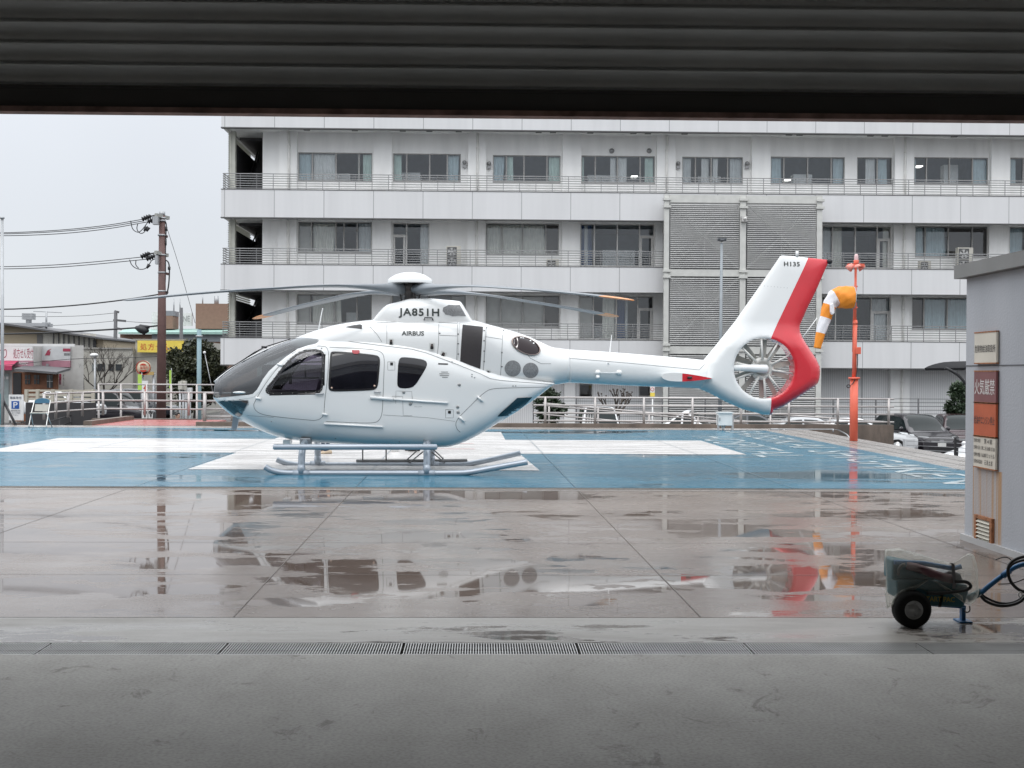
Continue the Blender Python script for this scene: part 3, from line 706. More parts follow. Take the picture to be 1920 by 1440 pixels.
heli = thing('helicopter', 'white rescue helicopter with a red tail stripe standing on the painted cross', 'helicopter', (P(770, 885, Y0).x, Y0, 0))
def H(px, py): return P(px, py, Y0)

class Loft:
    """body of oval sections along the length; top, bottom and widest line given in photo pixels"""
    def __init__(s, top, bot, wid, mid, n=2.6):
        f = lambda pts: pchip([p[0] for p in pts], [p[1] for p in pts])
        ft, fb, fm = f(top), f(bot), f(mid)
        s.fw = f(wid); s.px0 = top[0][0]; s.px1 = top[-1][0]
        s.zt = lambda px: H(px, ft(px)).z; s.zb = lambda px: H(px, fb(px)).z; s.zm = lambda px: H(px, fm(px)).z
        s.fn = n if callable(n) else (lambda px: n)
        s.xa = H(s.px0, 700).x; s.xb = H(s.px1, 700).x
    def px(s, x): return s.px0 + (s.px1 - s.px0) * (x - s.xa) / (s.xb - s.xa)
    def half(s, x, z):
        px = s.px(x); c = s.zm(px); h = (s.zt(px) - c) if z >= c else (c - s.zb(px)); n = s.fn(px)
        t = min(1.0, abs(z - c) / max(h, 1e-4)); return s.fw(px) * max(0.0, 1 - t ** n) ** (1 / n)
    def ring(s, px, k):
        x = s.xa + (s.xb - s.xa) * (px - s.px0) / (s.px1 - s.px0); n = s.fn(px); w_ = s.fw(px); c = s.zm(px); a = s.zt(px) - c; b = c - s.zb(px); r = []
        for j in range(k):
            t = 2 * math.pi * (j + 0.5) / k; ct, st = math.cos(t), math.sin(t)
            y = w_ * math.copysign(abs(ct) ** (2 / n), ct); z = c + (a if st > 0 else b) * math.copysign(abs(st) ** (2 / n), st)
            r.append((x, Y0 + y, z))
        return r
    def proj(s, px, py, off=0.0, it=8):
        """photo pixel -> point on the near flank"""
        y = 0.5
        for _ in range(it):
            p = P(px, py, Y0 - y); y = 0.5 * y + 0.5 * s.half(p.x, p.z)
        p = P(px, py, Y0 - y - off); return p
    def on(s, x, z, off=0.0, side=-1): return Vector((x, Y0 + side * (s.half(x, z) + off), z))

cabin = Loft(
    top=[(398.0, 726), (398.6, 723), (400, 719.5), (403, 715.5), (409, 710.5), (424, 698.5), (453, 679.5), (484, 663), (513, 650), (544, 638.5), (569, 632), (602, 629.5), (640, 629.5), (680, 630), (735, 633.5), (772, 638.5), (799, 644.5), (819, 650.5), (858, 664), (902, 684), (938, 698), (1000, 711.5), (1038, 717.5)],
    bot=[(398.0, 730), (398.6, 733.5), (400, 738), (403, 746), (413, 758.5), (436, 778), (453, 787.5), (491, 806.5), (522, 818), (549, 823.5), (580, 827.5), (624, 830.5), (680, 832.5), (760, 836), (813, 837.5), (835, 837), (858, 832), (902, 811.5), (930, 794.5), (958, 778), (985.5, 760), (1013, 740), (1038, 719.5)],
    wid=[(398.0, 0.02), (398.6, 0.07), (400, 0.13), (403, 0.20), (409, 0.285), (424, 0.41), (453, 0.56), (484, 0.655), (513, 0.715), (560, 0.765), (620, 0.79), (700, 0.80), (820, 0.80), (860, 0.785), (902, 0.745), (938, 0.69), (985, 0.57), (1013, 0.47), (1038, 0.36)],
    mid=[(398.0, 728), (405, 742), (430, 744), (480, 744), (560, 745), (800, 748), (860, 745), (902, 738), (985, 726), (1038, 718.5)],
    n=pchip([398, 440, 520, 620, 700, 900, 1038], [2.0, 2.1, 2.5, 3.0, 4.0, 4.0, 3.0]))
cowl = Loft(
    top=[(546, 637.6), (569, 628), (598, 618), (631, 609), (665, 603.5), (700, 600), (740, 598), (790, 597), (840, 597.5), (886, 601), (913, 608), (947, 617), (985, 629), (1013, 641), (1036, 651), (1066, 655)],
    bot=[(546, 650), (569, 660), (631, 680), (700, 690), (900, 722), (1000, 722), (1036, 721.5), (1066, 717.3)],
    wid=[(546, 0.10), (569, 0.32), (598, 0.46), (640, 0.56), (700, 0.63), (850, 0.655), (900, 0.64), (950, 0.585), (985, 0.51), (1013, 0.42), (1036, 0.33), (1066, 0.278)],
    mid=[(546, 645), (631, 655), (700, 662), (900, 682), (985, 690), (1066, 686)],
    n=pchip([546, 640, 700, 900, 1000, 1066], [2.2, 2.5, 3.4, 3.4, 2.4, 2.0]))
fair = Loft(
    top=[(699, 603), (704, 596), (712, 585.5), (722, 575.5), (728, 571.5), (745, 567.5), (772, 561), (805, 560.3), (835, 563), (862, 566), (865, 568.5), (873, 581), (885, 601), (888, 606)],
    bot=[(699, 640), (888, 640)],
    wid=[(699, 0.36), (728, 0.44), (772, 0.50), (835, 0.48), (888, 0.40)],
    mid=[(699, 612), (888, 612)], n=4.0)
boom = Loft(
    top=[(1064, 655), (1120, 658.5), (1200, 664.5), (1319, 675), (1345, 678)], bot=[(1064, 717.3), (1200, 724), (1309, 728), (1345, 731)],
    wid=[(1064, 0.275), (1200, 0.235), (1319, 0.175), (1345, 0.16)], mid=[(1064, 686), (1345, 703)], n=2.2)

def polyxz(loft, pts, sm=0):
    q = [(p[0], p[1]) for p in pts]
    if sm: q = [(v.x, v.y) for v in smooth_poly([Vector(p) for p in q], True, sm)]
    return [(v.x, v.z) for v in (loft.proj(a, b) for a, b in q)]
def patch(loft, poly, off, step=0.045, sides=(-1, 1)):
    """patch that lies on the flank, cut to an (x, z) outline"""
    bm = bmesh.new(); vs = [bm.verts.new((x, 0, z)) for x, z in poly]; bm.faces.new(vs)
    xs = [p[0] for p in poly]; zs_ = [p[1] for p in poly]
    for ax, lo, hi in ((0, min(xs), max(xs)), (2, min(zs_), max(zs_))):
        k = int((hi - lo) / step)
        for i in range(1, k + 1):
            co = [0, 0, 0]; no = [0, 0, 0]; co[ax] = lo + (hi - lo) * i / (k + 1); no[ax] = 1
            bmesh.ops.bisect_plane(bm, geom=bm.verts[:] + bm.edges[:] + bm.faces[:], plane_co=co, plane_no=no)
    bmesh.ops.triangulate(bm, faces=bm.faces[:])
    bm.verts.index_update(); out = MB()
    P2 = [(v.co.x, v.co.z) for v in bm.verts]; F2 = [[v.index for v in f.verts] for f in bm.faces]; bm.free()
    for sd_ in sides:
        fs = []
        V = [loft.on(x, z, off, sd_) for x, z in P2]
        for f in F2:
            n = (V[f[1]] - V[f[0]]).cross(V[f[2]] - V[f[0]])
            fs.append(f if n.y * sd_ > 0 else f[::-1])
        out.add(V, fs, 0, True)
    return out
def ringpatch(loft, poly, wd, off, sides=(-1, 1)):
    """gasket: strip of width wd inside an outline"""
    n = len(poly); area = sum(poly[i][0]*poly[(i+1) % n][1] - poly[(i+1) % n][0]*poly[i][1] for i in range(n)); sg = 1 if area > 0 else -1
    inn = []
    for i in range(n):
        a = Vector(poly[i-1]); b = Vector(poly[i]); c = Vector(poly[(i+1) % n]); t = (c - a).normalized()
        inn.append(tuple(b + Vector((-t.y, t.x)) * wd * sg))
    out = MB()
    for s_ in sides:
        V = [loft.on(x, z, off, s_) for x, z in poly] + [loft.on(x, z, off, s_) for x, z in inn]
        out.add(V, [(i, (i+1) % n, n + (i+1) % n, n + i) for i in range(n)], 0, True)
    return out
def both(fn, name, m, *a):
    for s_ in (-1, 1): fn(*a, sides=(s_,)).build(name, m, heli, fix=False)
def seamline(loft, pts, wd=0.007, off=0.0025, sides=(-1, 1), mbx=None, dense=0.05):
    mbx = mbx or MB(); q = [loft.proj(a, b) for a, b in pts]; xz = [Vector((p.x, p.z)) for p in q]; fine = [xz[0]]
    for a, b in zip(xz, xz[1:]):
        k = max(1, int((b - a).length / dense)); fine += [a + (b - a) * (i + 1) / k for i in range(k)]
    for s_ in sides:
        L_, R_ = [], []
        for i, p in enumerate(fine):
            d = (fine[min(i+1, len(fine)-1)] - fine[max(i-1, 0)]).normalized(); nrm = Vector((-d.y, d.x)) * wd / 2
            L_.append(loft.on(p.x + nrm.x, p.y + nrm.y, off, s_)); R_.append(loft.on(p.x - nrm.x, p.y - nrm.y, off, s_))
        n = len(fine); mbx.add(L_ + R_, [(i, i+1, n+i+1, n+i) for i in range(n-1)], 0, True)
    return mbx

# --- windows in the shell
door_win = polyxz(cabin, [(497, 734), (499.5, 726), (513, 711), (527, 691), (544, 671.5), (562, 659.5), (580, 655), (596, 655), (606, 658.5), (609, 668), (607.5, 700), (605.8, 727), (602.5, 734), (595, 736.8), (540, 738.6), (504, 740.6)], 2)
cab_win = polyxz(cabin, [(619, 666), (620.5, 660), (626.5, 658.6), (660, 660.6), (704, 665.4), (711, 668.5), (713, 676), (711, 700), (709, 722), (705.5, 729), (698, 731.8), (660, 733.2), (624, 734.2), (617.2, 731.5), (615.6, 724), (617, 695)], 2)
rear_win = polyxz(cabin, [(744.6, 719), (745.5, 700), (747, 678), (750, 671), (756, 669.5), (775, 671), (796, 674.4), (801.3, 680.5), (799, 690), (788, 708), (779, 722), (770, 727.8), (753, 728.4), (746.2, 725.5)], 2)
shield_low = [(398.5, 736), (400, 744), (402, 745.6), (420, 744.6), (447, 742), (466, 740.5), (474, 738.6), (482, 730.5), (493, 711), (504.5, 695.5), (518, 683.5), (536, 669), (558, 654), (576, 648), (592, 644.3), (597, 641), (601.5, 635.5), (602.5, 631)]
SL = [cabin.proj(a, b, it=14) for a, b in shield_low[1:-1]]
SL = [(v.x, v.z) for v in SL]
shield_poly = SL + [(SL[-1][0], SL[-1][1] + 0.3), (SL[0][0] - 0.2, SL[-1][1] + 0.3), (SL[0][0] - 0.2, SL[0][1])]
chin = polyxz(cabin, [(405.5, 751.5), (430, 751), (462, 749), (467, 752), (466, 757), (458, 770), (450.5, 783), (443, 780.5), (436, 776.5), (416, 759.5)], 1)
chin_hole = chin

px_st = [398.0, 398.3, 398.6, 399.2, 400, 401.3, 403, 405.5, 408]; q = 410.5
while q < 612: px_st.append(q); q += 2.2
while q < 1038: px_st.append(q); q += 6
px_st.append(1038)
K = 168
mb = MB(); rings = [cabin.ring(p, K) for p in px_st]; mb.ring_grid(rings, capa=True, capb=True)
keep_f, keep_m, keep_s = [], [], []
for f, mi, sm in zip(mb.f, mb.mi, mb.sm):
    if len(f) == 4:
        cx = sum(mb.v[i][0] for i in f) / 4; cz = sum(mb.v[i][2] for i in f) / 4
        if inpoly(cx, cz, door_win) or any(inpoly(mb.v[i][0], mb.v[i][2], shield_poly) for i in f) or inpoly(cx, cz, chin): continue
    keep_f.append(f); keep_m.append(mi); keep_s.append(sm)
mb.f, mb.mi, mb.sm = keep_f, keep_m, keep_s
m, n, L, b = _new('shell_two_sided')      # white outside, dark lining inside
b.inputs['Roughness'].default_value = 0.22; b.inputs['Coat Weight'].default_value = 0.3
ge = n.new('ShaderNodeNewGeometry'); mx = n.new('ShaderNodeMixRGB'); mx.inputs[1].default_value = (0.73, 0.745, 0.745, 1); mx.inputs[2].default_value = (0.045, 0.042, 0.048, 1)
L.new(ge.outputs['Backfacing'], mx.inputs[0]); L.new(mx.outputs[0], b.inputs['Base Color'])
shell = mb.build('fuselage', m, heli)
mb = MB(); mb.ring_grid([cowl.ring(p, 96) for p in [546, 549, 553, 558, 564, 572] + list(range(582, 1064, 6)) + [1066]], capa=True, capb=True); mb.build('engine_cowling', M_hel, heli)
mb = MB(); mb.ring_grid([fair.ring(p, 80) for p in [699, 700, 702, 704, 708] + list(range(712, 862, 5)) + [862, 863.5, 865, 868, 873, 879, 885, 888]], capa=True, capb=True); mb.build('mast_fairing', M_hel, heli)
mb = MB(); mb.ring_grid([boom.ring(p, 48) for p in range(1064, 1346, 7)], capa=True, capb=True); mb.build('tail_boom', M_hel, heli)
mb = MB(); mb.ring_grid([[(x, Y0 + (y - Y0) * 1.012, cz + (z - cz) * 1.012) for x, y, z in r] for r in ([boom.ring(p, 48) for p in (1062.5, 1065.5)]) for cz in (sum(v[2] for v in r) / 48,)]); mb.build('boom_joint_band', M_hel, heli)

# --- glazing
sp = MB(); cols = []
stx = [400.4, 401.0, 402, 404, 407] + list(range(410, 602, 3)) + [601.5]
lowf = pchip([p[0] for p in shield_low[1:-1]], [p[1] for p in shield_low[1:-1]])
loX = pchip([p[0] for p in SL], [p[1] for p in SL])
for p in stx:
    x = cabin.xa + (cabin.xb - cabin.xa) * (p - cabin.px0) / (cabin.px1 - cabin.px0)
    x = max(x, SL[0][0] - 0.0)
    n_ = cabin.fn(p); c = cabin.zm(p); a = cabin.zt(p) - c; zl = min(max(loX(x), c), c + a * 0.995)
    t0 = math.asin(min(1, ((zl - c) / a) ** (n_ / 2))); colm = []
    for i in range(41):
        t = t0 + (math.pi - 2 * t0) * i / 40; ct, s_ = math.cos(t), math.sin(t)
        colm.append((x, Y0 - (cabin.fw(p) + 0.004) * math.copysign(abs(ct) ** (2 / n_), ct), c + (a + 0.004) * s_ ** (2 / n_)))
    cols.append(colm[::-1])
sp.ring_grid(cols, closed=False)
sp.build('windshield', M_shield, heli, fix=False)
# white surround along the lower edge of the windshield, centre post
seam = MB()
for s_ in (-1, 1):
    V = []
    for i, (x, z) in enumerate(SL):
        a = Vector(SL[max(i-1, 0)]); b_ = Vector(SL[min(i+1, len(SL)-1)]); t = (b_ - a).normalized(); nr = Vector((t.y, -t.x))
        V.append((cabin.on(x, z, 0.006, s_), cabin.on(x + nr.x * 0.052, z + nr.y * 0.052, 0.006, s_)))
    seam.add([v for pr in V for v in pr], [(2*i, 2*i+1, 2*i+3, 2*i+2) for i in range(len(V)-1)], 0, True)
seam.build('windshield_surround', M_hel, heli)
cp = MB(); pts = [Vector((cabin.xa + (cabin.xb - cabin.xa) * (p - cabin.px0) / (cabin.px1 - cabin.px0), Y0, cabin.zt(p) + 0.004)) for p in range(402, 545, 6)]; cp.tube(pts, 0.016, 6); cp.build('centre_post', M_hel, heli)
both(patch, 'door_window', M_side, cabin, door_win, 0.003)
both(ringpatch, 'window_gasket', M_blk, cabin, door_win, 0.035, 0.005)
for pl, nm in ((cab_win, 'cabin_window'), (rear_win, 'rear_window')):
    both(patch, nm, M_tint, cabin, pl, 0.004)
both(ringpatch, 'window_gasket', M_blk, cabin, cab_win, 0.030, 0.007)
both(patch, 'chin_window', glass('chin_glass', (0.10, 0.17, 0.20), 0.10), cabin, chin, 0.003)
both(ringpatch, 'window_gasket', mat('grey_gasket', (0.35, 0.37, 0.38), 0.5), cabin, chin, 0.012, 0.005)
sill = polyxz(cabin, [(970, 746), (998, 745), (986, 758), (961, 777.5), (933, 781), (938, 775)])
both(patch, 'clamshell_window', mat('teal_tinted_window', (0.012, 0.035, 0.05), 0.05, spec=0.7), cabin, sill, 0.014)

# --- cockpit
ck = MB(); fl = H(500, 795).z
ck.box((H(497, 700).x, Y0 - 0.42, fl - 0.02), (H(612, 700).x, Y0 + 0.42, fl + 0.02)); ck.build('cockpit_floor', M_int, heli)
ck = MB(); bx = H(613, 700).x; ck.box((bx, Y0 - 0.72, fl), (bx + 0.03, Y0 + 0.72, fl + 1.15)); ck.build('bulkhead', M_int, heli)
ck = MB(); a, b_ = H(438, 743), H(500, 702)
ck.add([(a.x, Y0 - .42, a.z - .1), (a.x, Y0 + .42, a.z - .1), (b_.x, Y0 + .46, a.z - .2), (b_.x, Y0 - .46, a.z - .2), (a.x + .05, Y0 - .40, a.z + .13), (a.x + .05, Y0 + .40, a.z + .13), (b_.x, Y0 + .44, b_.z), (b_.x, Y0 - .44, b_.z)], [(0,3,2,1),(4,5,6,7),(0,1,5,4),(1,2,6,5),(2,3,7,6),(3,0,4,7)])
ck.box((b_.x, Y0 - 0.12, fl), (b_.x + 0.5, Y0 + 0.12, b_.z - 0.25)); ck.build('instrument_panel', M_int, heli, bevel=0.03)
for y in (-0.38, 0.38):
    s_ = MB(); o = H(556, 752); s_.box((o.x - 0.02, Y0 + y - .22, o.z - .14), (o.x + .42, Y0 + y + .22, o.z)); 
    s_.add([(o.x + .34, Y0 + y - .22, o.z), (o.x + .46, Y0 + y - .22, o.z), (o.x + .46, Y0 + y + .22, o.z), (o.x + .34, Y0 + y + .22, o.z), (o.x + .52, Y0 + y - .19, o.z + .68), (o.x + .60, Y0 + y - .19, o.z + .66), (o.x + .60, Y0 + y + .19, o.z + .66), (o.x + .52, Y0 + y + .19, o.z + .68)], [(0,3,2,1),(4,5,6,7),(0,1,5,4),(1,2,6,5),(2,3,7,6),(3,0,4,7)])
    s_.box((o.x + 0.1, Y0 + y - .16, fl), (o.x + .34, Y0 + y + .16, o.z - .141)); s_.build('pilot_seat', M_seat, heli, bevel=0.03)
ck = MB(); ck.beam(H(544, 677), H(545, 720), 0.03, 0.05); ck.tube([H(572, 683), H(573, 708)], 0.012); ck.tube([H(538, 708.5), H(606, 708.5)], 0.014); ck.tube([H(556, 680), H(606, 678)], 0.012)
for v in ck.v[:]: pass
ck.build('cockpit_frame', M_blk, heli)

# --- seams and panels
def bysides(mb_):
    for s_ in (-1, 1):
        q = MB(); idx = {}
        for f in mb_.f:
            if (mb_.v[f[0]][1] - Y0) * s_ <= 0: continue
            g = []
            for i in f:
                if i not in idx: idx[i] = len(q.v); q.v.append(mb_.v[i])
                g.append(idx[i])
            q.f.append(g); q.mi.append(0); q.sm.append(True)
        q.build('panel_seam', M_seam, heli, fix=False)
sm_ = MB()
D1 = smooth_poly([Vector(p) for p in [(475.6, 758), (477, 768), (489, 776.7), (513, 781), (560, 786), (606.7, 790), (609, 749), (613, 720), (615.6, 691), (616.7, 651), (600, 648.5), (580, 649.5), (558, 656), (536, 672), (505, 708), (482, 745), (475.6, 758)]], False, 2)
seamline(cabin, [tuple(v) for v in D1], mbx=sm_)
D2 = smooth_poly([Vector(p) for p in [(618, 651), (655, 652.5), (691, 654.5), (713, 658), (721, 668), (720, 700), (718, 749), (716.7, 775.6), (711, 789), (700, 793.5), (660, 792.5), (611, 790)]], False, 2)
seamline(cabin, [tuple(v) for v in D2], mbx=sm_)
D3 = smooth_poly([Vector(p) for p in [(1024, 725.6), (975, 727), (921.7, 728), (908, 736), (897, 746), (878, 765), (860.6, 782), (854, 793), (856, 804), (863, 810.5)]], False, 2)
seamline(cabin, [tuple(v) for v in D3], mbx=sm_)
for l in ([(463, 779), (513, 782.5)], [(718, 778), (800, 783), (853, 790)], [(735, 743), (755, 743), (756, 779), (773, 779.5)], [(773, 753), (773, 743)]): seamline(cabin, l, wd=0.004, mbx=sm_)
for l in ([(742, 757), (742.5, 733), (772, 734), (773.5, 757)],): seamline(cabin, l, wd=0.004, mbx=sm_)
for (x0, x1, y0, y1) in ((727, 740.5, 678.5, 694), (835.5, 850, 768, 783.5)): seamline(cabin, [(x0, y0), (x1, y0), (x1, y1), (x0, y1), (x0, y0)], wd=0.005, mbx=sm_)
bysides(sm_)
s2 = MB()
for l in ([(726, 604), (725.5, 645)], [(823, 603), (822.5, 640), (820, 666)], [(858, 604), (857.5, 640), (856, 680)], [(912, 612), (910, 650), (906, 698)], [(942.5, 618), (941, 660), (938, 710)], [(706, 605), (780, 602.5), (858, 606)], [(824, 628.6), (857, 630)], [(909, 631), (941, 636)], [(858, 683), (895, 699), (906, 698)], [(985, 660), (995, 672), (1015, 682), (1033, 682)], [(694, 613), (707, 627), (716, 641)]):
    seamline(cowl, l, wd=0.006, mbx=s2)
bysides(s2)
# crease where the cabin roof meets the engine cowling
for s_ in (-1, 1): seamline(cabin, [(602, 636.5), (640, 638), (680, 643.5), (722, 648.5), (772, 654.5), (799, 661.5), (819, 669), (858, 683.5), (902, 701.5), (919, 709.7), (938, 713), (980, 716.5), (1035, 720.3)], wd=0.006, off=0.006, sides=(s_,)).build('panel_seam', M_seam, heli, fix=False)
for s_ in (-1, 1): seamline(boom, [(1066, 671.5), (1180, 681), (1300, 692.5), (1311, 693.5), (1321, 683)], wd=0.006, sides=(s_,)).build('panel_seam', M_seam, heli, fix=False)
# dark intake screen with frame
INT = [(867.5, 608.5), (905.8, 612.5), (903, 655), (900.5, 691.7), (882, 685), (862.8, 677.5), (865, 640)]
both(patch, 'intake_screen', mat('intake_black', (0.028, 0.024, 0.026), 0.6, var=0.2, vs=80), cowl, polyxz(cowl, INT), 0.006)
seamline(cowl, [(862, 604.5), (911, 609), (905, 700), (858, 681), (862, 604.5)], wd=0.012, off=0.004).build('intake_frame', mat('pale_grey_paint', (0.55, 0.56, 0.56), 0.4), heli, fix=False)
for cx, cy, r in ((961.4, 691, 15.2), (995, 694.6, 14.6)):
    both(patch, 'round_grille', M_mesh, cowl, polyxz(cowl, [(cx + r * math.cos(t * math.pi / 20), cy + r * math.sin(t * math.pi / 20)) for t in range(40)]), 0.006)
both(patch, 'side_grille', M_mesh, fair, polyxz(fair, [(830, 583), (831, 577), (836, 574.5), (841, 571.5), (852, 572), (862, 571.5), (868, 582), (874, 593), (860, 592), (848, 593), (842, 590.5), (835.5, 590)]), 0.005)
# engine exhaust: rim, dark throat
ex = MB(); rim = []; c = Vector((986.5, 648)); ca, sa = math.cos(R(24)), math.sin(R(24))
for t in range(36):
    u, v = 29 * math.cos(t * math.pi / 18), 15 * math.sin(t * math.pi / 18); rim.append((c.x + u * ca - v * sa, c.y + u * sa + v * ca))
r0 = polyxz(cowl, rim)
for s_ in (-1, 1):
    rr = [[cowl.on(x, z, o, s_) for x, z in r0] for o in (0.0, 0.03)]
    ctr = sum(rr[1], Vector()) / 36
    rg = [rr[0], rr[1], [ctr + (p - ctr) * 0.93 for p in rr[1]], [ctr + (p - ctr) * 0.86 + Vector((0.05, -s_ * 0.10, 0.0)) for p in rr[1]], [ctr + (p - ctr) * 0.5 + Vector((-0.12, -s_ * 0.30, 0.02)) for p in rr[1]]]
    ex.ring_grid(rg[:3], mi=0); ex.ring_grid(rg[2:], mi=1, capb=True)
ex.build('exhaust_pipe', [M_exh, M_soot], heli)
both(patch, 'exhaust_opening', M_soot, cowl, polyxz(cowl, [(c.x + (p[0] - c.x) * 0.97, c.y + (p[1] - c.y) * 0.97) for p in rim]), 0.004)
e2 = MB()
for s_ in (-1,):
    pts = [cowl.proj(c.x - 19 + 4 * math.cos(t * math.pi / 10 + .5), c.y - 6 + 12 * math.sin(t * math.pi / 10 + .5), 0.012) for t in range(21)]
e2.add(pts, [list(range(20))]); e2.build('exhaust_lip', mat('pale_metal', (0.55, 0.52, 0.50), 0.3, 0.8), heli)
# front air scoop beside the roof
both(patch, 'air_scoop', M_blk, cowl, polyxz(cowl, [(647, 613), (660, 610), (675, 608), (679, 609.5), (678.5, 617), (668, 615.5), (655, 614.5)]), 0.006)
# latches
def latch(loft, x0, x1, y0, y1, tilt=0):
    t = MB(); cx, cy = (x0 + x1) / 2, (y0 + y1) / 2
    def rp(u, v): 
        a_ = R(tilt); return (cx + u * math.cos(a_) - v * math.sin(a_), cy + u * math.sin(a_) + v * math.cos(a_))
    hw, hh = (x1 - x0) / 2, (y1 - y0) / 2
    V = [loft.proj(*rp(u * hw, v * hh), 0.010) for u, v in ((-1, -1), (1, -1), (1, 1), (-1, 1))]; t.add(V, [(0, 1, 2, 3)], 0)
    V = [loft.proj(*rp(u * hw * .6, -hh * .15 + v * hh * .8), 0.013) for u, v in ((-.7, -.7), (.7, -.7), (1, 0.3), (1, 1), (-1, 1), (-1, 0.3))]; t.add(V, [list(range(6))], 1)
    V = [loft.proj(*rp(u * hw * .3, -hh * .35 + v * hh * .2), 0.016) for u, v in ((-1, -1), (1, -1), (1, 1), (-1, 1))]; t.add(V, [(0, 1, 2, 3)], 2)
    t.build('latch', [mat('latch_plate', (0.55, 0.56, 0.55), 0.4), M_blk, M_exh], heli)
latch(cowl, 728.8, 737.8, 635, 648.5); latch(cowl, 805, 814.8, 643, 657.5); latch(cowl, 825.5, 836, 659, 672, 20); latch(cowl, 910, 919.5, 694, 707, 18)
for lf, x, y, s_ in ((cabin, 734.3, 682.5, 2.7), (cabin, 842.8, 772.8, 2.7)):
    t = MB(); t.add([lf.proj(x + a * s_, y + b_ * s_, 0.005) for a, b_ in ((-1, -1), (1, -1), (1, 1), (-1, 1))], [(0, 1, 2, 3)]); t.build('latch', M_blk, heli)
for x, y in ((861, 721.5), (757, 735.5), (769.5, 757.5), (858, 763), (859, 773)):
    t = MB(); p = cabin.proj(x, y, 0.004); t.lathe(p, (0, -1, 0), [(0, .026), (.006, .024), (.007, .012), (.008, 0)], 12); t.build('fuel_cap' if x > 860 else 'fastener', mat('steel_grey', (0.32, 0.33, 0.33), 0.35, 0.6), heli)
for u, v in ((645, 455), (645, 520), (645, 590), (820, 430), (820, 500), (820, 570), (820, 640), (940, 580), (940, 675), (688, 667), (762, 695), (1018, 768), (1108, 775), (1195, 780), (925, 750), (520, 372), (520, 450), (838, 412), (952, 430)):
    x, y = 680 + u / 3.6, 500 + v / 3.6; t = MB(); t.add([cowl.proj(x + a * 1.3, y + b_ * 1.1, 0.009) for a, b_ in ((-1, -1), (1, -1), (1, 1), (-1, 1))], [(0, 1, 2, 3)]); t.build('fastener', M_seam, heli)
for x, y in ((603, 653), (847.5, 678.5), (885, 706), (890, 708), (885, 702), (962, 723.5), (967, 723.5), (509, 790), (629, 822), (749, 828), (795, 825)):
    t = MB(); t.lathe(cabin.proj(x, y, 0.003), (0, -1, 0), [(0, .012), (.005, .01), (.006, 0)], 8); t.build('fastener', MATS['steel_grey'], heli)
# cooling slits, rails, handles, steps
sl_ = MB()
for i, (x0, x1) in enumerate(((827, 840), (823.5, 842.5), (824.5, 842), (829, 839.5))): seamline(cabin, [(x0, 697.5 + i * 3.3), (x1, 697.6 + i * 3.3)], wd=0.009, off=0.004, mbx=sl_)
sl_.build('cooling_slits', M_seam, heli, fix=False)
sl_ = MB(); seamline(cabin, [(821.5, 682), (840, 682.6)], wd=0.022, off=0.005, mbx=sl_); sl_.build('grab_recess', M_blk, heli, fix=False)
def bar(loft, a, b_, r, m, name, off=0.02):
    t = MB(); t.tube([loft.proj(*a, off), loft.proj((a[0]+b_[0])/2, (a[1]+b_[1])/2, off), loft.proj(*b_, off)], r, 8); return t.build(name, m, heli)
bar(cabin, (694, 745), (737, 748.7), 0.026, M_hel, 'door_rail'); bar(cabin, (737.5, 748.5), (840, 755.6), 0.017, M_hel, 'door_rail'); bar(cabin, (607.5, 794.5), (718, 800.5), 0.017, M_hel, 'door_rail')
bar(cabin, (591, 738.7), (607, 738.2), 0.013, mat('handle_grey', (0.42, 0.43, 0.44), 0.35, 0.5), 'door_handle', 0.03); bar(cabin, (701, 735.4), (714, 735), 0.013, MATS['handle_grey'], 'door_handle', 0.03)
for x, y in ((484, 747), (525, 684), (609, 777), (900, 748), (866, 786)):
    t = MB(); d = (5, 5) if x > 800 else (5, 1.5); t.tube([cabin.proj(x - d[0], y - d[1], 0.02), cabin.proj(x + d[0], y + d[1], 0.02)], 0.018, 8); t.build('hinge', M_hel, heli)
patch(cabin, polyxz(cabin, [(660, 656.4), (674, 656.4), (674.8, 661), (671, 663.6), (664, 663.4), (660.4, 660.5)]), 0.02, sides=(-1,)).build('emergency_handle', mat('handle_red', (0.42, 0.03, 0.045), 0.35), heli, fix=False)
for x, y in ((622, 727.5), (702.3, 723.5)):
    t = MB(); t.lathe(cabin.proj(x, y, 0.006), (0, -1, 0), [(0, .016), (.006, .016), (.008, .0)], 12); t.build('window_stud', mat('stud_copper', (0.62, 0.45, 0.36), 0.4, 0.3), heli)
# door window rivets
rv = MB()
for i in range(0, len(door_win), 2):
    x, z = door_win[i]; cx = sum(p[0] for p in door_win) / len(door_win); cz = sum(p[1] for p in door_win) / len(door_win)
    p = cabin.on(x + (cx - x) * 0.04, z + (cz - z) * 0.04, 0.007); rv.lathe(p, (0, -1, 0), [(0, .005), (.002, 0)], 6)
rv.build('rivets', MATS['pale_metal'], heli)
# --- lettering
t = MB(); p = lambda u, v: fair.proj(747.5 + 76 * u, 596.5 - 18.5 * v + (1.5 * (u - .5)), 0.007)
text_on(t, 'JA851H', p, bold=0.022, spacing=1.12); t.build('registration_lettering', M_greeni, heli, fix=False)
t = MB(); p = lambda u, v: cowl.proj(753 + 42 * u, 629 - 8.6 * v + 0.4 * u, 0.007)
text_on(t, 'AIRBUS', p, bold=0.022); t.build('maker_lettering', M_greeni, heli, fix=False)
t = MB(); t.tube([fair.proj(795, 600, 0.01), fair.proj(796.5, 595.5, 0.03), fair.proj(810, 596, 0.03), fair.proj(812, 600.5, 0.01)], 0.010, 6); t.build('grab_handle', M_blk, heli)
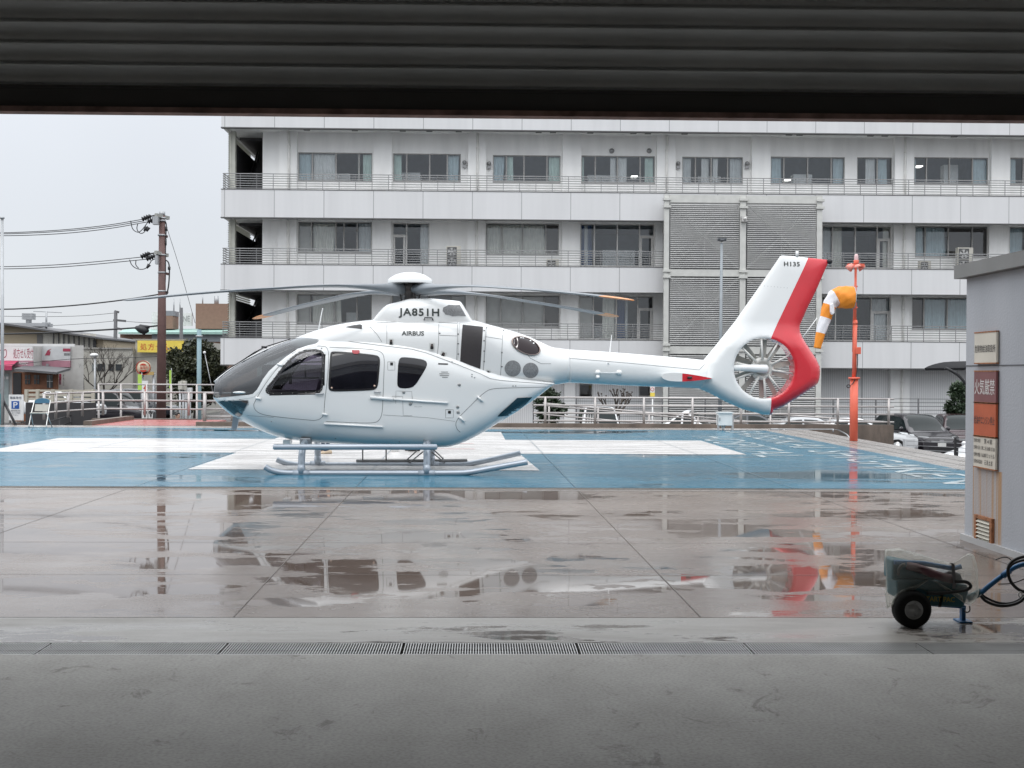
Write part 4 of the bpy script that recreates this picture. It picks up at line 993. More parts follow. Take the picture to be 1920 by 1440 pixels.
# small stencil lines
t = MB(); text_on(t, 'NO STEP', lambda u, v: cabin.proj(777 + 14 * u, 763.5 - 2.2 * v, 0.006)); t.build('stencil_lettering', mat('stencil_grey', (0.40, 0.41, 0.41), 0.6), heli, fix=False)

# --- fenestron fin
HOLE = (1428.3, 690.6, 56.4)
outl = [(1309, 728), (1312, 700), (1319, 675), (1331, 661), (1344, 645), (1378, 602.5), (1400, 571), (1422, 540), (1462.5, 480.6), (1466, 479), (1490, 480.5), (1512, 483), (1551.6, 487), (1553, 491.6), (1531, 543), (1512.5, 580.6), (1501, 607), (1499.5, 612), (1500.5, 623), (1505, 633), (1512.5, 646), (1531, 674), (1536.5, 687), (1537.3, 696), (1536, 711), (1532, 720), (1526, 726), (1500, 743), (1484, 752.5), (1469, 762), (1450, 769.7), (1447, 777.5), (1438, 778), (1428, 777), (1415.6, 773), (1390.6, 766.6), (1359, 752.5), (1331, 737)]
c0 = H(HOLE[0], HOLE[1]); rr_ = HOLE[2] * (H(1429, 690).x - H(1428, 690).x)
op = [(v.x, v.z) for v in (H(*p) for p in outl)]
NH = 64; hp = [(c0.x + rr_ * math.cos(2 * math.pi * i / NH), c0.z + rr_ * math.sin(2 * math.pi * i / NH)) for i in range(NH)]
bm = bmesh.new()
def loop(pts):
    vs = [bm.verts.new((x, 0, z)) for x, z in pts]; return [bm.edges.new((vs[i], vs[(i+1) % len(vs)])) for i in range(len(vs))]
es = loop(op) + loop(hp)
bmesh.ops.triangle_fill(bm, use_beauty=True, edges=es)
la, lb = H(1515, 483.5), H(1440.5, 636); ldir = Vector((lb.x - la.x, 0, lb.z - la.z)); lno = Vector((-ldir.z, 0, ldir.x)).normalized()
lx = H(1441, 760).x
def cut(co, no): bmesh.ops.bisect_plane(bm, geom=bm.verts[:] + bm.edges[:] + bm.faces[:], plane_co=co, plane_no=no)
cut((la.x, 0, la.z), lno); cut((lx, 0, 0), (1, 0, 0))
x0, x1 = min(p[0] for p in op), max(p[0] for p in op); z0, z1 = min(p[1] for p in op), max(p[1] for p in op)
st = 0.035
for i in range(1, int((x1 - x0) / st)): cut((x0 + i * st, 0, 0), (1, 0, 0))
for i in range(1, int((z1 - z0) / st)): cut((0, 0, z0 + i * st), (0, 0, 1))
bm.verts.ensure_lookup_table(); bm.verts.index_update()
V2 = [(v.co.x, v.co.z) for v in bm.verts]; F2 = [[v.index for v in f.verts] for f in bm.faces]; bm.free()
def segd(px, pz, a, b):
    ax, az = a; bx, bz = b; dx, dz = bx - ax, bz - az; t = max(0, min(1, ((px-ax)*dx + (pz-az)*dz) / max(1e-9, dx*dx+dz*dz))); return math.hypot(px - ax - t*dx, pz - az - t*dz)
zfin = H(1500, 600).z; zsh = H(1500, 655).z; ztop = H(1500, 480).z
def fin_half(x, z):
    do = min(segd(x, z, op[i], op[(i+1) % len(op)]) for i in range(len(op)))
    dh = max(0.0, math.hypot(x - c0.x, z - c0.z) - rr_)
    s = max(0, min(1, (z - zsh) / (zfin - zsh + 1e-9))); s = s*s*(3-2*s)
    T = 0.20 * (1 - s) + (0.105 - 0.055 * max(0, (z - zfin) / (ztop - zfin))) * s
    Rr = 0.20 * (1 - s) + 0.26 * s
    t = min(1, do / Rr); y = T * math.sqrt(max(0, 1 - (1 - t) ** 2))
    if dh < 0.05: y *= 0.90 + 0.10 * math.sqrt(max(0, 1 - (1 - dh / 0.05) ** 2))
    return y
YH = [fin_half(x, z) for x, z in V2]
fb = MB()
for s_ in (-1, 1):
    V = [(x, Y0 + s_ * y, z) for (x, z), y in zip(V2, YH)]; b0 = len(fb.v); fb.v += V
    for f in F2:
        cx = sum(V2[i][0] for i in f) / len(f); cz = sum(V2[i][1] for i in f) / len(f)
        red = ((cx - la.x) * lno.x + (cz - la.z) * lno.z > 0) == (lno.x > 0) if cz > c0.z else cx > lx
        n = (Vector(V[f[1]]) - Vector(V[f[0]])).cross(Vector(V[f[2]]) - Vector(V[f[0]]))
        ff = f if n.y * s_ > 0 else f[::-1]
        fb.f.append([b0 + i for i in ff]); fb.mi.append(1 if red else 0); fb.sm.append(True)
fin = fb.build('tail_fin', [M_hel, M_red], heli, fix=False)
fb = MB()
for i in range(NH):
    a = hp[i]; b_ = hp[(i+1) % NH]; ya, yb_ = fin_half(*a), fin_half(*b_)
    red = (a[0] + b_[0]) / 2 > lx and True
    if (a[1] + b_[1]) / 2 > c0.z: red = ((a[0] - la.x) * lno.x + (a[1] - la.z) * lno.z > 0) == (lno.x > 0)
    fb.add([(a[0], Y0 - ya, a[1]), (b_[0], Y0 - yb_, b_[1]), (b_[0], Y0 + yb_, b_[1]), (a[0], Y0 + ya, a[1])], [(0, 1, 2, 3)], 1 if red else 0, True)
fb.build('fan_duct', [M_hel, M_red], heli)
# fan: hub, gearbox strut, stators, blades
M_fan = mat('fan_grey', (0.33, 0.325, 0.30), 0.45, 0.2); M_stat = mat('stator_pale', (0.58, 0.575, 0.55), 0.4)
hub = H(1427, 691.3)
t = MB(); t.lathe((hub.x, Y0 - 0.10, hub.z), (0, -1, 0), [(-.2, .19), (0, .19), (.02, .175), (.025, .12), (.0, .115), (.0, 0)], 28); t.build('fan_hub', M_stat, heli)
t = MB()
for k in range(10):
    a = 2 * math.pi * (k + 0.33) / 10 + 0.12 * (k % 2)
    d = Vector((math.cos(a), 0, math.sin(a))); s = Vector((-math.sin(a), 0, math.cos(a)))
    ps = [hub + d * 0.16 + s * w_ + Vector((0, dy, 0)) for w_, dy in ((-.05, -.045), (.05, .035))] + [hub + d * (rr_ - .012) + s * w_ + Vector((0, dy, 0)) for w_, dy in ((.042, .015), (-.042, -.03))]
    t.add(ps + [p + Vector((0, .012, 0)) for p in ps], [(0,1,2,3),(7,6,5,4),(0,4,5,1),(1,5,6,2),(2,6,7,3),(3,7,4,0)])
t.build('fan_blades', M_fan, heli)
t = MB()
for k in range(10):
    a = 2 * math.pi * (k + 0.75) / 10 - 0.05 * (k % 3); d = Vector((math.cos(a), 0, math.sin(a)))
    if abs(a - math.pi) < 0.15: continue
    t.tube([hub + d * 0.15 + Vector((0, -.14, 0)), hub + d * (rr_ - .004) + Vector((0, -.13, 0))], [0.022, 0.017], 6)
t.build('stator_vanes', M_stat, heli)
t = MB(); t.tube([H(1365, 689.5) + Vector((0, -.12, 0)), H(1400, 690) + Vector((0, -.17, 0)), H(1432, 692) + Vector((0, -.17, 0)), H(1436, 692) + Vector((0, -.17, 0))], [0.050, 0.058, 0.075, 0.05], 16); t.build('gearbox_strut', M_hel, heli)
# fin details
t = MB(); text_on(t, 'H135', lambda u, v: Vector((H(1468.5 + 29.5 * u, 499.5 - 8.5 * v + 0.6 * u).x, Y0 - 0.075, H(1468.5 + 29.5 * u, 499.5 - 8.5 * v + .6 * u).z)), bold=0.02, spacing=1.1); tl = t.build('type_lettering', M_greeni, heli, fix=False)
for v in tl.data.vertices:
    v.co.y = -fin_half(v.co.x + heli.location.x, v.co.z + heli.location.z) - 0.006
t = MB(); p = H(1551, 490); t.sphere((p.x + 0.04, Y0, p.z), 0.05, 12, 8); t.build('tail_light', M_blk, heli)
t = MB(); p = H(1494.5, 481); t.tube([p, p + Vector((0.0, 0, 0.09))], 0.025, 8); t.build('beacon', M_hel, heli)
t = MB()
for x in range(1426, 1480, 6): q_ = H(x, 536 + (x - 1426) * .09); t.lathe((q_.x, Y0 - fin_half(q_.x, q_.z) - .001, q_.z), (0, -1, 0), [(0, .007), (.002, 0)], 6)
t.build('rivets', MATS['stencil_grey'], heli)
# stabiliser (airfoil seen from its tip)
def foil(pxa, pxb, py, yt, th):
    a, b_ = P(pxa, py, Y0 + yt), P(pxb, py, Y0 + yt); n = 18; up, lo = [], []
    for i in range(n + 1):
        s = i / n; ss = 0.5 - 0.5 * math.cos(math.pi * s); h_ = th * 2.6 * (0.2969 * math.sqrt(ss) - 0.126 * ss - 0.3516 * ss**2 + 0.2843 * ss**3 - 0.1015 * ss**4)
        x = a.x + (b_.x - a.x) * ss; z = a.z + (P(pxb, py + 4, Y0 + yt).z - a.z) * ss
        up.append((x, Y0 + yt, z + h_)); lo.append((x, Y0 + yt, z - h_ * 1.15))
    return up + lo[-2:0:-1]
t = MB(); rg = [foil(1240, 1335, 705.5, yy, 0.24) for yy in (-1.22, -0.1)]; nn = len(rg[0])
t.ring_grid(rg, capa=False); t.build('stabiliser', M_hel, heli)
t = MB(); f0 = foil(1240, 1335, 705.5, -1.223, 0.24); h_ = len(f0) // 2
fr_, bk = [], []
t.add(f0, [list(range(0, 9)) + list(range(nn - 8, nn)), list(range(8, nn - 7))]); t.mi = [0, 1]; t.build('stabiliser_tip', [M_hel, M_red], heli)
t = MB(); rg = [[(x, 2 * Y0 - y, z) for x, y, z in r] for r in (foil(1240, 1335, 705.5, yy, 0.24) for yy in (-1.22, -0.1))]; t.ring_grid(rg, capa=True); t.build('stabiliser', M_hel, heli)
p = P(1289, 708, Y0 - 1.24); t = MB(); t.tube([p, p + Vector((.07, -.02, 0))], 0.018, 8); t.build('position_light', M_blk, heli)
# boom antenna rod and handle
t = MB(); t.tube([boom.proj(1120, 710, .02), boom.proj(1121, 705, .05)], .03, 8); t.tube([boom.proj(1120.5, 698.5, .03), boom.proj(1161, 699.5, .03)], 0.008, 6)
for x in (1120.5, 1160.5): t.lathe(boom.proj(x, 698.8, 0), (0, -1, 0), [(0, .05), (.02, .04), (.035, .02), (.04, 0)], 12)
t.v = t.v[:]; t.build('tail_handle', M_hel, heli)
t = MB(); t.tube([boom.proj(1140.5, 682, .02), H(1143, 662), H(1147, 628)], [0.012, 0.010, 0.005], 6); t.build('whip_antenna', M_hel, heli)
t = MB(); t.tube([H(597, 619), H(604.5, 580)], [0.013, 0.006], 6); t.sphere(H(604.7, 579.5), 0.014, 8, 6); t.build('roof_antenna', M_hel, heli)
# wiper
t = MB(); t.tube([Vector((cabin.on(H(x, y).x, H(x, y).z).x, Y0 - .10, H(x, y).z)) for x, y in ((546, 636), (530, 641), (512, 646.5), (498, 651), (460, 674), (430, 692), (409, 708))], 0.010, 6)
t.tube([Vector((H(x, y).x, Y0 - .16, H(x, y).z)) for x, y in ((502, 650), (480, 661), (455, 678))], 0.009, 6)
t.tube([Vector((H(x, y).x, Y0 - .13, H(x, y).z)) for x, y in ((493, 651), (503, 651.5))], 0.022, 6); t.build('wiper', M_blk, heli)
# nose blade antenna, belly items
t = MB(); a = H(440, 780); V = [H(438, 777), H(449, 781), H(444, 806), H(434, 804.5)]; t.add([v + Vector((0, d, 0)) for d in (-.02, .02) for v in V], [(0,1,2,3),(7,6,5,4),(0,4,5,1),(1,5,6,2),(2,6,7,3),(3,7,4,0)]); t.build('nose_antenna', M_skid, heli)
t = MB(); t.sphere(P(472, 736, Y0 - .55) + Vector((-.16, -.05, -.0)), 0.06, 10, 8, sq=(2.3, .6, .35)); t.build('nose_fairing', M_hel, heli)
t = MB(); t.box((H(540, 0).x, Y0 - .35, H(0, 829).z), (H(553, 0).x, Y0 - .1, H(0, 821).z)); t.box((H(690, 0).x, Y0 - .5, H(0, 834.5).z), (H(727, 0).x, Y0 - .2, H(0, 828).z)); t.build('belly_fairing', M_hel, heli)
# --- landing gear
def skid(yy, pts, r=0.047):
    q = smooth_poly([P(a, b_, yy) for a, b_ in pts], False, 2); t = MB(); t.tube(q, r, 12); return t.build('skid_tube', M_skid, heli)
skid(Y0 - 1.0, [(497, 875), (507, 881.5), (528, 886.5), (556, 887.3), (700, 887.3), (862, 887.3), (882, 885.5), (930, 876.5), (989, 866)])
far = Y0 + 1.0
skid(far, [(519, 861.5), (530, 866.5), (548, 871), (575, 872), (700, 871.6), (850, 871.3), (878, 870.2), (920, 862), (976, 849.5)])
for px, pyn in ((565, 829), (800, 840)):
    t = MB(); zc = H(px, 829).z
    pn = P(px, 884, Y0 - 1.0); xc = pn.x
    arc = [Vector((xc, Y0 - 1.0, pn.z - .02)), Vector((xc, Y0 - 0.985, pn.z + .16)), Vector((xc, Y0 - .94, pn.z + .30)), Vector((xc, Y0 - .80, zc - .02)), Vector((xc, Y0 - .55, zc + .04)), Vector((xc, Y0, zc + .06))]
    arc = smooth_poly(arc, False, 2); full = arc + [Vector((p.x, 2 * Y0 - p.y, p.z)) for p in arc[-2::-1]]
    t.tube(full, 0.055, 12)
    for s_ in (-1, 1): t.tube([(xc, Y0 + s_ * 1.0, pn.z - .03), (xc, Y0 + s_ * 0.995, pn.z + .05), (xc, Y0 + s_ * .985, pn.z + .12)], [.068, .062, .055], 12); t.tube([(xc - .13, Y0 + s_, pn.z - .028), (xc + .13, Y0 + s_, pn.z - .028)], .056, 12)
    t.build('cross_tube', M_skid, heli)
    t = MB(); t.box((xc - .09, Y0 - .58, zc - .05), (xc + .09, Y0 - .40, zc + .10)); t.build('skid_bracket', mat('bracket_grey', (0.26, 0.28, 0.30), 0.4, 0.4), heli, bevel=0.02)
t = MB(); t.tube([P(512, 838, Y0 - 1.12), P(514, 838, Y0 - 1.12), P(818, 838, Y0 - 1.12), P(820, 838, Y0 - 1.12)], [.03, .046, .046, .03], 14)
for px in (565, 795): a = P(px, 838, Y0 - 1.12); t.tube([a, a + Vector((0, .35, .04))], 0.03, 8)
t.build('boarding_step', M_skid, heli)
t = MB(); a, b_ = P(515, 833.6, Y0 - 1.12), P(810, 834.2, Y0 - 1.12); t.beam(a, b_, 0.05, 0.008); t.build('step_grip', M_blk, heli)
t = MB(); t.tube([P(668, 863.5, far), P(876, 862.5, far)], 0.022, 8); t.tube([P(668, 867.5, far + .05), P(877, 866, far + .05)], 0.03, 8)
for a, b_ in (((784, 843), (763, 862)), ((793, 847), (766, 869)), ((812, 842), (831, 860)), ((810, 848), (836, 869))): t.tube([P(*a, far - .3), P(*b_, far)], 0.012, 6)
for x in (680, 724): t.tube([P(x, 838, far - .2), P(x, 864, far)], 0.013, 6)
t.build('far_step', mat('step_dark_grey', (0.22, 0.22, 0.22), 0.4, 0.3), heli)
# --- main rotor
hx = H(769, 540); ZR = H(769, 541).z
t = MB(); t.lathe((hx.x, Y0, ZR + 0.11), (0, 0, 1), [(-.03, .375), (.02, .375), (.05, .35), (.11, .26), (.145, .15), (.155, 0.08), (.155, 0)], 40); t.lathe((hx.x, Y0, ZR + .08), (0, 0, 1), [(0, 0), (0, .30), (.005, .36)], 40); t.build('rotor_cap', M_hel, heli)
t = MB(); t.lathe((hx.x, Y0, ZR - .32), (0, 0, 1), [(0, .11), (.2, .10), (.24, .16), (.34, .18), (.40, .15), (.43, .1)], 24)
for k in range(4): a = k * math.pi / 2 + .4; t.tube([(hx.x + .13 * math.cos(a), Y0 + .13 * math.sin(a), ZR - .30), (hx.x + .19 * math.cos(a), Y0 + .19 * math.sin(a), ZR - .02)], .017, 6)
t.build('rotor_head', mat('rotor_head_dark', (0.07, 0.065, 0.065), 0.4, 0.5), heli)
BETA = R(40.5); Rb = 4.97
def blade(ang, droop, orange):
    d = Vector((math.cos(ang), math.sin(ang), 0)); s = Vector((-d.y, d.x, 0)); t = MB(); rings = []; mis = []
    sts = [(.16, .20, .17), (.35, .21, .17), (.55, .19, .14), (.75, .17, .10), (1.0, .15, .075), (1.25, .20, .05), (1.5, .27, .04)] + [(1.5 + (Rb - 1.75) * i / 14, .285, .036) for i in range(1, 15)] + [(Rb - .12, .26, .03), (Rb - .03, .19, .022), (Rb, .10, .012)]
    for r, c, th in sts:
        f = max(0, (r - .5) / (Rb - .5)); z = ZR - .02 + 0.018 * math.sin(min(1, f * 2.2) * math.pi) - droop * f ** 1.7; tw = R(7 - 9 * f)
        ring = []
        for i in range(14):
            q_ = 2 * math.pi * i / 14; u = math.cos(q_) * c / 2 - (0.06 * c); v = math.sin(q_) * th / 2 * (1.0 + .35 * math.cos(q_))
            ring.append(Vector((hx.x, Y0, z)) + d * r + s * (u * math.cos(tw) - v * math.sin(tw)) + Vector((0, 0, u * math.sin(tw) + v * math.cos(tw))))
        rings.append(ring)
    k = [i for i, x in enumerate(sts) if x[0] > Rb - .62][0]
    t.ring_grid(rings[:k + 1], capa=True); t.ring_grid(rings[k:], mi=1, capb=True)
    return t.build('rotor_blade', [M_blade, M_org if orange else M_blade], heli)
blade(math.pi + BETA, 0.39, False); blade(BETA, 0.28, True); blade(-math.pi / 2 + BETA, 0.37, True); blade(math.pi / 2 + BETA, 0.34, True)
# ================================================================== NEIGHBOURHOOD ON THE LEFT AND BEHIND THE PAD
M_conc = mat('stained_concrete', (0.135, 0.105, 0.085), 0.6, var=0.3, vs=2.2, dirt=((0.05, 0.04, 0.032), 0.8), ds=1.6, dl=0.5, stretch=(1, 1, 0.4))
M_steel = mat('grey_handrail', (0.47, 0.44, 0.425), 0.45, 0.4)
M_darkwall = mat('dark_retaining_wall', (0.035, 0.034, 0.036), 0.7, var=0.3, vs=1.5)
M_beige = mat('beige_render', (0.40, 0.385, 0.345), 0.8, var=0.06, dirt=((0.26, 0.25, 0.22), 0.5), ds=0.5, stretch=(1, 1, 0.4))
M_beigesid = mat('beige_siding', (0.43, 0.36, 0.26), 0.8, stretch=(0.2, 0.2, 8))
M_roofd = mat('dark_roof', (0.10, 0.10, 0.105), 0.6); M_shopw = mat('shop_wall', (0.50, 0.49, 0.47), 0.8)
M_brown = mat('brown_tile', (0.24, 0.145, 0.105), 0.7); M_green = mat('verdigris_roof', (0.30, 0.46, 0.41), 0.6)
M_wht = mat('sign_white', (0.74, 0.74, 0.73), 0.5); M_pink = mat('sign_mauve', (0.42, 0.20, 0.25), 0.5); M_rtxt = mat('sign_maroon', (0.34, 0.045, 0.085), 0.5)
M_yel = mat('sign_yellow', (0.80, 0.62, 0.10), 0.5); M_redt = mat('sign_red', (0.55, 0.06, 0.03), 0.5); M_wood = mat('porch_wood', (0.21, 0.085, 0.04), 0.6, var=0.2)
M_win = mat('dark_window', (0.035, 0.04, 0.045), 0.1); M_wire = mat('cable_black', (0.03, 0.03, 0.032), 0.6); M_polec = mat('brown_pole', (0.115, 0.062, 0.055), 0.6, var=0.15, vs=4)
M_galv = mat('galvanised_steel', (0.40, 0.41, 0.42), 0.45, 0.5); M_blues = mat('sign_blue', (0.02, 0.09, 0.34), 0.45); M_black = mat('black_paint', (0.018, 0.018, 0.02), 0.45)
def rect(mb, x0, x1, y0, y1, Y, mi=0, d=0.02):
    """upright board given in photo pixels"""
    a = P(x0, y1, Y); b = P(x1, y0, Y); mb.box((a.x, Y - d, a.z), (b.x, Y, b.z), mi); return mb
def txt(mb, s, x0, x1, y0, y1, Y, mi=0, bold=0.01, spacing=1.0):
    if any(ord(c) > 0x3000 for c in s): bold = .003
    a = P(x0, y1, Y); b = P(x1, y0, Y); return text_on(mb, s, lambda u, v: (a.x + (b.x - a.x) * u, Y, a.z + (b.z - a.z) * v), mi, bold, spacing)

# ---- kerb walls and red landing
YK = 37.62
def wallseg(name, label, x0, x1, ytop, Y, depth, group=None):
    a, b = P(x0, ytop, Y), P(x1, ytop, Y); o = MB().box((a.x, Y, LOT), (b.x, Y + depth, (a.z + b.z) / 2)).build(name, M_conc, None); return tagset(o, label, 'wall', group)
wallseg('kerb_wall', 'long stained brown concrete kerb wall along the far edge of the blue pad', 367, 1676, 794, YK, 0.25)
wallseg('kerb_wall', 'short brown concrete kerb behind the red paved landing', 172, 368, 785, 42.2, 0.25)
a = P(172, 790, YK); tagset(MB().box((a.x - 0.25, YK, LOT), (a.x, 42.19, 0.13)).build('kerb_wall', M_conc), 'brown concrete kerb running back along the side of the red landing', 'wall')
q0, q1 = P(172, 798, YK).x, P(366, 798, YK).x
slab('red_landing', q0 + 0.002, q1, YK + 0.004, 42.19, LOT, 0.006, M_redpath)
# ---- handrails
def railing(name, label, pts, hs, posts, r=0.028, pr=0.04, m=None, cap=0.0, zb=0.12):
    """pts: list of (x, y, z) along the base; hs: rail heights; posts: fractions"""
    m = m or M_steel; t = thing(name, label, 'railing', tuple(pts[0]))
    V = [Vector(p) for p in pts]
    for h_ in hs: q = MB(); q.tube([v + Vector((0, 0, h_)) for v in V], r, 8); q.build('rail', m, t)
    ln = [0]; 
    for a, b in zip(V, V[1:]): ln.append(ln[-1] + (b - a).length)
    for f in posts:
        s = f * ln[-1]; i = max(k for k in range(len(ln)) if ln[k] <= s + 1e-6); i = min(i, len(V) - 2)
        p = V[i].lerp(V[i + 1], (s - ln[i]) / max(1e-6, ln[i + 1] - ln[i])); q = MB(); q.tube([p, p + Vector((0, 0, max(hs) + cap))], pr, 8); q.build('post', m, t)
    return t
def zat(px, py, Y): return PZ(px, py, Y)
YR = 37.75
b0, b1 = P(1000, 795, YR), P(1676, 795, YR); zr = b0.z
def hts(ys, px, Y, base): return [PZ(px, y, Y) - base for y in ys]
railing('handrail', 'grey steel railing on the kerb wall behind the tail boom', [(b0.x, YR, zr), (b1.x, YR, zr)], hts((746, 760.5, 775, 789.5), 1200, YR, zr), [(p - 1000) / 676 for p in (1022, 1115, 1206, 1297, 1388, 1478, 1570, 1666)], cap=0.02)
p0, p1 = P(1018, 756, 39.2), P(1400, 790, 39.2)
railing('ramp_handrail', 'double grey handrail sloping down the ramp behind the pad', [(p0.x, 39.2, p0.z - 0.9), (p1.x, 39.2, p1.z - 0.9)], [0.9, 0.83, 0.55, 0.25], (0.03, 0.27, 0.52, 0.76, .97), r=0.024, pr=0.03)
p0, p1 = P(1440, 776, 39.2), P(1672, 792, 39.2)
railing('ramp_handrail', 'low grey ramp handrail near the orange windsock mast', [(p0.x, 39.2, p0.z - 0.8), (p1.x, 39.2, p1.z - 0.8)], [0.8, 0.6, 0.3], (0.02, 0.5, .98), r=0.024, pr=0.03)
p0, p1 = P(384, 735, YR), P(620, 735, YR)
railing('handrail', 'grey steel railing beside the helicopter nose on the kerb', [(p0.x, YR, 0.14), (p1.x, YR, 0.14)], hts((737, 752, 767, 781), 420, YR, 0.14), (0, .22, .44, .7, .95), pr=0.055)
V = [P(172, 735.5, 42.3), P(400, 735.5, 42.3)]
t = railing('handrail', 'grey steel railing behind the red landing with evenly spaced posts', [(V[0].x - .1, 38.0, .14), (V[0].x - .05, 40, .14), (V[0].x + .2, 42.3, .14), (V[1].x, 42.3, .14)], hts((735.5, 751, 767), 300, 42.3, 0.14), (0, .12, .25, .38, .55, .72, .9), pr=0.045)
V = [P(183, 721, 46), P(402, 721, 46)]
railing('handrail', 'higher grey railing of the upper ramp beyond the red landing', [(V[0].x, 46, LOT), (V[1].x, 46, LOT)], hts((721, 736, 752), 300, 46, LOT), (.01, .2, .42, .63, .85), pr=0.04)
# dark wall with beige fence, ramp railing
xa_, xb_ = P(48, 755, 44).x, P(176, 755, 44).x
tagset(MB().box((xa_, 44, LOT), (xb_, 44.3, PZ(110, 755, 44))).build('retaining_wall', M_darkwall), 'dark retaining wall below the beige fence behind the folding chair', 'wall')
t = thing('fence', 'beige board fence standing on the dark retaining wall', 'fence', (xa_, 44.1, PZ(110, 755, 44)))
zb = PZ(110, 754.5, 44)
for i, y in enumerate((731, 738.5, 746)): q = MB(); rect(q, 48, 176, y, y + (3 if i == 0 else 4.5), 44.12, d=0.05); q.build('rail', mat('fence_beige', (0.46, 0.43, 0.36), 0.7), t)
for px in (50, 71, 99, 134, 175): q = MB(); a = P(px, 750, 44.1); q.box((a.x - .05, 44.02, zb), (a.x + .05, 44.14, PZ(px, 730, 44.1))); q.build('post', MATS['fence_beige'], t)
q = MB(); a, b = P(42, 793, 41), P(52, 752, 41); 
railing('stair_handrail', 'black sloping railing in front of the dark retaining wall', [(P(88, 800, 41).x, 41, -1.0), (P(172, 765, 47).x, 47, -.75)], [.95, .7, .45, .2], (0, .25, .5, .75, 1), m=M_black, r=.018, pr=.02)
railing('stair_handrail', 'dark metal stair rail descending beside the parking sign', [(P(6, 748, 38.4).x, 38.4, PZ(6, 748, 38.4) - .8), (P(31, 797, 37.7).x, 37.7, PZ(31, 797, 37.7) - .8)], [.8, .72], (.02,), m=M_black, r=.022, pr=.03)
# white kerb line on the road
a, b, c = G(140, 798, LOT + .004), G(200, 775, LOT + .004), G(205, 775, LOT + .004)
strip('road_line', (P(142, 797, 60).x, 60), (P(230, 772, 88).x, 88), .35, LOT + .004, M_white)
strip('road_line', (P(240, 770, 90).x, 90), (P(430, 772, 88).x, 88), .25, LOT + .004, M_white)
# ---- parking board, chair, lamp post
t = thing('parking_sign', 'white board with a blue parking symbol behind the folding chair', 'sign', P(31, 797, 39.2))
q = MB(); rect(q, 17, 44.5, 740, 788, 39.2, d=.03); q.build('board', M_wht, t)
q = MB(); rect(q, 21.5, 36, 752, 766.5, 39.165, d=.004); q.build('blue_square', M_blues, t)
q = MB(); txt(q, 'P', 25, 33, 754, 764.5, 39.158); q.build('lettering', M_wht, t, fix=False)
for w_, x0, x1, y0, y1 in (('職員専用', 18.5, 40, 743.5, 748.5), ('職員専用駐車場', 20, 38, 769, 771.5), ('一般の方は御遠慮', 20, 38, 773, 775.5), ('ください', 22, 34, 777, 779.5)):
    q = MB(); txt(q, w_, x0, x1, y0, y1, 39.165); q.build('lettering', mat('sign_dark_text', (0.05, 0.06, 0.10), 0.6), t, fix=False)
for px in (19, 43): q = MB(); a = P(px, 788, 39.22); q.tube([(a.x, 39.22, -.02), (a.x, 39.22, a.z + .6)], .025, 8); q.build('leg', M_steel, t)
cx = G(75, 802); t = thing('folding_chair', 'folding steel chair with a blue top rail at the pad edge', 'chair', cx)
wd = .245; M_chr = mat('chair_chrome', (0.62, 0.62, 0.60), 0.3, 0.8)
for s in (-1, 1):
    q = MB(); q.tube(smooth_poly([Vector((cx.x + s * wd, cx.y - .22, .0)), Vector((cx.x + s * wd * .96, cx.y - .02, .42)), Vector((cx.x + s * wd * .92, cx.y + .2, .78))], False, 1), .014, 8); q.build('leg', M_chr, t)
    q = MB(); q.tube([(cx.x + s * wd * 1.08, cx.y + .24, 0), (cx.x + s * wd * .9, cx.y - .12, .43)], .013, 8); q.build('leg', M_chr, t)
q = MB(); q.box((cx.x - wd * .9, cx.y - .2, .40), (cx.x + wd * .9, cx.y + .14, .435)); q.build('seat', mat('seat_vinyl', (0.36, 0.35, 0.31), 0.5), t, bevel=.01)
q = MB(); q.add([(cx.x - wd * .75, cx.y + .08, .47), (cx.x + wd * .75, cx.y + .08, .47), (cx.x + wd * .8, cx.y + .17, .66), (cx.x - wd * .8, cx.y + .17, .66), (cx.x - wd * .75, cx.y + .10, .47), (cx.x + wd * .75, cx.y + .10, .47), (cx.x + wd * .8, cx.y + .19, .66), (cx.x - wd * .8, cx.y + .19, .66)], [(0,1,2,3),(7,6,5,4),(0,4,5,1),(1,5,6,2),(2,6,7,3),(3,7,4,0)]); q.build('cushion', MATS['seat_vinyl'], t)
q = MB(); q.ring_grid([[(cx.x + math.cos(a) * wd * .93, cx.y + .2 + d, .72 + math.sin(a) * .12) for a in [math.pi * i / 12 for i in range(13)]] + [(cx.x - wd * .8 * f, cx.y + .2 + d, .69) for f in (1, .5, 0, -.5, -1)] for d in (-.012, .012)], capa=True, capb=True); q.build('backrest', mat('chair_blue', (0.06, 0.16, 0.24), 0.45), t)
q = MB(); q.tube([(cx.x - wd, cx.y - .2, .03), (cx.x + wd, cx.y - .2, .03)], .011, 8); q.build('crossbar', M_chr, t)
t = thing('lamp_post', 'slim grey lamp post at the far left edge of the photo', 'lamp post', (P(4, 797, 38.3).x, 38.3, 0))
a = P(4, 410, 38.3); q = MB(); q.tube([(P(5, 797, 38.3).x, 38.3, LOT), (a.x, 38.3, a.z)], [.055, .045], 12); q.build('pole', M_galv, t)
q = MB(); q.lathe((a.x, 38.3, a.z), (0, 0, 1), [(0, .045), (.0, .07), (.05, .07), (.06, 0)], 12); q.build('cap', M_galv, t)
# teal board at the far left edge
q = MB(); rect(q, -14, 4, 738, 796, 39.6, d=.05); tagset(q.build('notice_board', mat('teal_paint', (0.03, 0.22, 0.27), 0.5)), 'teal upright board cut off by the photo edge beside the stairs', 'board')

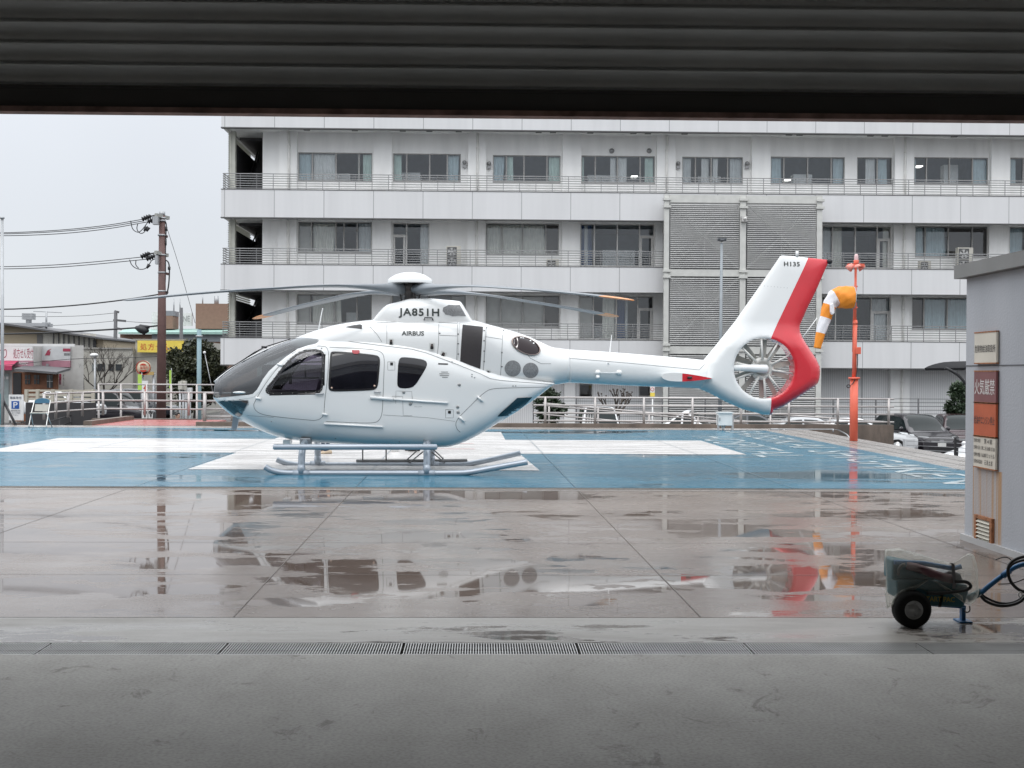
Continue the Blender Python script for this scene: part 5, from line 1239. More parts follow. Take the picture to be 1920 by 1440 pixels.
# ---- pharmacy with white and mauve sign
YP = 76.0
t = thing('pharmacy', 'low shop with a white and mauve fascia sign and wooden porch', 'shop', P(70, 790, YP))
def zz(y, px=70, Y=YP): return PZ(px, y, Y)
def xx(px, Y=YP): return P(px, 700, Y).x
MB().box((xx(-60), YP, LOT), (xx(63), YP + 8, zz(646))).prism([(xx(63) + .002, YP + 1.6), (xx(141), YP + 1.6), (P(141.5, 700, YP + 8).x, YP + 8), (xx(63) + .002, YP + 8)], lambda p: (p[0], p[1], LOT), lambda p: (p[0], p[1], zz(646))).build('wall', M_shopw, t)
YQ = YP + 1.6
q = MB(); rect(q, -60, 63, 649, 676, YP - .01, d=.15); q.build('sign_panel', M_wht, t); q = MB(); rect(q, 63.5, 133, 650, 676, YQ - .01, d=.15); q.build('sign_panel', mat('sign_pale_grey', (0.56, 0.57, 0.58), 0.5), t)
q = MB(); rect(q, -60, 63, 676.2, 687, YP - .01, d=.17); rect(q, 63.5, 133, 676.2, 688, YQ - .01, d=.17); q.build('sign_band', M_pink, t)
q = MB(); txt(q, '処方せん受付', 25, 62.5, 653, 672, YP - .17, bold=.02); txt(q, 'くすり', -22, 13, 653, 672, YP - .17, bold=.03); q.build('lettering', M_rtxt, t, fix=False)
q = MB(); txt(q, 'PHARMACY', 36, 53, 678.5, 684, YP - .20); q.build('lettering', M_wht, t, fix=False)
q = MB(); y_ = YQ - .17; q.add([P(84, 666.5, y_), P(89, 657, y_), P(96.5, 653.5, y_), P(92, 658.5, y_), P(95, 659, y_), P(93.5, 666.5, y_)], [(0, 1, 2, 3), (0, 3, 4, 5)]); rect(q, 118, 132, 653.5, 659, YQ - .165, d=.01); q.build('logo', M_rtxt, t, fix=False)
q = MB(); txt(q, '調剤薬局', 120, 132, 662, 667, YQ - .17, bold=.01); q.build('lettering', M_black, t, fix=False)
q = MB(); rect(q, -60, 141, 645, 648.5, YP - .05, d=.12); q.build('roof_edge', M_wht, t)
q = MB(); a, b = P(-40, 676, YP - .2), P(22.5, 686, YP - 1.2); q.add([(a.x, YP - .2, a.z), (b.x, YP - .2, a.z), (b.x, YP - 1.2, b.z), (a.x, YP - 1.2, b.z)], [(0, 1, 2, 3)]); q.box((a.x, YP - 1.22, b.z - .25), (b.x, YP - 1.2, b.z)); q.build('awning', mat('awning_red', (0.40, 0.04, 0.10), 0.7), t)
q = MB(); rect(q, -40, 17, 700, 760, YP - .01, d=.05); q.build('window', mat('shop_glass', (0.34, 0.40, 0.40), 0.25), t)
q = MB(); rect(q, 2, 9, 706, 711, YP - .07, d=.01); rect(q, 11, 16, 706, 711, YP - .07, d=.01); q.build('window_poster', M_wht, t)
q = MB(); rect(q, 24, 110, 698, 790, YP - .6, d=.08); q.build('porch_wall', M_wood, t)
q = MB(); a, b = P(31, 691, YP - 1.6), P(110, 698, YP - 1.6); q.add([(a.x, YP - 2, a.z), (b.x, YP - 2, b.z), (b.x, YP + .5, b.z + .25), (a.x, YP + .5, a.z + .25)] + [(v[0], v[1], v[2] - .12) for v in [(a.x, YP - 2, a.z), (b.x, YP - 2, b.z), (b.x, YP + .5, b.z + .25), (a.x, YP + .5, a.z + .25)]], [(0,1,2,3),(7,6,5,4),(0,4,5,1),(1,5,6,2),(2,6,7,3),(3,7,4,0)]); q.build('porch_roof', M_roofd, t)
q = MB(); rect(q, 25, 40, 699, 770, YP - .7, d=.06); q.build('doorway', M_black, t)
for x0, x1, y0, y1 in ((47, 57, 703, 720), (64, 74, 703, 720), (88, 99, 703, 727)):
    q = MB(); rect(q, x0, x1, y0, y1, YP - .69, d=.03); w_ = q.build('window', M_win, t); q = MB(); rect(q, (x0+x1)/2 - .4, (x0+x1)/2 + .4, y0, y1, YP - .73, d=.02); rect(q, x0, x1, (y0+y1)/2 - .4, (y0+y1)/2 + .4, YP - .755, d=.01); q.build('glazing_bar', M_wood if x0 < 80 else M_wht, w_)
for x0, x1, y0, y1, mm in ((111, 115, 701, 721, M_rtxt), (111.5, 115, 713, 721, M_pink), (82, 88, 704, 716, M_redt)):
    q = MB(); rect(q, x0, x1, y0, y1, YQ - .5 - (0.2 if mm is not M_rtxt else 0), d=.05); q.build('wall_sign', mm, t)
q = MB(); txt(q, '薬', 118, 120, 702, 706, YQ - .02); txt(q, '局', 118, 120, 708, 712, YQ - .02); txt(q, '入', 118, 120, 714, 718, YQ - .02); txt(q, '口', 118, 120, 719, 723, YQ - .02); q.build('lettering', M_black, t, fix=False)
for px in (90,): q = MB(); rect(q, px - 1.5, px + 2, 682, 687, YQ - .3, d=.2); q.build('wall_lamp', M_galv, t)
# ---- beige hall with dark sloping roof behind
YB = 105.0
t = thing('beige_hall', 'large beige hall with a dark sloping roof behind the shop sign', 'building', P(100, 790, YB))
q = MB(); pts = [(-80, 700), (-80, 613), (12, 608), (194, 637), (194, 700)]
q.prism([(P(a, b, YB).x, PZ(a, min(b, 699), YB) if b < 700 else LOT) for a, b in pts], lambda p: (p[0], YB, p[1]), lambda p: (p[0], YB + 14, p[1])); q.build('wall', M_beigesid, t)
q = MB(); rect(q, 80, 180, 626, 652, YB - .01, d=.05); q.build('white_siding', mat('ribbed_white_siding', (0.52, 0.50, 0.45), 0.7, stretch=(5, 1, .1), vs=4, var=.35), t)
for i in range(9): q = MB(); rect(q, 100 + i * 9.5, 101.6 + i * 9.5, 624 + i * 1.3, 652, YB - .08, d=.1); q.build('bracket', M_roofd, t)
q = MB(); rect(q, 70, 80.5, 627, 644, YB - .02, d=.1); q.build('shutter_box', mat('grey_shutter', (0.16, 0.155, 0.15), 0.6), t)
q = MB(); rect(q, 175, 181, 638, 652, YB - .06, d=.1); q.build('opening', M_black, t)
q = MB(); rv_ = [(-80, 611), (12, 606), (200, 634), (200, 637), (12, 609.5), (-80, 614.5)]
q.prism([(P(a, b, YB).x, PZ(a, b, YB)) for a, b in rv_], lambda p: (p[0], YB - 1.2, p[1]), lambda p: (p[0], YB + 14.5, p[1])); q.build('roof', M_roofd, t)
q = MB(); a = P(54, 588, YB + 3); q.tube([(a.x, YB + 3, PZ(54, 609, YB)), (a.x, YB + 3, a.z)], .25, 8)
for y in (589, 592, 595, 598): zq = PZ(54, y, YB + 3); q.box((a.x - .45, YB + 2.6, zq - .06), (a.x + .45, YB + 3.4, zq + .06))
zq = PZ(54, 606, YB); q.box((a.x - 1.7, YB + 2, zq - .2), (a.x + 1.7, YB + 4, zq + .1)); q.build('roof_aerial', M_galv, t)
q = MB(); a = P(87, 584, YB + 3); q.tube([(a.x, YB + 3, PZ(87, 614, YB)), (a.x, YB + 3, a.z)], .08, 6); q.beam((a.x - 1.1, YB + 3, a.z), (a.x + 1.3, YB + 3, a.z - .1), .06, .06); q.box((a.x - .3, YB + 2.8, PZ(87, 607, YB)), (a.x + .3, YB + 3.2, PZ(87, 602, YB))); q.build('roof_aerial', M_galv, t)
# ---- blue tiled house, beige warehouse with yellow sign, brown blocks
t = thing('blue_roof_house', 'distant house with a slate blue roof between the hall and the warehouse', 'house', P(197, 790, 125))
q = MB(); q.box((P(176, 700, 125).x, 125, LOT), (P(226, 700, 125).x, 133, PZ(200, 648, 125))); q.build('wall', M_beige, t)
q = MB(); pts = [(172, 653), (180, 641), (206, 636), (217, 636), (231, 654)]; q.prism([(P(a, b, 124.5).x, PZ(a, b, 124.5)) for a, b in pts], lambda p: (p[0], 124.5, p[1]), lambda p: (p[0], 134, p[1])); q.build('roof', mat('slate_blue_roof', (0.17, 0.22, 0.27), 0.6), t)
q = MB(); a = [P(181, 652, 124.4), P(190, 647.5, 124.4), P(199, 652, 124.4)]; q.prism([(v.x, v.z) for v in a], lambda p: (p[0], 123.6, p[1]), lambda p: (p[0], 124.45, p[1])); q.build('gable', M_wht, t)
YH_ = 88.0
t = thing('beige_warehouse', 'flat beige warehouse with small dark windows and a yellow roof sign', 'building', P(230, 790, YH_))
MB().box((P(140, 700, YH_).x, YH_, LOT), (P(249, 700, YH_).x, YH_ + 10, PZ(200, 653, YH_))).build('wall', M_beige, t)
MB().box((P(249.1, 700, YH_).x, YH_ + .6, LOT), (P(352, 700, YH_).x, YH_ + 11, PZ(290, 637, YH_))).build('wall', M_beige, t)
q = MB(); rect(q, 140, 249, 652, 654, YH_ - .02, d=.1); rect(q, 249.5, 352, 636, 638, YH_ + .55, d=.1); q.build('coping', mat('coping_grey', (0.30, 0.29, 0.27), 0.7), t)
for x0, x1, y0, y1 in ((173, 184, 682, 695), (184.5, 197, 682, 695), (203.5, 214, 683, 694.5), (217, 228.5, 683, 694.5)):
    q = MB(); rect(q, x0, x1, y0, y1, YH_ - .01, d=.06); q.build('window', M_win if x0 > 176 else mat('pale_window', (0.2, 0.22, 0.22), 0.3), t)
q = MB(); rect(q, 258.5, 345, 639, 660.5, YH_ + .3, d=.12); sg = q.build('sign_panel', M_yel, t)
q = MB(); txt(q, '処方せん', 263, 318, 644, 656.5, YH_ + .17, bold=.015, spacing=1.25); q.build('lettering', M_redt, t, fix=False)
q = MB(); rect(q, 134.5, 143, 661, 671, YH_ - .3, d=.3); rect(q, 136, 143, 676, 687, YH_ - .3, d=.3); q.build('vent_box', mat('vent_grey', (0.18, 0.17, 0.16), 0.6), t)
YBR = 150.0
t = thing('brown_block', 'far brown tiled building with a pale green roof and rooftop blocks', 'building', P(320, 790, YBR))
q = MB(); q.box((P(225, 700, YBR).x, YBR, LOT), (P(440, 700, YBR).x, YBR + 15, PZ(300, 627, YBR))); q.build('wall', M_brown, t)
q = MB(); rect(q, 285, 425, 627, 640, YBR - .05, d=.1); q.build('grey_band', mat('grey_band', (0.33, 0.35, 0.37), 0.6), t)
q = MB(); q.add([P(222, 623, YBR - 1), P(440, 622, YBR - 1), P(440, 616, YBR + 6), P(235, 617, YBR + 6), P(222, 626, YBR - 1), P(440, 627, YBR - 1)], [(0, 1, 2, 3), (4, 5, 1, 0)]); q.build('roof', M_green, t)
for x0, x1, y0, y1, mm in ((308, 335, 594, 618, M_brown), (286, 308, 585, 618, M_wht), (308.3, 336, 585, 594, mat('slate_cladding', (0.22, 0.22, 0.24), 0.6)), (337, 361, 587, 611, M_wht), (377, 440, 572, 618, M_brown), (378.5, 401, 573.5, 609, M_wht)):
    q = MB(); rect(q, x0, x1, y0, y1, YBR + 6 - (1 if mm is M_wht else 0), d=3 if mm is not M_wht else .4); q.build('rooftop_block', mm, t)
q = MB(); txt(q, 'NE', 343, 356, 592, 603, YBR + 4.55); q.build('lettering', mat('sign_grey_text', (0.40, 0.40, 0.40), 0.6), t, fix=False)
q = MB(); rect(q, 387, 394, 589, 595, YBR + 4.55, d=.1); q.build('window', M_win, t)
for px, y0, y1 in ((380, 552, 572), (406, 555, 572), (337.5, 560, 588), (326, 560, 585)): q = MB(); q.tube([P(px, y1, YBR + 5), P(px, y0, YBR + 5)], .08 if px != 406 else .3, 6); q.build('roof_aerial', M_galv, t)
# ---- round shop sign, banners, arrow board and small boxes near the pole
t = thing('round_sign', 'round cream shop sign with a red ring on posts beside the brown pole', 'sign', P(271, 790, 70))
c = P(269.5, 689.5, 70); k_ = 70 / FPX
q = MB(); q.lathe(c, (0, -1, 0), [(-.1, 13.2 * k_), (.1, 13.2 * k_), (.1, 0)], 32); q.build('disc', mat('sign_cream', (0.70, 0.62, 0.46), 0.5), t)
q = MB(); q.lathe(c, (0, -1, 0), [(.10, 13.4 * k_), (.12, 13.4 * k_), (.12, 12.2 * k_), (.10, 12.2 * k_)], 32)
def cap(sg_): 
    pts = [(c.x + 8 * k_ * math.cos(a), 69.88, c.z + sg_ * 8 * k_ * math.sin(a)) for a in [R(32) + R(116) * i / 10 for i in range(11)]]; q.add(pts, [list(range(11))])
cap(1); cap(-1); txt(q, '珈琲所', 262, 277.5, 686.5, 692.5, 69.88, bold=.02); q.build('lettering', M_redt, t, fix=False)
q = MB(); rect(q, 262, 289, 697, 703, 70.0, d=.1); q.build('lower_board', mat('sign_ochre', (0.55, 0.38, 0.14), 0.5), t)
for px in (266, 288): q = MB(); a = P(px, 700, 70); q.tube([(a.x, 70.1, LOT), (a.x, 70.1, a.z)], .09, 8); q.build('post', M_galv, t)
for (x0, x1, y0, y1), lb in (((258.5, 266, 702, 731), 'yellow green banner hanging under the round shop sign'), ((317.5, 321.5, 694, 728), 'narrow yellow green banner to the right of the brown pole')):
    q = MB(); q2 = thing('banner', lb, 'banner', P(x0, 790, 64)); rect(q, x0, x1, y0, y1, 64, d=.02); q.build('cloth', mat('banner_lime', (0.45, 0.68, 0.12), 0.7), q2); q = MB(); a = P(x1, y0, 64.02); q.tube([(a.x, 64.02, LOT), (a.x, 64.02, a.z + .1)], .025, 6); q.build('pole', M_galv, q2)
t = thing('arrow_sign', 'white car park board with a red arrow and blue parking letter', 'sign', P(272, 790, 50))
q = MB(); rect(q, 267, 277.5, 714, 748, 50, d=.05); q.build('board', M_wht, t)
q = MB(); txt(q, 'P', 269.5, 275.5, 738, 747, 49.93); rect(q, 267, 277.5, 749, 752, 49.99, d=.05); q.build('lettering', M_blues, t, fix=False)
q = MB(); q.add([P(268.5, 729, 49.94), P(276, 729, 49.94), P(272.3, 722, 49.94)], [(0, 1, 2)]); rect(q, 271.3, 273.3, 728, 734, 49.945, d=.003); q.build('arrow', M_redt, t, fix=False)
for px in (267.5, 277): q = MB(); a = P(px, 714, 50.02); q.tube([(a.x, 50.02, LOT), (a.x, 50.02, a.z)], .03, 6); q.build('leg', M_steel, t)
for x0, x1, lb in ((267, 276.5, 'white prohibition board with a dark ring below the arrow board'), (279, 286.5, 'narrower white prohibition board close to the brown pole foot')):
    t = thing('no_entry_sign', lb, 'sign', P(x0, 784, 44)); q = MB(); rect(q, x0, x1, 765, 784, 44, d=.03); q.build('board', M_wht, t)
    c = P((x0 + x1) / 2, 773, 43.96); q = MB(); r_ = 3.6 * 44 / FPX; q.lathe(c, (0, -1, 0), [(0, r_), (.01, r_), (.01, r_ * .72), (0, r_ * .72)], 20); q.beam(c + Vector((-r_ * .6, -.012, r_ * .6)), c + Vector((r_ * .6, -.012, -r_ * .6)), .01, .05); rect(q, (x0+x1)/2 - 1.3, (x0+x1)/2 + 1.3, 777, 782, 43.96, d=.01); q.build('ring_symbol', M_black, t)
    q = MB(); a = P((x0 + x1) / 2, 770, 44.01); q.tube([(a.x, 44.02, LOT), (a.x, 44.02, a.z)], .03, 6); q.build('post', M_steel, t)
for i, (x0, x1, y0, y1) in enumerate(((336.5, 343, 715, 730), (341, 350.5, 714, 731), (348, 354, 727, 748), (355, 361, 727, 748))):
    t = thing('meter_cabinet', ['pale meter cabinet behind the railing, higher and furthest left of four', 'pale meter cabinet behind the railing, higher and second from left', 'white meter cabinet in front of the dark tree, lower left of a pair', 'white meter cabinet in front of the dark tree, lower right of a pair'][i], 'cabinet', P(x0, 785, 55 + .3 * i), 'meter cabinets by the dark tree')
    q = MB(); rect(q, x0, x1, y0, y1, 55 + .3 * i, d=.25); q.build('casing', M_wht if i > 1 else M_ac, t); q = MB(); a = P((x0 + x1) / 2, y1, 55.1 + .3 * i); q.tube([(a.x, 54.9 + .3 * i, LOT), (a.x, 54.9 + .3 * i, a.z)], .05, 6); q.build('post', M_galv, t)
# ---- utility poles and wires
YU = 50.0
t = thing('utility_pole', 'tall brown utility pole with grey crossarms and drooping cables', 'utility pole', P(303, 784, YU))
def U(px, py, dy=0): return P(px, py, YU + dy)
q = MB(); q.tube([Vector((U(302, 780).x, YU, LOT)), U(303.5, 600), U(304, 398)], [.20, .165, .115], 16); q.build('pole', M_polec, t)
q = MB(); q.tube([U(304, 404), U(304, 397)], .12, 12); q.build('pole_cap', M_galv, t)
for a, b in (((292, 403), (316, 409)), ((291.5, 473), (314, 479))): q = MB(); q.beam(U(*a, -.35), U(*b, .25), .13, .13); q.build('crossarm', mat('crossarm_grey', (0.30, 0.30, 0.28), 0.6), t)
for y in (409, 414, 478, 441, 511, 546): q = MB(); q.tube([U(303.4, y + 1.5), U(303.4, y - 1.5)], .16, 12); q.build('pole_band', M_galv, t)
for x0, y0, x1, y1 in ((289, 407, 299, 422), (293.5, 480, 298.5, 496)): q = MB(); rect(q, x0, x1, y0, y1, YU - .2, d=.25); q.build('switch_box', M_galv, t)
for a, b in (((303, 441), (314, 444)), ((303, 511), (316, 514)), ((303, 546), (315, 549))): q = MB(); q.beam(U(*a, .1), U(*b, .1), .12, .10); q.build('bracket_arm', M_polec, t)
for y0, y1 in ((406, 548),): 
    q = MB(); q.tube(smooth_poly([U(308, 414), U(312, 418), U(311.5, 430), U(310, 470), U(310.5, 510), U(309, 548), U(305, 600)], False, 2), .025, 6); q.tube(smooth_poly([U(306, 487), U(315, 489), U(318, 500), U(317, 530), U(314, 548), U(309, 562)], False, 2), .028, 6); q.tube([U(311.3, 425), U(311.3, 433)], .055, 8); q.tube([U(310.5, 448), U(310.5, 460)], .045, 8); q.tube([U(317.2, 500), U(317, 506)], .055, 8); q.build('riser_cable', M_wire, t)
def insul(a, b): q = MB(); q.lathe(U(*a), U(*b) - U(*a), [(0, .03), (.03, .11), (.1, .05), (.13, .12), (.2, .05), (.23, .12), (.3, .05), (.33, .10), (.4, .03)], 10); q.build('insulator', M_black, t)
for a, b in (((266, 411.5), (277, 407)), ((277, 416), (287, 412)), ((264, 482), (275, 477)), ((274, 486), (284, 482))): insul(a, b)
for l in ([(275, 407), (292, 403.5)], [(286, 413), (296, 410)], [(274, 477), (292, 474)], [(283, 483), (296, 478)]): MB().tube([U(*p) for p in l], .03, 6).build('jumper_cable', M_wire, t)
for l in ([(245, 414), (248, 430), (257, 436), (264, 434), (275, 420), (278, 414)], [(258, 420), (256, 430), (262, 438), (270, 437), (277, 424)], [(243, 487), (247, 498), (258, 505), (272, 505), (280, 496), (284, 488), (292, 485)], [(255, 488), (254, 497), (260, 503)]): MB().tube(smooth_poly([U(*p) for p in l], False, 2), .018, 6).build('jumper_cable', M_wire, t)
for l in ([(270, 433), (275, 425)], [(275, 434), (279, 426)], [(275, 503), (280, 496)]): MB().tube([U(*p) for p in l], [.035, .08], 8).build('jumper_cable', M_wire, t)
q = MB(); q.tube([U(254, 614), U(262, 616), U(272, 620), U(279, 620)], [.06, .16, .17, .05], 8); q.tube([U(262, 612.5), U(280, 613.5)], [.1, .06], 8); q.build('cable_joint', M_black, t)
def wire(label, pts, r=.016, Y=YU, Y1=None):
    if pts[-1][0] == -30: (xa_, ya_), (xb_, yb_) = pts[-2:]; pts = pts + [(-700, yb_ - 14 + (yb_ - ya_) / (xb_ - xa_) * -300)]
    V = []
    for i, (a, b) in enumerate(pts): V.append(P(a, b, Y + ((Y1 or Y) - Y) * i / (len(pts) - 1)))
    q = MB(); q.tube(smooth_poly(V, False, 2), r, 5); return tagset(q.build('overhead_wire', M_wire), label, 'cable', 'overhead wires from the brown pole')
wire('uppermost wire of the top set leaving the brown pole', [(268, 411), (200, 423), (100, 433), (-30, 438)])
wire('middle wire of the top set leaving the brown pole', [(270, 414), (200, 426), (100, 435.5), (-30, 440)])
wire('lowest wire of the top set leaving the brown pole', [(279, 415.5), (200, 430), (100, 440), (-30, 443)])
wire('upper wire of the second set leaving the brown pole', [(265, 482), (180, 491), (90, 498), (-30, 501)])
wire('lower wire of the second set leaving the brown pole', [(275, 486), (180, 495.5), (90, 502.5), (-30, 505)])
wire('thick single wire sagging from the brown pole just under the rotor blade height', [(297, 552), (230, 563), (120, 575), (-30, 582)], .028)
wire('thin guy wire slanting from the pole top down to the right', [(308, 412), (335, 495), (366, 606)], .010)
wire('heavy telephone cable running just above the shop roofs', [(300, 610), (276, 613), (220, 617), (100, 624), (-30, 627)], .035)
wire('thin telephone wire below the heavy cable near the hall roof', [(300, 668), (220, 672), (130, 672), (-30, 690)], .012)
wire('faint high wire reaching the distant thin pole', [(214, 587), (150, 593), (60, 594), (-30, 592)], .02, 110)
wire('faint lower wire reaching the distant thin pole', [(214, 602), (150, 608), (60, 612), (-30, 613)], .02, 110)
wire('wire from the distant thin pole to the brown pole', [(216, 600), (250, 604), (300, 606)], .014, 90, 50)
t = thing('thin_pole', 'thin distant dark power pole rising between the hall and the brown block', 'utility pole', P(216, 790, 110))
q = MB(); a = P(217, 583, 110); q.tube([(P(215, 700, 110).x, 110, LOT), a], [.22, .15], 8); q.build('pole', M_roofd, t)
for a, b in (((215, 583.5), (223, 585.5)), ((213, 600), (236, 602)), ((214, 615), (228, 617))): q = MB(); q.beam(P(*a, 110), P(*b, 110), .18, .18); q.build('crossarm', M_roofd, t)
t = thing('thin_pole', 'bare dark pole standing behind the yellow sign and dark tree', 'utility pole', P(340, 790, 95)); q = MB(); a = P(340, 577, 95); q.tube([(a.x, 95, LOT), a], [.18, .12], 8); q.build('pole', M_roofd, t)
t = thing('teal_post', 'pale blue green steel post in front of the dark tree', 'post', P(373, 786, 47)); q = MB(); a = P(373.5, 618, 47); q.tube([(a.x, 47, LOT), a], .085, 12); q.build('pole', mat('pale_teal_paint', (0.20, 0.30, 0.33), 0.5), t)
q = MB(); a = P(373.5, 632, 47); q.tube([a, a + Vector((0, 0, .06))], .13, 12); q.build('band', M_galv, t)
t = thing('antenna_rod', 'thin leaning rod with a white ball tip beside the dark tree', 'rod', P(400, 735, 60)); q = MB(); q.tube([P(404, 760, 60), P(383.5, 661, 60)], .018, 6); q.build('rod', M_galv, t); q = MB(); q.sphere(P(383.5, 661, 60), .07, 10, 8); q.build('ball', M_wht, t)
t = thing('street_lamp', 'small lamp on a thin pole in front of the beige warehouse', 'lamp', P(178, 790, 74)); q = MB(); a = P(178, 668, 74); q.tube([(a.x, 74, LOT), a], .06, 8); q.build('pole', M_galv, t); q = MB(); q.sphere(P(176.5, 666, 74), .17, 12, 8, sq=(1.5, 1, .7)); q.build('lamp_head', M_wht, t)
# ---- lamp post in front of the louvred screen; sign on post under the boom
t = thing('lamp_post', 'grey lamp post with a flat head in front of the louvred screen', 'lamp post', P(1351, 800, 57)); q = MB(); a = P(1353, 456, 57); q.tube([(P(1349.5, 800, 57).x, 57, LOT), a], [.09, .06], 10); q.build('pole', mat('slate_post', (0.28, 0.31, 0.33), 0.5), t)
q = MB(); b = P(1353.5, 450.5, 57); q.sphere(b, .17, 14, 8, sq=(1.25, 1, .45)); q.box((b.x - .2, 56.85, b.z + .04), (b.x + .2, 57.15, b.z + .09)); q.build('lamp_head', mat('lamp_dark', (0.13, 0.14, 0.15), 0.5), t)
t = thing('no_parking_sign', 'small white and yellow prohibition sign on a post under the tail boom', 'sign', P(1223, 775, 50)); q = MB(); rect(q, 1219, 1227.5, 724, 736, 50, d=.03); q.build('board', M_wht, t); q = MB(); rect(q, 1219, 1227.5, 736.3, 743.5, 50, d=.03); q.build('yellow_board', M_yel, t)
c = P(1223.2, 730, 49.965); q = MB(); q.lathe(c, (0, -1, 0), [(0, .075), (.006, .075), (.006, .055), (0, .055)], 20); q.build('ring_symbol', M_redt, t)
q = MB(); a = P(1223.5, 743, 50.03); q.tube([(a.x, 50.03, LOT), a], .03, 6); q.build('post', M_wht, t)
# ---- thin wire fence along the foot of the hospital
t = thing('wire_fence', 'thin dark wire fence along the foot of the hospital', 'fence', (P(1020, 790, 56).x, 56, LOT)); xa_, xb_ = P(1000, 760, 56).x, P(1960, 760, 56).x
q = MB()
for y in (747, 754, 761, 768, 775, 782): z = PZ(1500, y, 56); q.beam((xa_, 56, z), (xb_, 56, z), .022, .022)
q.build('wires', mat('fence_dark', (0.06, 0.06, 0.065), 0.5), t)
k = 0
for i in range(13): q = MB(); x = xa_ + (xb_ - xa_) * i / 12; q.tube([(x, 56, LOT), (x, 56, PZ(1500, 746, 56))], .03, 6); q.build('post', MATS['fence_dark'], t)
# ================================================================== TREES
def leaf_mat(name, c1, c2):
    m, n, L, b = _new(name); b.inputs['Roughness'].default_value = 0.45
    oi = n.new('ShaderNodeTexCoord'); no = n.new('ShaderNodeTexNoise'); no.inputs['Scale'].default_value = 2.6; no.inputs['Detail'].default_value = 8; no.inputs['Roughness'].default_value = .75
    L.new(oi.outputs['Object'], no.inputs[0]); r = n.new('ShaderNodeValToRGB'); r.color_ramp.elements[0].position = .35; r.color_ramp.elements[1].position = .68
    r.color_ramp.elements[0].color = list(c1) + [1]; r.color_ramp.elements[1].color = list(c2) + [1]; L.new(no.outputs[0], r.inputs[0]); L.new(r.outputs[0], b.inputs['Base Color']); return m
M_leaf = leaf_mat('evergreen_leaf', (0.018, 0.028, 0.014), (0.075, 0.075, 0.035)); M_leaf2 = leaf_mat('dark_leaf', (0.014, 0.028, 0.014), (0.05, 0.08, 0.038))
M_bark = mat('bark', (0.055, 0.045, 0.038), 0.8, var=.3, vs=6)
def branchy(q, p, d, ln, r, depth, rg, spread=.6, up=.15):
    e = p + d * ln; mid = p.lerp(e, .5) + Vector((rg.uniform(-1, 1), rg.uniform(-1, 1), rg.uniform(-.5, 1))) * ln * .07
    q.tube([p, mid, e], [r, r * .8, r * .62], 6); tips = []
    if depth == 0: return [e]
    for i in range(rg.choice((2, 3, 3))):
        nd = (d + Vector((rg.uniform(-1, 1), rg.uniform(-1, 1), rg.uniform(-.5, .9) + up)) * spread).normalized()
        tips += branchy(q, p.lerp(e, rg.uniform(.65, 1)), nd, ln * rg.uniform(.6, .85), r * .58, depth - 1, rg, spread, up)
    return tips
def evergreen(label, base, ctr, rad, n, leaf, m, seed, clumps=26):
    rg = random.Random(seed); t = thing('tree', label, 'tree', base); base = Vector(base); ctr = Vector(ctr)
    q = MB(); top = Vector((ctr.x, ctr.y, ctr.z + rad[2] * .3)); q.tube([base, base.lerp(top, .5) + Vector((.1, 0, 0)), top], [.18, .13, .05], 8)
    cl = []
    for i in range(clumps):
        while True:
            v = Vector((rg.uniform(-1, 1), rg.uniform(-1, 1), rg.uniform(-1, 1)))
            if .25 < v.length < 1: break
        v = v.normalized() * (v.length ** .5) * .82; c = ctr + Vector((v.x * rad[0], v.y * rad[1], v.z * rad[2])); cl.append((c, rg.uniform(.24, .42)))
        q.tube([base.lerp(top, rg.uniform(.4, .95)), c], [.05, .015], 5)
    q.build('trunk', M_bark, t)
    f = MB(); me = sum(rad) / 3
    for i in range(n):
        c, s = rg.choice(cl); v = Vector((rg.gauss(0, 1), rg.gauss(0, 1), rg.gauss(0, 1))).normalized() * (rg.random() ** .4) * s * me
        p = c + Vector((v.x, v.y, v.z * .85)); a = Vector((rg.uniform(-1, 1), rg.uniform(-1, 1), rg.uniform(-.6, .9))).normalized(); b = a.cross(Vector((rg.uniform(-1, 1), rg.uniform(-1, 1), rg.uniform(-1, 1)))).normalized()
        l_ = leaf * rg.uniform(.6, 1.3); f.add([p, p + a * l_ * .5 + b * l_ * .25, p + a * l_, p + a * l_ * .5 - b * l_ * .25], [(0, 1, 2, 3)])
    f.build('crown', m, t, fix=False); return t
def tree_px(label, x0, x1, y0, y1, Y, n, leaf, m, seed, clumps=26):
    a, b = P(x0, y1, Y), P(x1, y0, Y); c = (a + b) / 2; evergreen(label, (c.x, Y, LOT), (c.x, Y, c.z), ((b.x - a.x) / 2, (b.x - a.x) / 2.2, (b.z - a.z) / 2), n, leaf, m, seed, clumps)
tree_px('broad dark evergreen tree standing behind the brown utility pole', 309, 424, 632, 768, 66, 15000, .21, M_leaf, 4, 60)
tree_px('dark evergreen shrub below the helicopter boom root', 1004, 1062, 716, 800, 51, 4200, .15, M_leaf2, 8, 26)
tree_px('dark evergreen tree beside the grey refuelling building', 1776, 1836, 706, 806, 52, 4200, .16, M_leaf2, 12, 26)
def bare(label, px, ytop, Y, seed, th, ln, depth, spread, dirs):
    rg = random.Random(seed); b = P(px, 790, Y); t = thing('bare_tree', label, 'tree', (b.x, Y, LOT)); q = MB(); h_ = th; top = Vector((b.x, Y, LOT + h_)); q.tube([(b.x, Y, LOT), top], [th * .055, th * .04], 8); q.build('trunk', M_bark, t)
    q = MB(); tips = []
    for d in dirs: tips += branchy(q, top, Vector(d).normalized(), ln, th * (.032 if depth > 2 else .05), depth, rg, spread)
    q.build('branches', M_bark, t); return t, tips
t, tips = bare('leafless pruned tree with knotted forks under the tail boom', 1152, 720, 50, 5, 1.35, .62, 2, .55, ((-1, 0, 1.1), (.9, .2, 1), (.15, -.3, 1.2), (.5, .4, .9)))
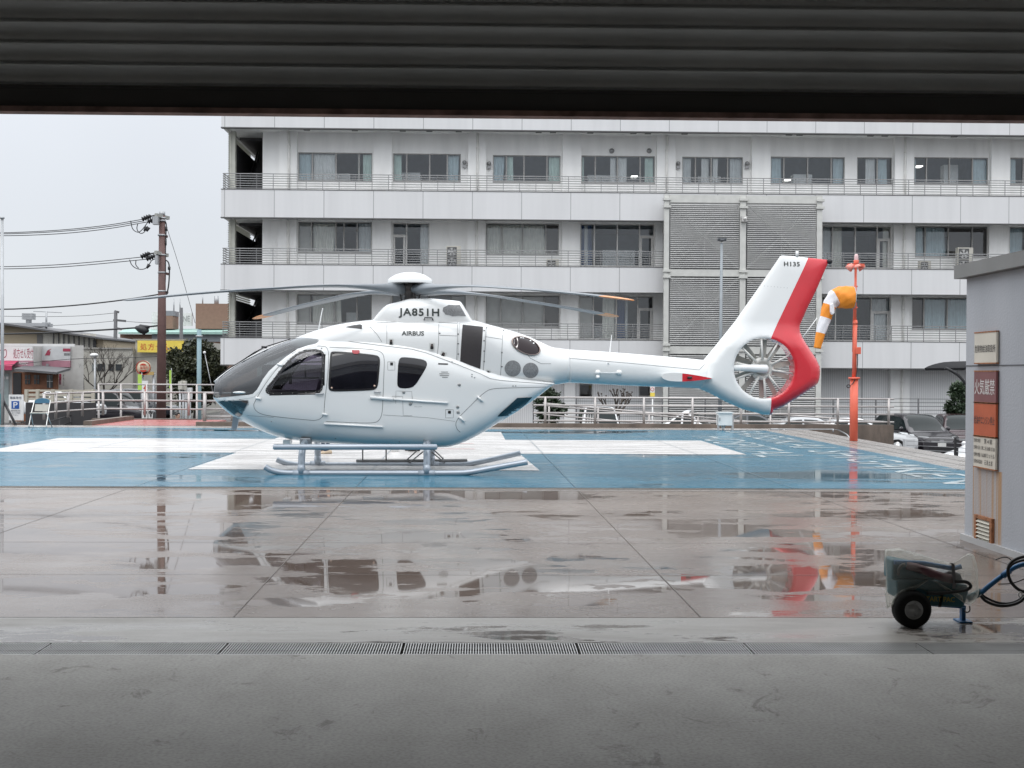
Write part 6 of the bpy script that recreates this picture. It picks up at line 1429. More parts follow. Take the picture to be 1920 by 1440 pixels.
for p in tips: MB().sphere(p, .035, 6, 5).build('pruning_knot', M_bark, t)
bare('bare twiggy tree in front of the beige warehouse', 196, 680, 80, 21, 1.6, 1.3, 4, .75, ((-1, 0, .8), (1, .2, .9), (.1, -.4, 1), (-.4, .4, 1), (.6, -.2, .6)))
bare('small bare twiggy tree nearer the shop corner', 160, 690, 79, 33, 1.4, 1.0, 4, .8, ((-.7, 0, 1), (.8, .2, .9), (0, -.4, 1)))
# low brown shrubs along the hospital fence
def shrub(label, px, Y, w_, h_, seed):
    rg = random.Random(seed); b = P(px, 790, Y); t = thing('twiggy_shrub', label, 'shrub', (b.x, Y, LOT)); q = MB()
    for i in range(60): q.tube([(b.x + rg.uniform(-w_, w_), Y + rg.uniform(-.2, .2), LOT), (b.x + rg.uniform(-w_, w_), Y + rg.uniform(-.3, .3), LOT + h_ * rg.uniform(.5, 1))], .012, 4)
    q.build('stems', mat('dead_stem', (0.10, 0.06, 0.045), 0.8), t)
shrub('low brown twiggy shrub beside the dark evergreen near the grey building', 1760, 54, 1.0, 1.3, 3); shrub('low brown twiggy shrub beneath the leafless pruned tree', 1160, 53, .8, .7, 4)
# ================================================================== CARS
M_cg = mat('car_glass', (0.012, 0.018, 0.019), 0.05, spec=.25); M_tyre = mat('tyre_rubber', (0.009, 0.009, 0.009), 0.75, spec=.25); M_rim = mat('alloy_rim', (0.5, 0.5, 0.5), 0.3, .8); M_lamp = mat('headlamp', (0.7, 0.72, 0.72), 0.1, .2); M_plate = mat('number_plate', (0.75, 0.75, 0.72), 0.5)
def paint(n, c): return mat(n, c, 0.25, var=.03, coat=.6)
def car(label, pos, heading, paintm, L_=4.4, W_=1.72, Hh=1.5, kind='mpv', grp=None, rack=False, cat='car'):
    """heading 0 faces -Y; built in its own frame then turned"""
    t = thing('parked_car' if cat == 'car' else 'parked_van', label, cat, pos, grp); t.rotation_euler = (0, 0, heading)
    o = Vector(pos); hw = W_ / 2
    hood = {'mpv': (.22, .62, .95), 'sedan': (.28, .60, .90), 'van': (.05, .55, 1.0)}[kind]
    a1 = {'mpv': .95, 'sedan': 1.25, 'van': .25}[kind]; a2 = {'mpv': 1.85, 'sedan': 1.95, 'van': .95}[kind]; a3 = {'mpv': L_ - .75, 'sedan': L_ - 1.5, 'van': L_ - .25}[kind]; a4 = {'mpv': L_ - .15, 'sedan': L_ - .75, 'van': L_ - .06}[kind]
    belt = {'mpv': .95, 'sedan': .90, 'van': 1.02}[kind]; y_ = -L_ / 2
    top = pchip([0, .06, .35, a1, a2, (a2 + a3) / 2, a3, a4, L_ - .02, L_], [hood[1], hood[1] + .12, hood[2] - .14, hood[2], Hh - .03, Hh, Hh - .03, belt + .06 if kind != 'van' else belt + .25, belt - .05, .6])
    q = MB(); rings = []
    ys = sorted(set([0, .03, .08, .2, .35, .6, a1 * .9, a1, (a1 * 2 + a2) / 3, (a1 + a2 * 2) / 3, a2, a2 + .2, (a2 + a3) / 2, a3 - .1, a3, (a3 + a4) / 2, a4, (a4 + L_) / 2, L_ - .05, L_]))
    def wid(y): 
        e = min(y, L_ - y); return hw * (1 - .16 * max(0, 1 - e / .45) ** 2)
    for y in ys:
        z = top(y); w = wid(y); bz = min(belt, z - .03); cab = max(0, (z - belt) / (Hh - belt)); wr = w - .02 - .20 * cab
        pr = [(-w * .9, .22), (-w, .34), (-w * 1.0, .62), (-w * .985, bz - .02), (-w * .96, bz), (-wr, max(bz + .01, z - .06)), (-wr * .88, z - .015), (-wr * .4, z + .0), (wr * .4, z), (wr * .88, z - .015), (wr, max(bz + .01, z - .06)), (w * .96, bz), (w * .985, bz - .02), (w, .62), (w, .34), (w * .9, .22)]
        rings.append([(o.x + x, o.y + y_ + y, o.z + zz_) for x, zz_ in pr])
    q.ring_grid(rings, capa=True, capb=True); q.build('body', paintm, t)
    def gl(name, pts, m): q = MB(); q.add([o + Vector(p) for p in pts], [list(range(len(pts)))]); return q.build(name, m, t)
    def cw(y): z = top(y); w = wid(y); cab = max(0, (z - belt) / (Hh - belt)); return w - .02 - .20 * cab, z, w
    r1 = cw(a1 + .06); r2 = cw(a2 - .03)
    q = MB(); rr = []
    for k in range(6):
        y = a1 + .06 + (a2 - a1 - .09) * k / 5; ww, z, w = cw(y); rr.append([(o.x + ww * .9 * f, o.y + y_ + y - .02, o.z + z + .012 - .05 * abs(f) ** 4) for f in (-1, -.8, -.4, 0, .4, .8, 1)])
    q.ring_grid(rr, closed=False); q.build('windscreen', M_cg, t, fix=False)
    for s in (-1, 1):
        ya, yb = a1 + (.30 if kind != 'van' else .2), a4 - .25; ym = (ya + yb) / 2 + .05
        for u0, u1 in ((ya, ym - .04), (ym + .04, yb)):
            q = MB(); rr = []
            for k in range(5):
                y = u0 + (u1 - u0) * k / 4; ww, z, w = cw(y); zt_ = z - .10; zb_ = belt + .03; rr.append([(o.x + s * (w * .965 + .008), o.y + y_ + y, o.z + zb_), (o.x + s * (ww + (w * .96 - ww) * max(0, (z - .06 - zt_) / max(.05, z - .06 - belt)) + .012), o.y + y_ + y, o.z + max(zb_ + .01, zt_))])
            q.ring_grid(rr, closed=False); q.build('side_window', M_cg, t, fix=False)
        for yy in (.78, L_ - .82):
            c = (o.x + s * (hw - .10), o.y + y_ + yy, o.z + .31); q = MB(); q.lathe(c, (s, 0, 0), [(-.1, .18), (-.1, .29), (-.07, .31), (.07, .31), (.105, .29), (.105, .19)], 24); wh = q.build('tyre', M_tyre, t); q = MB(); q.lathe(c, (s, 0, 0), [(.07, .19), (.09, .17), (.07, .07), (.085, .04), (.085, 0)], 20); q.build('rim', M_rim, wh)
        q = MB(); q.sphere((o.x + s * (hw + .10), o.y + y_ + a1 + .35, o.z + belt + .08), .11, 10, 8, sq=(.9, .5, .8)); q.build('mirror', paintm, t)
        w = wid(.1); q = MB(); q.add([o + Vector((s * w * .55, y_ - .012 + .02, .63)), o + Vector((s * w * .93, y_ + .10, .66)), o + Vector((s * w * .985, y_ + .36, .80)), o + Vector((s * w * .60, y_ + .10, .78))], [(0, 1, 2, 3)]); q.build('headlight', M_lamp, t)
        q = MB(); q.box((o.x + s * hw * .72, o.y - y_ - .03, o.z + .75), (o.x + s * hw * .93, o.y - y_ + .015, o.z + .92)); q.build('tail_light', mat('tail_lamp_red', (0.35, 0.02, 0.02), 0.2), t)
    q = MB(); q.box((o.x - hw * .5, o.y + y_ - .015, o.z + .60), (o.x + hw * .5, o.y + y_ + .05, o.z + .64)); q.box((o.x - .08, o.y + y_ - .025, o.z + .57), (o.x + .08, o.y + y_ + .03, o.z + .67)); q.build('grille', M_rim, t)
    q = MB(); q.box((o.x - hw * .55, o.y + y_ - .01, o.z + .27), (o.x + hw * .55, o.y + y_ + .05, o.z + .40)); q.build('bumper_grille', M_blk if 'M_blk' in globals() else M_black, t)
    q = MB(); q.box((o.x - .165, o.y + y_ - .03, o.z + .42), (o.x + .165, o.y + y_ - .012, o.z + .56)); q.build('number_plate', M_plate, t)
    if rack:
        q = MB()
        for i in range(6): x = o.x - hw * .95 + .09 * i; q.beam((x, o.y + y_ + .15, o.z + .95), (x + .05, o.y + y_ + .25, o.z + 1.62), .025, .025)
        for zz_ in (.95, 1.28, 1.62): q.beam((o.x - hw * .95, o.y + y_ + .2, o.z + zz_), (o.x - hw * .95 + .5, o.y + y_ + .2, o.z + zz_), .025, .025)
        q.build('ladder_rack', M_wht, t)
    return t
PW, PB, PM, PS, PD = paint('white_car_paint', (.72, .73, .74)), paint('black_car_paint', (.012, .009, .014)), paint('maroon_car_paint', (.035, .012, .016)), paint('silver_car_paint', (.42, .43, .44)), paint('dark_blue_car_paint', (.02, .025, .035))
def at(px, Y): return (P(px, 750, Y).x, Y, LOT)
def atz(px, Y, z): return (P(px, 750, Y).x, Y, z)
car('black car facing the camera with a bright front plate beyond the pad edge', atz(1712, 48.5, -1.45), R(8), PB, 4.5, 1.72, 1.58)
car('dark maroon car parked beside the black car next to the grey building', atz(1800, 50, -1.48), R(-12), PM, 4.6, 1.75, 1.56)
car('small white car nosing out from behind the grey refuelling building', atz(1868, 38.5, -1.55), R(-62), PW, 3.5, 1.48, 1.5)
car('white van with a slatted ladder rack behind the handrail', atz(1121, 46.2, LOT + .08), R(0), PW, 3.4, 1.5, 1.86, 'van', rack=True, cat='van')
car('white car behind the railing just left of the white cabinet', atz(1303, 47, -1.2), R(68), PW, 3.6, 1.6, 1.48, 'sedan')
car('dark car behind the railing just right of the white cabinet', atz(1416, 49, -1.3), R(80), PD, 4.2, 1.65, 1.42, 'sedan')
car('silver car behind the railing under the red tail fin', atz(1517, 47, -1.30), R(85), PS, 4.4, 1.65, 1.36, 'sedan')
car('white car behind the foot of the orange windsock mast', atz(1602, 46, -1.30), R(85), PW, 4.3, 1.65, 1.36, 'sedan')
car('white car in the street beyond the beige fence', (P(118, 750, 66).x, 66, -.85), R(78), PW, 4.2, 1.65, 1.48, 'sedan')
car('black box shaped car in the street behind the grey railing posts', (P(212, 750, 69).x, 69, -1.25), R(75), PB, 4.4, 1.7, 1.85)
car('dark blue car in the street near the arrow board', (P(262, 750, 74).x, 74, -1.15), R(80), PD, 4.4, 1.7, 1.75)
# white upright panel, stub post and dark post beside the pad edge
q = MB(); rect(q, 1692.5, 1711, 823, 856, 40, d=.2); tagset(q.build('utility_box', mat('pale_box', (0.52, 0.53, 0.54), 0.5), None), 'pale grey box standing before the black car beyond the pad edge', 'box')
q = MB(); a = G(1683, 838); a.y = 28.6; a = P(1683, 842, 33); q.tube([(a.x, 33, LOT), (a.x, 33, PZ(1683, 832, 33))], .05, 10); q.sphere((a.x, 33, PZ(1683, 832, 33)), .05, 8, 6); tagset(q.build('stub_post', M_wht), 'short white stub post beside the pad edge', 'post')
t = thing('edge_fence', 'dark post with thin wires along the drop beside the pad', 'fence', (P(1793, 840, 30).x, 30, LOT)); q = MB(); a = P(1793, 820, 30); q.box((a.x - .04, 29.96, LOT), (a.x + .04, 30.04, a.z)); q.build('post', M_black, t)
q = MB()
for y in (823, 831, 839, 847): q.tube([P(1700, y - 4, 36), P(1793, y, 30), P(1900, y + 8, 25)], .008, 5)
q.build('wires', M_galv, t)
# black curved carport roof beyond the building
t = thing('carport', 'black curved carport roof peeping out beside the grey building', 'carport', at(1850, 44)); q = MB(); cv = smooth_poly([Vector((p[0], p[1], 0)) for p in ((1771, 690), (1780, 685), (1795, 680.5), (1815, 677), (1860, 676))], False, 1)
rg_ = []
for v in cv: a = P(v.x, v.y, 44); rg_.append([(a.x, 42.2, a.z), (a.x, 46, a.z), (a.x + .03, 46, a.z - .08), (a.x + .03, 42.2, a.z - .08)])
q.ring_grid(rg_, capa=True, capb=True, sm=False); q.build('roof', mat('carport_black', (0.016, 0.016, 0.018), 0.7, spec=.15), t)
q = MB(); q.tube(smooth_poly([P(1772, 690, 42.4), P(1782, 694, 42.4), P(1795, 702, 42.4), P(1806, 713, 42.4), P(1818, 730, 42.4)], False, 2), .05, 8); q.tube([P(1818, 728, 42.4), Vector((P(1818, 728, 42.4).x, 42.4, LOT))], .06, 8); q.build('support', M_black, t)

# ================================================================== WHITE CABINET, SMALL BOX, WINDSOCK MAST
t = thing('cabinet', 'white weather cabinet on legs standing at the far pad edge', 'cabinet', G(1355, 808)); YC = 36.3
q = MB(); rect(q, 1343, 1369, 773.5, 797, YC, d=.35); q.build('casing', mat('cabinet_white', (0.68, 0.69, 0.68), 0.4), t, bevel=.01)
q = MB(); rect(q, 1342, 1370, 772, 774, YC + .03, d=.42); q.build('lid', MATS['cabinet_white'], t)
q = MB(); rect(q, 1348.5, 1350.5, 783, 789, YC - .36, d=.02); q.build('handle', M_galv, t)
for px in (1341.5, 1368): q = MB(); a = P(px, 797, YC); q.box((a.x, YC - .3, 0), (a.x + .06, YC - .25, a.z + .3)); q.build('leg', M_steel, t)
q = MB(); q.tube([P(1353, 797, YC - .2), P(1356, 806, YC - .2), P(1359, 797, YC - .2)], .03, 6); q.build('cable_guard', M_wht, t)
q = MB(); rect(q, 1443.5, 1457.5, 803, 812, 36.4, d=.2); tagset(q.build('junction_box', M_galv, None, bevel=.01), 'small grey junction box at the far corner of the blue pad', 'box')
q = MB(); q.tube([P(1457, 804.5, 36.7), P(1485, 805, 36.7), P(1560, 805, 36.7), P(1572, 806, 36.7), P(1588, 815, 34), P(1594, 822, 32)], .018, 6)
for px in (1470, 1562): q.tube([P(px, 804, 36.7), P(px, 811, 36.7)], .025, 6)
tagset(q.build('cable_conduit', M_galv), 'thin grey conduit running from the junction box towards the orange mast', 'pipe')
q = MB(); q.tube([P(1336, 804.6, 36.9), P(1443, 805.5, 36.9)], .015, 6); tagset(q.build('cable_conduit', M_galv), 'low grey conduit running from the white cabinet to the junction box', 'pipe')
YM = 30.6; M_or = mat('mast_orange', (0.70, 0.13, 0.075), 0.45, var=.1, vs=3); M_sock = mat('sock_orange', (0.80, 0.26, 0.02), 0.6, bump=.9, bs=9, stretch=(1, 1, .5)); M_sockw = mat('sock_white', (0.72, 0.70, 0.72), 0.7, bump=.9, bs=9, stretch=(1, 1, .5))
t = thing('windsock_mast', 'orange steel mast with warning lamps standing on the pad edge', 'mast', G(1600, 827))
q = MB(); a, b = P(1600.5, 827, YM), P(1601.5, 711, YM); q.tube([(a.x, YM, 0), b], [.098, .098], 20); q.build('lower_tube', M_or, t)
q = MB(); q.tube([b, b + Vector((0, 0, .05))], .14, 20); q.build('flange', M_or, t)
q = MB(); q.tube([b, P(1603.5, 600, YM)], [.055, .05], 14); q.tube([P(1603.3, 610, YM), P(1604.5, 500, YM)], [.034, .030], 12); q.tube([P(1600.5, 612, YM), P(1601.5, 537, YM)], .018, 8); q.tube([P(1598.5, 660, YM), P(1601, 560, YM)], .012, 8)
for y in (537, 577, 612): q.tube([P(1599, y, YM), P(1608, y, YM)], .018, 8)
q.tube([P(1603.5, 608, YM), P(1603.4, 603, YM)], .06, 12); q.build('upper_tube', M_or, t)
q = MB(); a = P(1602.5, 651, YM); b = P(1612.5, 664, YM); q.box((a.x, YM - .09, b.z), (b.x, YM + .06, a.z)); q.build('control_box', M_or, t, bevel=.01)
q = MB(); q.tube(smooth_poly([P(1608, 664, YM - .08), P(1608, 680, YM - .1), P(1606, 705, YM - .1), P(1600, 718, YM - .12), P(1596, 722, YM - .13)], False, 2), .012, 6); q.tube([P(1591 + 3.2 * math.cos(k * math.pi / 6), 724 + 2.8 * math.sin(k * math.pi / 6), YM - .13) for k in range(13)], .013, 6); q.build('cable', M_black, t)
q = MB(); a = P(1604.5, 497, YM); q.box((a.x - .2, YM - .06, a.z - .04), (a.x + .2, YM + .06, a.z + .03)); q.build('lamp_bracket', M_or, t)
for dx, dy in ((-12.5, -.1), (3, -.2), (11.5, .1)):
    q = MB(); c = P(1604.5 + dx * .45, 496, YM + dy); e = P(1604.5 + dx * 1.1, 500 + abs(dx) * .35, YM + dy); q.tube([c, c.lerp(e, .5), e, e + (e - c) * .05], [.045, .075, .10, .0], 12); q.build('floodlight', mat('lamp_salmon', (0.72, 0.25, 0.20), 0.35), t)
q = MB(); c = P(1605.5, 490, YM); q.lathe(c, (0, 0, 1), [(-.05, .06), (.02, .065), (.03, .055)], 16); q.build('lamp_base', M_or, t)
q = MB(); q.lathe(c, (0, 0, 1), [(.03, .052), (.12, .052), (.17, .035), (.185, 0)], 16); q.build('obstacle_lamp', mat('lamp_glass_red', (0.62, 0.42, 0.42), 0.12), t)
# windsock
t = thing('windsock', 'limp orange and white windsock hanging from the orange mast', 'windsock', P(1601, 557, YM))
ctrl = [((1600, 557.5), 20.5), ((1590, 557.5), 20.8), ((1578, 558), 20.5), ((1568.5, 558.5), 18.5), ((1561.5, 563.5), 14.5), ((1556.5, 571), 13), ((1552, 583), 12), ((1547.5, 596), 10.8), ((1542.5, 611), 10), ((1538.5, 626), 8.8), ((1535, 640), 7.6), ((1532.2, 653), 6.4)]
f_ = lambda k: pchip(list(range(len(ctrl))), [(c[0][0], c[0][1], c[1])[k] for c in ctrl]); fx, fy, fr = f_(0), f_(1), f_(2)
cuts = (0, 3.25, 5.2, 7.0, 8.9, 11); rg_ = random.Random(2); n_ = 28; sk = YM / FPX
def skring(s):
    c = P(fx(s), fy(s), YM - .05); d = P(fx(min(11, s + .1)), fy(min(11, s + .1)), YM) - P(fx(max(0, s - .1)), fy(max(0, s - .1)), YM); d.normalize(); nrm = Vector((-d.z, 0, d.x)); r = fr(s) * sk; out = []
    for j in range(n_):
        a = 2 * math.pi * j / n_; rr = r * (1 + .05 * math.sin(5 * a + s * 2.1) * min(1, s / 2) + .03 * math.sin(9 * a - 3 * s)); fl = 1 if s < 3 else .8
        out.append(c + nrm * rr * math.cos(a) + Vector((0, 1, 0)) * rr * math.sin(a) * fl)
    return out
for i in range(5):
    q = MB(); q.ring_grid([skring(cuts[i] + (cuts[i+1] - cuts[i]) * k / 12) for k in range(13)], capb=(i == 4)); q.build('band', M_sock if i % 2 == 0 else M_sockw, t)
q = MB(); fl = [P(1567, 566, YM - .5), P(1569.5, 576, YM - .5), P(1569, 587, YM - .48), P(1564, 590, YM - .45), P(1560.5, 584, YM - .42), P(1561, 570, YM - .45)]; q.prism([(v.x, v.z) for v in fl], lambda p: (p[0], YM - .30, p[1]), lambda p: (p[0], YM - .18, p[1])); q.build('fold', M_sockw, t, bevel=.02)
q = MB(); q.tube([skring(0.02)[j % n_] for j in range(n_ + 1)], .012, 6); q.build('hoop', M_galv, t)
for y, lb in ((0, ''),):
    q = MB(); q.tube([P(1500, 640, 33), P(1532, 596, 33)], .012, 6); tagset(q.build('stay_wire', M_wht), 'thin pale stay wire slanting behind the red tail fin', 'cable')

# ================================================================== REFUELLING BUILDING
def wall_mat():
    m, n, L, b = _new('grey_stucco'); b.inputs['Roughness'].default_value = .75
    t = n.new('ShaderNodeTexCoord'); no = n.new('ShaderNodeTexNoise'); no.inputs['Scale'].default_value = .8; no.inputs['Detail'].default_value = 8
    mp = n.new('ShaderNodeMapping'); mp.inputs['Scale'].default_value = (1, 1.6, .5); L.new(t.outputs['Object'], mp.inputs[0]); L.new(mp.outputs[0], no.inputs[0])
    r = n.new('ShaderNodeValToRGB'); r.color_ramp.elements[0].position = .3; r.color_ramp.elements[1].position = .7; r.color_ramp.elements[0].color = (.36, .375, .405, 1); r.color_ramp.elements[1].color = (.43, .445, .475, 1); L.new(no.outputs[0], r.inputs[0])
    # rust weeping from the fixings and below the lowest board
    s = n.new('ShaderNodeSeparateXYZ'); L.new(t.outputs['Object'], s.inputs[0])
    def M(op, a, v=None, w_=None):
        q = n.new('ShaderNodeMath'); q.operation = op
        for i, z in enumerate((a, v, w_)):
            if z is None: continue
            if isinstance(z, (int, float)): q.inputs[i].default_value = z
            else: L.new(z, q.inputs[i])
        return q.outputs[0]
    mp2 = n.new('ShaderNodeMapping'); mp2.inputs['Scale'].default_value = (1, 14, .35); L.new(t.outputs['Object'], mp2.inputs[0]); n2 = n.new('ShaderNodeTexNoise'); n2.inputs['Scale'].default_value = 1; n2.inputs['Detail'].default_value = 5; L.new(mp2.outputs[0], n2.inputs[0])
    yc = M('SUBTRACT', s.outputs[1], SGY - BY0); inb = M('LESS_THAN', M('ABSOLUTE', yc), .34); band = M('MULTIPLY', inb, M('LESS_THAN', s.outputs[2], SGZ))
    st = M('MULTIPLY', band, M('MAXIMUM', M('MULTIPLY_ADD', n2.outputs[0], 3.6, -1.45), .25)); mr_ = n.new('ShaderNodeMixRGB'); mr_.inputs[2].default_value = (.40, .24, .12, 1)
    edge = M('MULTIPLY', M('LESS_THAN', s.outputs[2], SGZ), M('LESS_THAN', M('ABSOLUTE', M('SUBTRACT', M('ABSOLUTE', yc), .30)), .045)); st2 = M('MAXIMUM', st, M('MULTIPLY', edge, M('MAXIMUM', M('MULTIPLY_ADD', n2.outputs[0], 4.5, -1.7), .25)))
    L.new(M('MINIMUM', st2, .95), mr_.inputs[0]); L.new(r.outputs[0], mr_.inputs[1]); L.new(mr_.outputs[0], b.inputs['Base Color'])
    n3 = n.new('ShaderNodeTexNoise'); n3.inputs['Scale'].default_value = 42; n3.inputs['Detail'].default_value = 3; L.new(t.outputs['Object'], n3.inputs[0]); bp = n.new('ShaderNodeBump'); bp.inputs['Strength'].default_value = .2; bp.inputs['Distance'].default_value = .02; L.new(n3.outputs[0], bp.inputs['Height']); L.new(bp.outputs[0], b.inputs['Normal'])
    return m
c0_ = G(1808.5, 1012); WX = c0_.x; BY1 = c0_.y; BY0 = 8.55
def onwall(px, py):
    """photo pixel -> point on the wall plane x = WX"""
    d = ray(px, py); k = WX / d.x; return Vector((WX, d.y * k, EYE + d.z * k))
def wy(px): return onwall(px, 800).y
s0, s1 = wy(1831.5), wy(1873.5); SGY = (s0 + s1) / 2; SGZ = onwall(1850, 880).z
rf = onwall(1815, 522).z
b_ = thing('refuelling_building', 'grey rendered fuel store with rust stained warning boards at the right edge', 'building', (WX, BY0, 0))
MB().box((WX, BY0, 0.0), (WX + 4, BY1, rf)).build('wall', wall_mat(), b_)
q = MB(); q.box((WX - .09, BY0 - .1, rf + .002), (WX + 4.1, BY1 + .1, rf + .135)); q.build('roof_edge', mat('roof_edge_grey', (0.20, 0.20, 0.195), 0.6), b_)
q = MB(); zj = onwall(1850, 685.5).z; q.box((WX - .004, BY0, zj - .006), (WX, BY1, zj + .006)); q.build('wall_joint', mat('joint_grey', (0.12, 0.125, 0.135), 0.8), b_)
zp = onwall(1810, 1004).z
q = MB(); q.box((WX - .035, BY0, 0.0), (WX - .001, BY1 + .03, .06)); q.build('plinth', mat('plinth_pale', (0.42, 0.42, 0.42), 0.7), b_)
def wr(q, px0, px1, z0, z1, dx, th=.02, mi=0): q.box((WX - dx - th, wy(px1), z0), (WX - dx, wy(px0), z1), mi); return q
def zrow(py, px=1852): return onwall(px, py).z
M_old = mat('aged_white_board', (0.62, 0.58, 0.50), 0.6, var=.1, dirt=((0.33, 0.15, 0.06), .8), ds=6, dl=.56); M_mar = mat('faded_maroon', (0.20, 0.075, 0.075), 0.6, var=.12, vs=6); M_orb = mat('faded_orange', (0.47, 0.10, 0.035), 0.6, var=.12, vs=6); M_frm = mat('rusted_frame', (0.30, 0.13, 0.06), 0.8, var=.4, vs=20); M_ink = mat('board_ink', (0.05, 0.045, 0.045), 0.7)
def board(name, label, y0, y1, m, lines, tm, px0=1831.8, px1=1873.2):
    t = thing(name, label, 'sign', (WX, s0, zrow(y1)), 'warning boards on the fuel store')
    q = MB(); wr(q, px0, px1, zrow(y1), zrow(y0), .012, .02); q.build('board', m, t)
    q = MB(); ya, yb = wy(px0), wy(px1); za_, zb_ = zrow(y1), zrow(y0)
    for c in (za_ - .012, zb_): q.box((WX - .036, yb, c), (WX - .006, ya, c + .012))
    q.build('frame', M_frm, t)
    for s, u0, u1, v0, v1, sp_ in lines:
        q = MB(); text_on(q, s, lambda u, v: (WX - .0345, ya + (yb - ya) * (u0 + (u1 - u0) * u), za_ + (zb_ - za_) * (v0 + (v1 - v0) * v)), bold=.003, spacing=sp_); q.build('lettering', tm, t, fix=False)
board('warning_board', 'rust streaked white board with one line of black characters, topmost of the column', 624, 680, M_old, [('危険物給油取扱所', .03, .97, .34, .60, 1)], M_ink)
board('warning_board', 'faded maroon board with four large white characters', 697, 754, M_mar, [('火気厳禁', .04, .95, .24, .76, 1)], mat('board_white_ink', (0.66, 0.64, 0.62), 0.6))
board('warning_board', 'faded orange board with one line of dark characters', 757, 818, M_orb, [('給油中エンジン停止', .02, .96, .36, .62, 1)], M_ink)
board('warning_board', 'white board with four rows of small black characters, lowest of the column', 819.5, 877, M_old, [('危険物の種別', .02, .33, .80, .93, 1), ('第 4 類', .5, .86, .78, .95, 1), ('危険物の品名', .02, .33, .57, .70, 1), ('第二石油類 灯油', .38, .97, .57, .70, 1), ('危険物の数量', .02, .33, .33, .47, 1), ('16,000リットル', .38, .97, .32, .48, 1), ('危険物保安監督者', .02, .42, .11, .24, 1), ('石 原 太 郎', .52, .88, .09, .26, 1)], M_ink)
t = thing('wall_louvre', 'rusty framed louvred vent low on the grey fuel store wall', 'vent', (WX, wy(1850), zrow(1018)))
y0v, y1v = wy(1833.5), wy(1866.5); zv0, zv1 = onwall(1850, 1018).z, onwall(1850, 975).z
q = MB()
for a, b, c, d in ((y0v, y0v - .05, zv0, zv1), (y1v + .05, y1v, zv0, zv1)): q.box((WX - .03, b, c), (WX + .0, a, d))
q.box((WX - .031, y1v, zv1), (WX, y0v, zv1 + .03)); q.box((WX - .031, y1v, zv0 - .03), (WX, y0v, zv0)); q.build('frame', M_frm, t)
q = MB()
for i in range(6): z = zv0 + (zv1 - zv0) * (i + .15) / 6; dz = (zv1 - zv0) / 6; q.add([(WX - .035, y1v + .05, z), (WX - .035, y0v - .05, z), (WX - .004, y0v - .05, z + dz * .75), (WX - .004, y1v + .05, z + dz * .75)], [(0, 1, 2, 3)])
q.build('slats', mat('vent_cream', (0.55, 0.52, 0.44), 0.6), t, fix=False)
q = MB(); q.box((WX - .003, y1v + .05, zv0), (WX - .001, y0v - .05, zv1)); q.build('backing', M_dark, t)
# ================================================================== GROUND POWER CART
YC = 7.98
def C(px, py, dy=0.0): return P(px, py, YC + dy)
M_cart = mat('cart_teal', (0.006, 0.085, 0.115), 0.4, var=.2, vs=6); M_cartb = mat('cart_blue', (0.02, 0.12, 0.28), 0.4); M_hose = mat('black_hose', (0.012, 0.012, 0.013), 0.45); M_yl = mat('cart_yellow_text', (0.38, 0.30, 0.04), 0.6)
cart = thing('ground_power_cart', 'teal two-wheeled power cart wrapped in clear plastic on the threshold', 'power cart', G(1708, 1178))
HWD = .18
def cprism(pts, y0, y1, name, m, par, bevel=0):
    q = MB(); pp = [C(a, b) for a, b in pts]; q.prism([(v.x, v.z) for v in pp], lambda p: (p[0], YC + y0, p[1]), lambda p: (p[0], YC + y1, p[1])); return q.build(name, m, par, bevel=bevel)
cprism([(1683, 1090), (1698, 1087), (1742, 1088), (1790, 1096), (1818, 1098), (1820, 1112), (1816, 1128), (1810, 1141), (1745, 1137), (1700, 1128), (1685, 1124)], .03, .24, 'lower_body', M_cart, cart, .012)
cprism([(1678, 1053), (1684, 1051), (1722, 1058), (1758, 1080), (1760, 1089.8), (1677, 1089.8)], .05, .22, 'upper_body', M_cart, cart, .012)
cprism([(1765, 1082), (1785, 1073), (1808, 1078), (1814, 1095), (1770, 1095)], .06, .20, 'battery_box', mat('cart_grey', (0.22, 0.23, 0.25), 0.5), cart, .01)
q = MB(); q.tube([C(1810, 1138, .2), C(1806, 1138, .2), C(1740, 1133, .2)], .012, 6)
q.tube([C(1676, 1054, .05), C(1730, 1056, .05), C(1788, 1066, .05), C(1802, 1062, .05)], .016, 8); q.build('top_rail', M_cartb, cart)
q = MB(); q.tube(smooth_poly([C(1700, 1060, .05), C(1725, 1066, .02), C(1755, 1079, .02), C(1788, 1086, .04)], False, 2), .028, 10); q.build('fire_bottle', mat('dull_maroon', (0.13, 0.05, 0.065), 0.5), cart)
q = MB(); q.tube(smooth_poly([C(1684, 1078, .03), C(1685, 1066, .02), C(1690, 1060, .02), C(1696, 1058, .03)], False, 2), .010, 8); q.build('handle_bar', M_hose, cart)
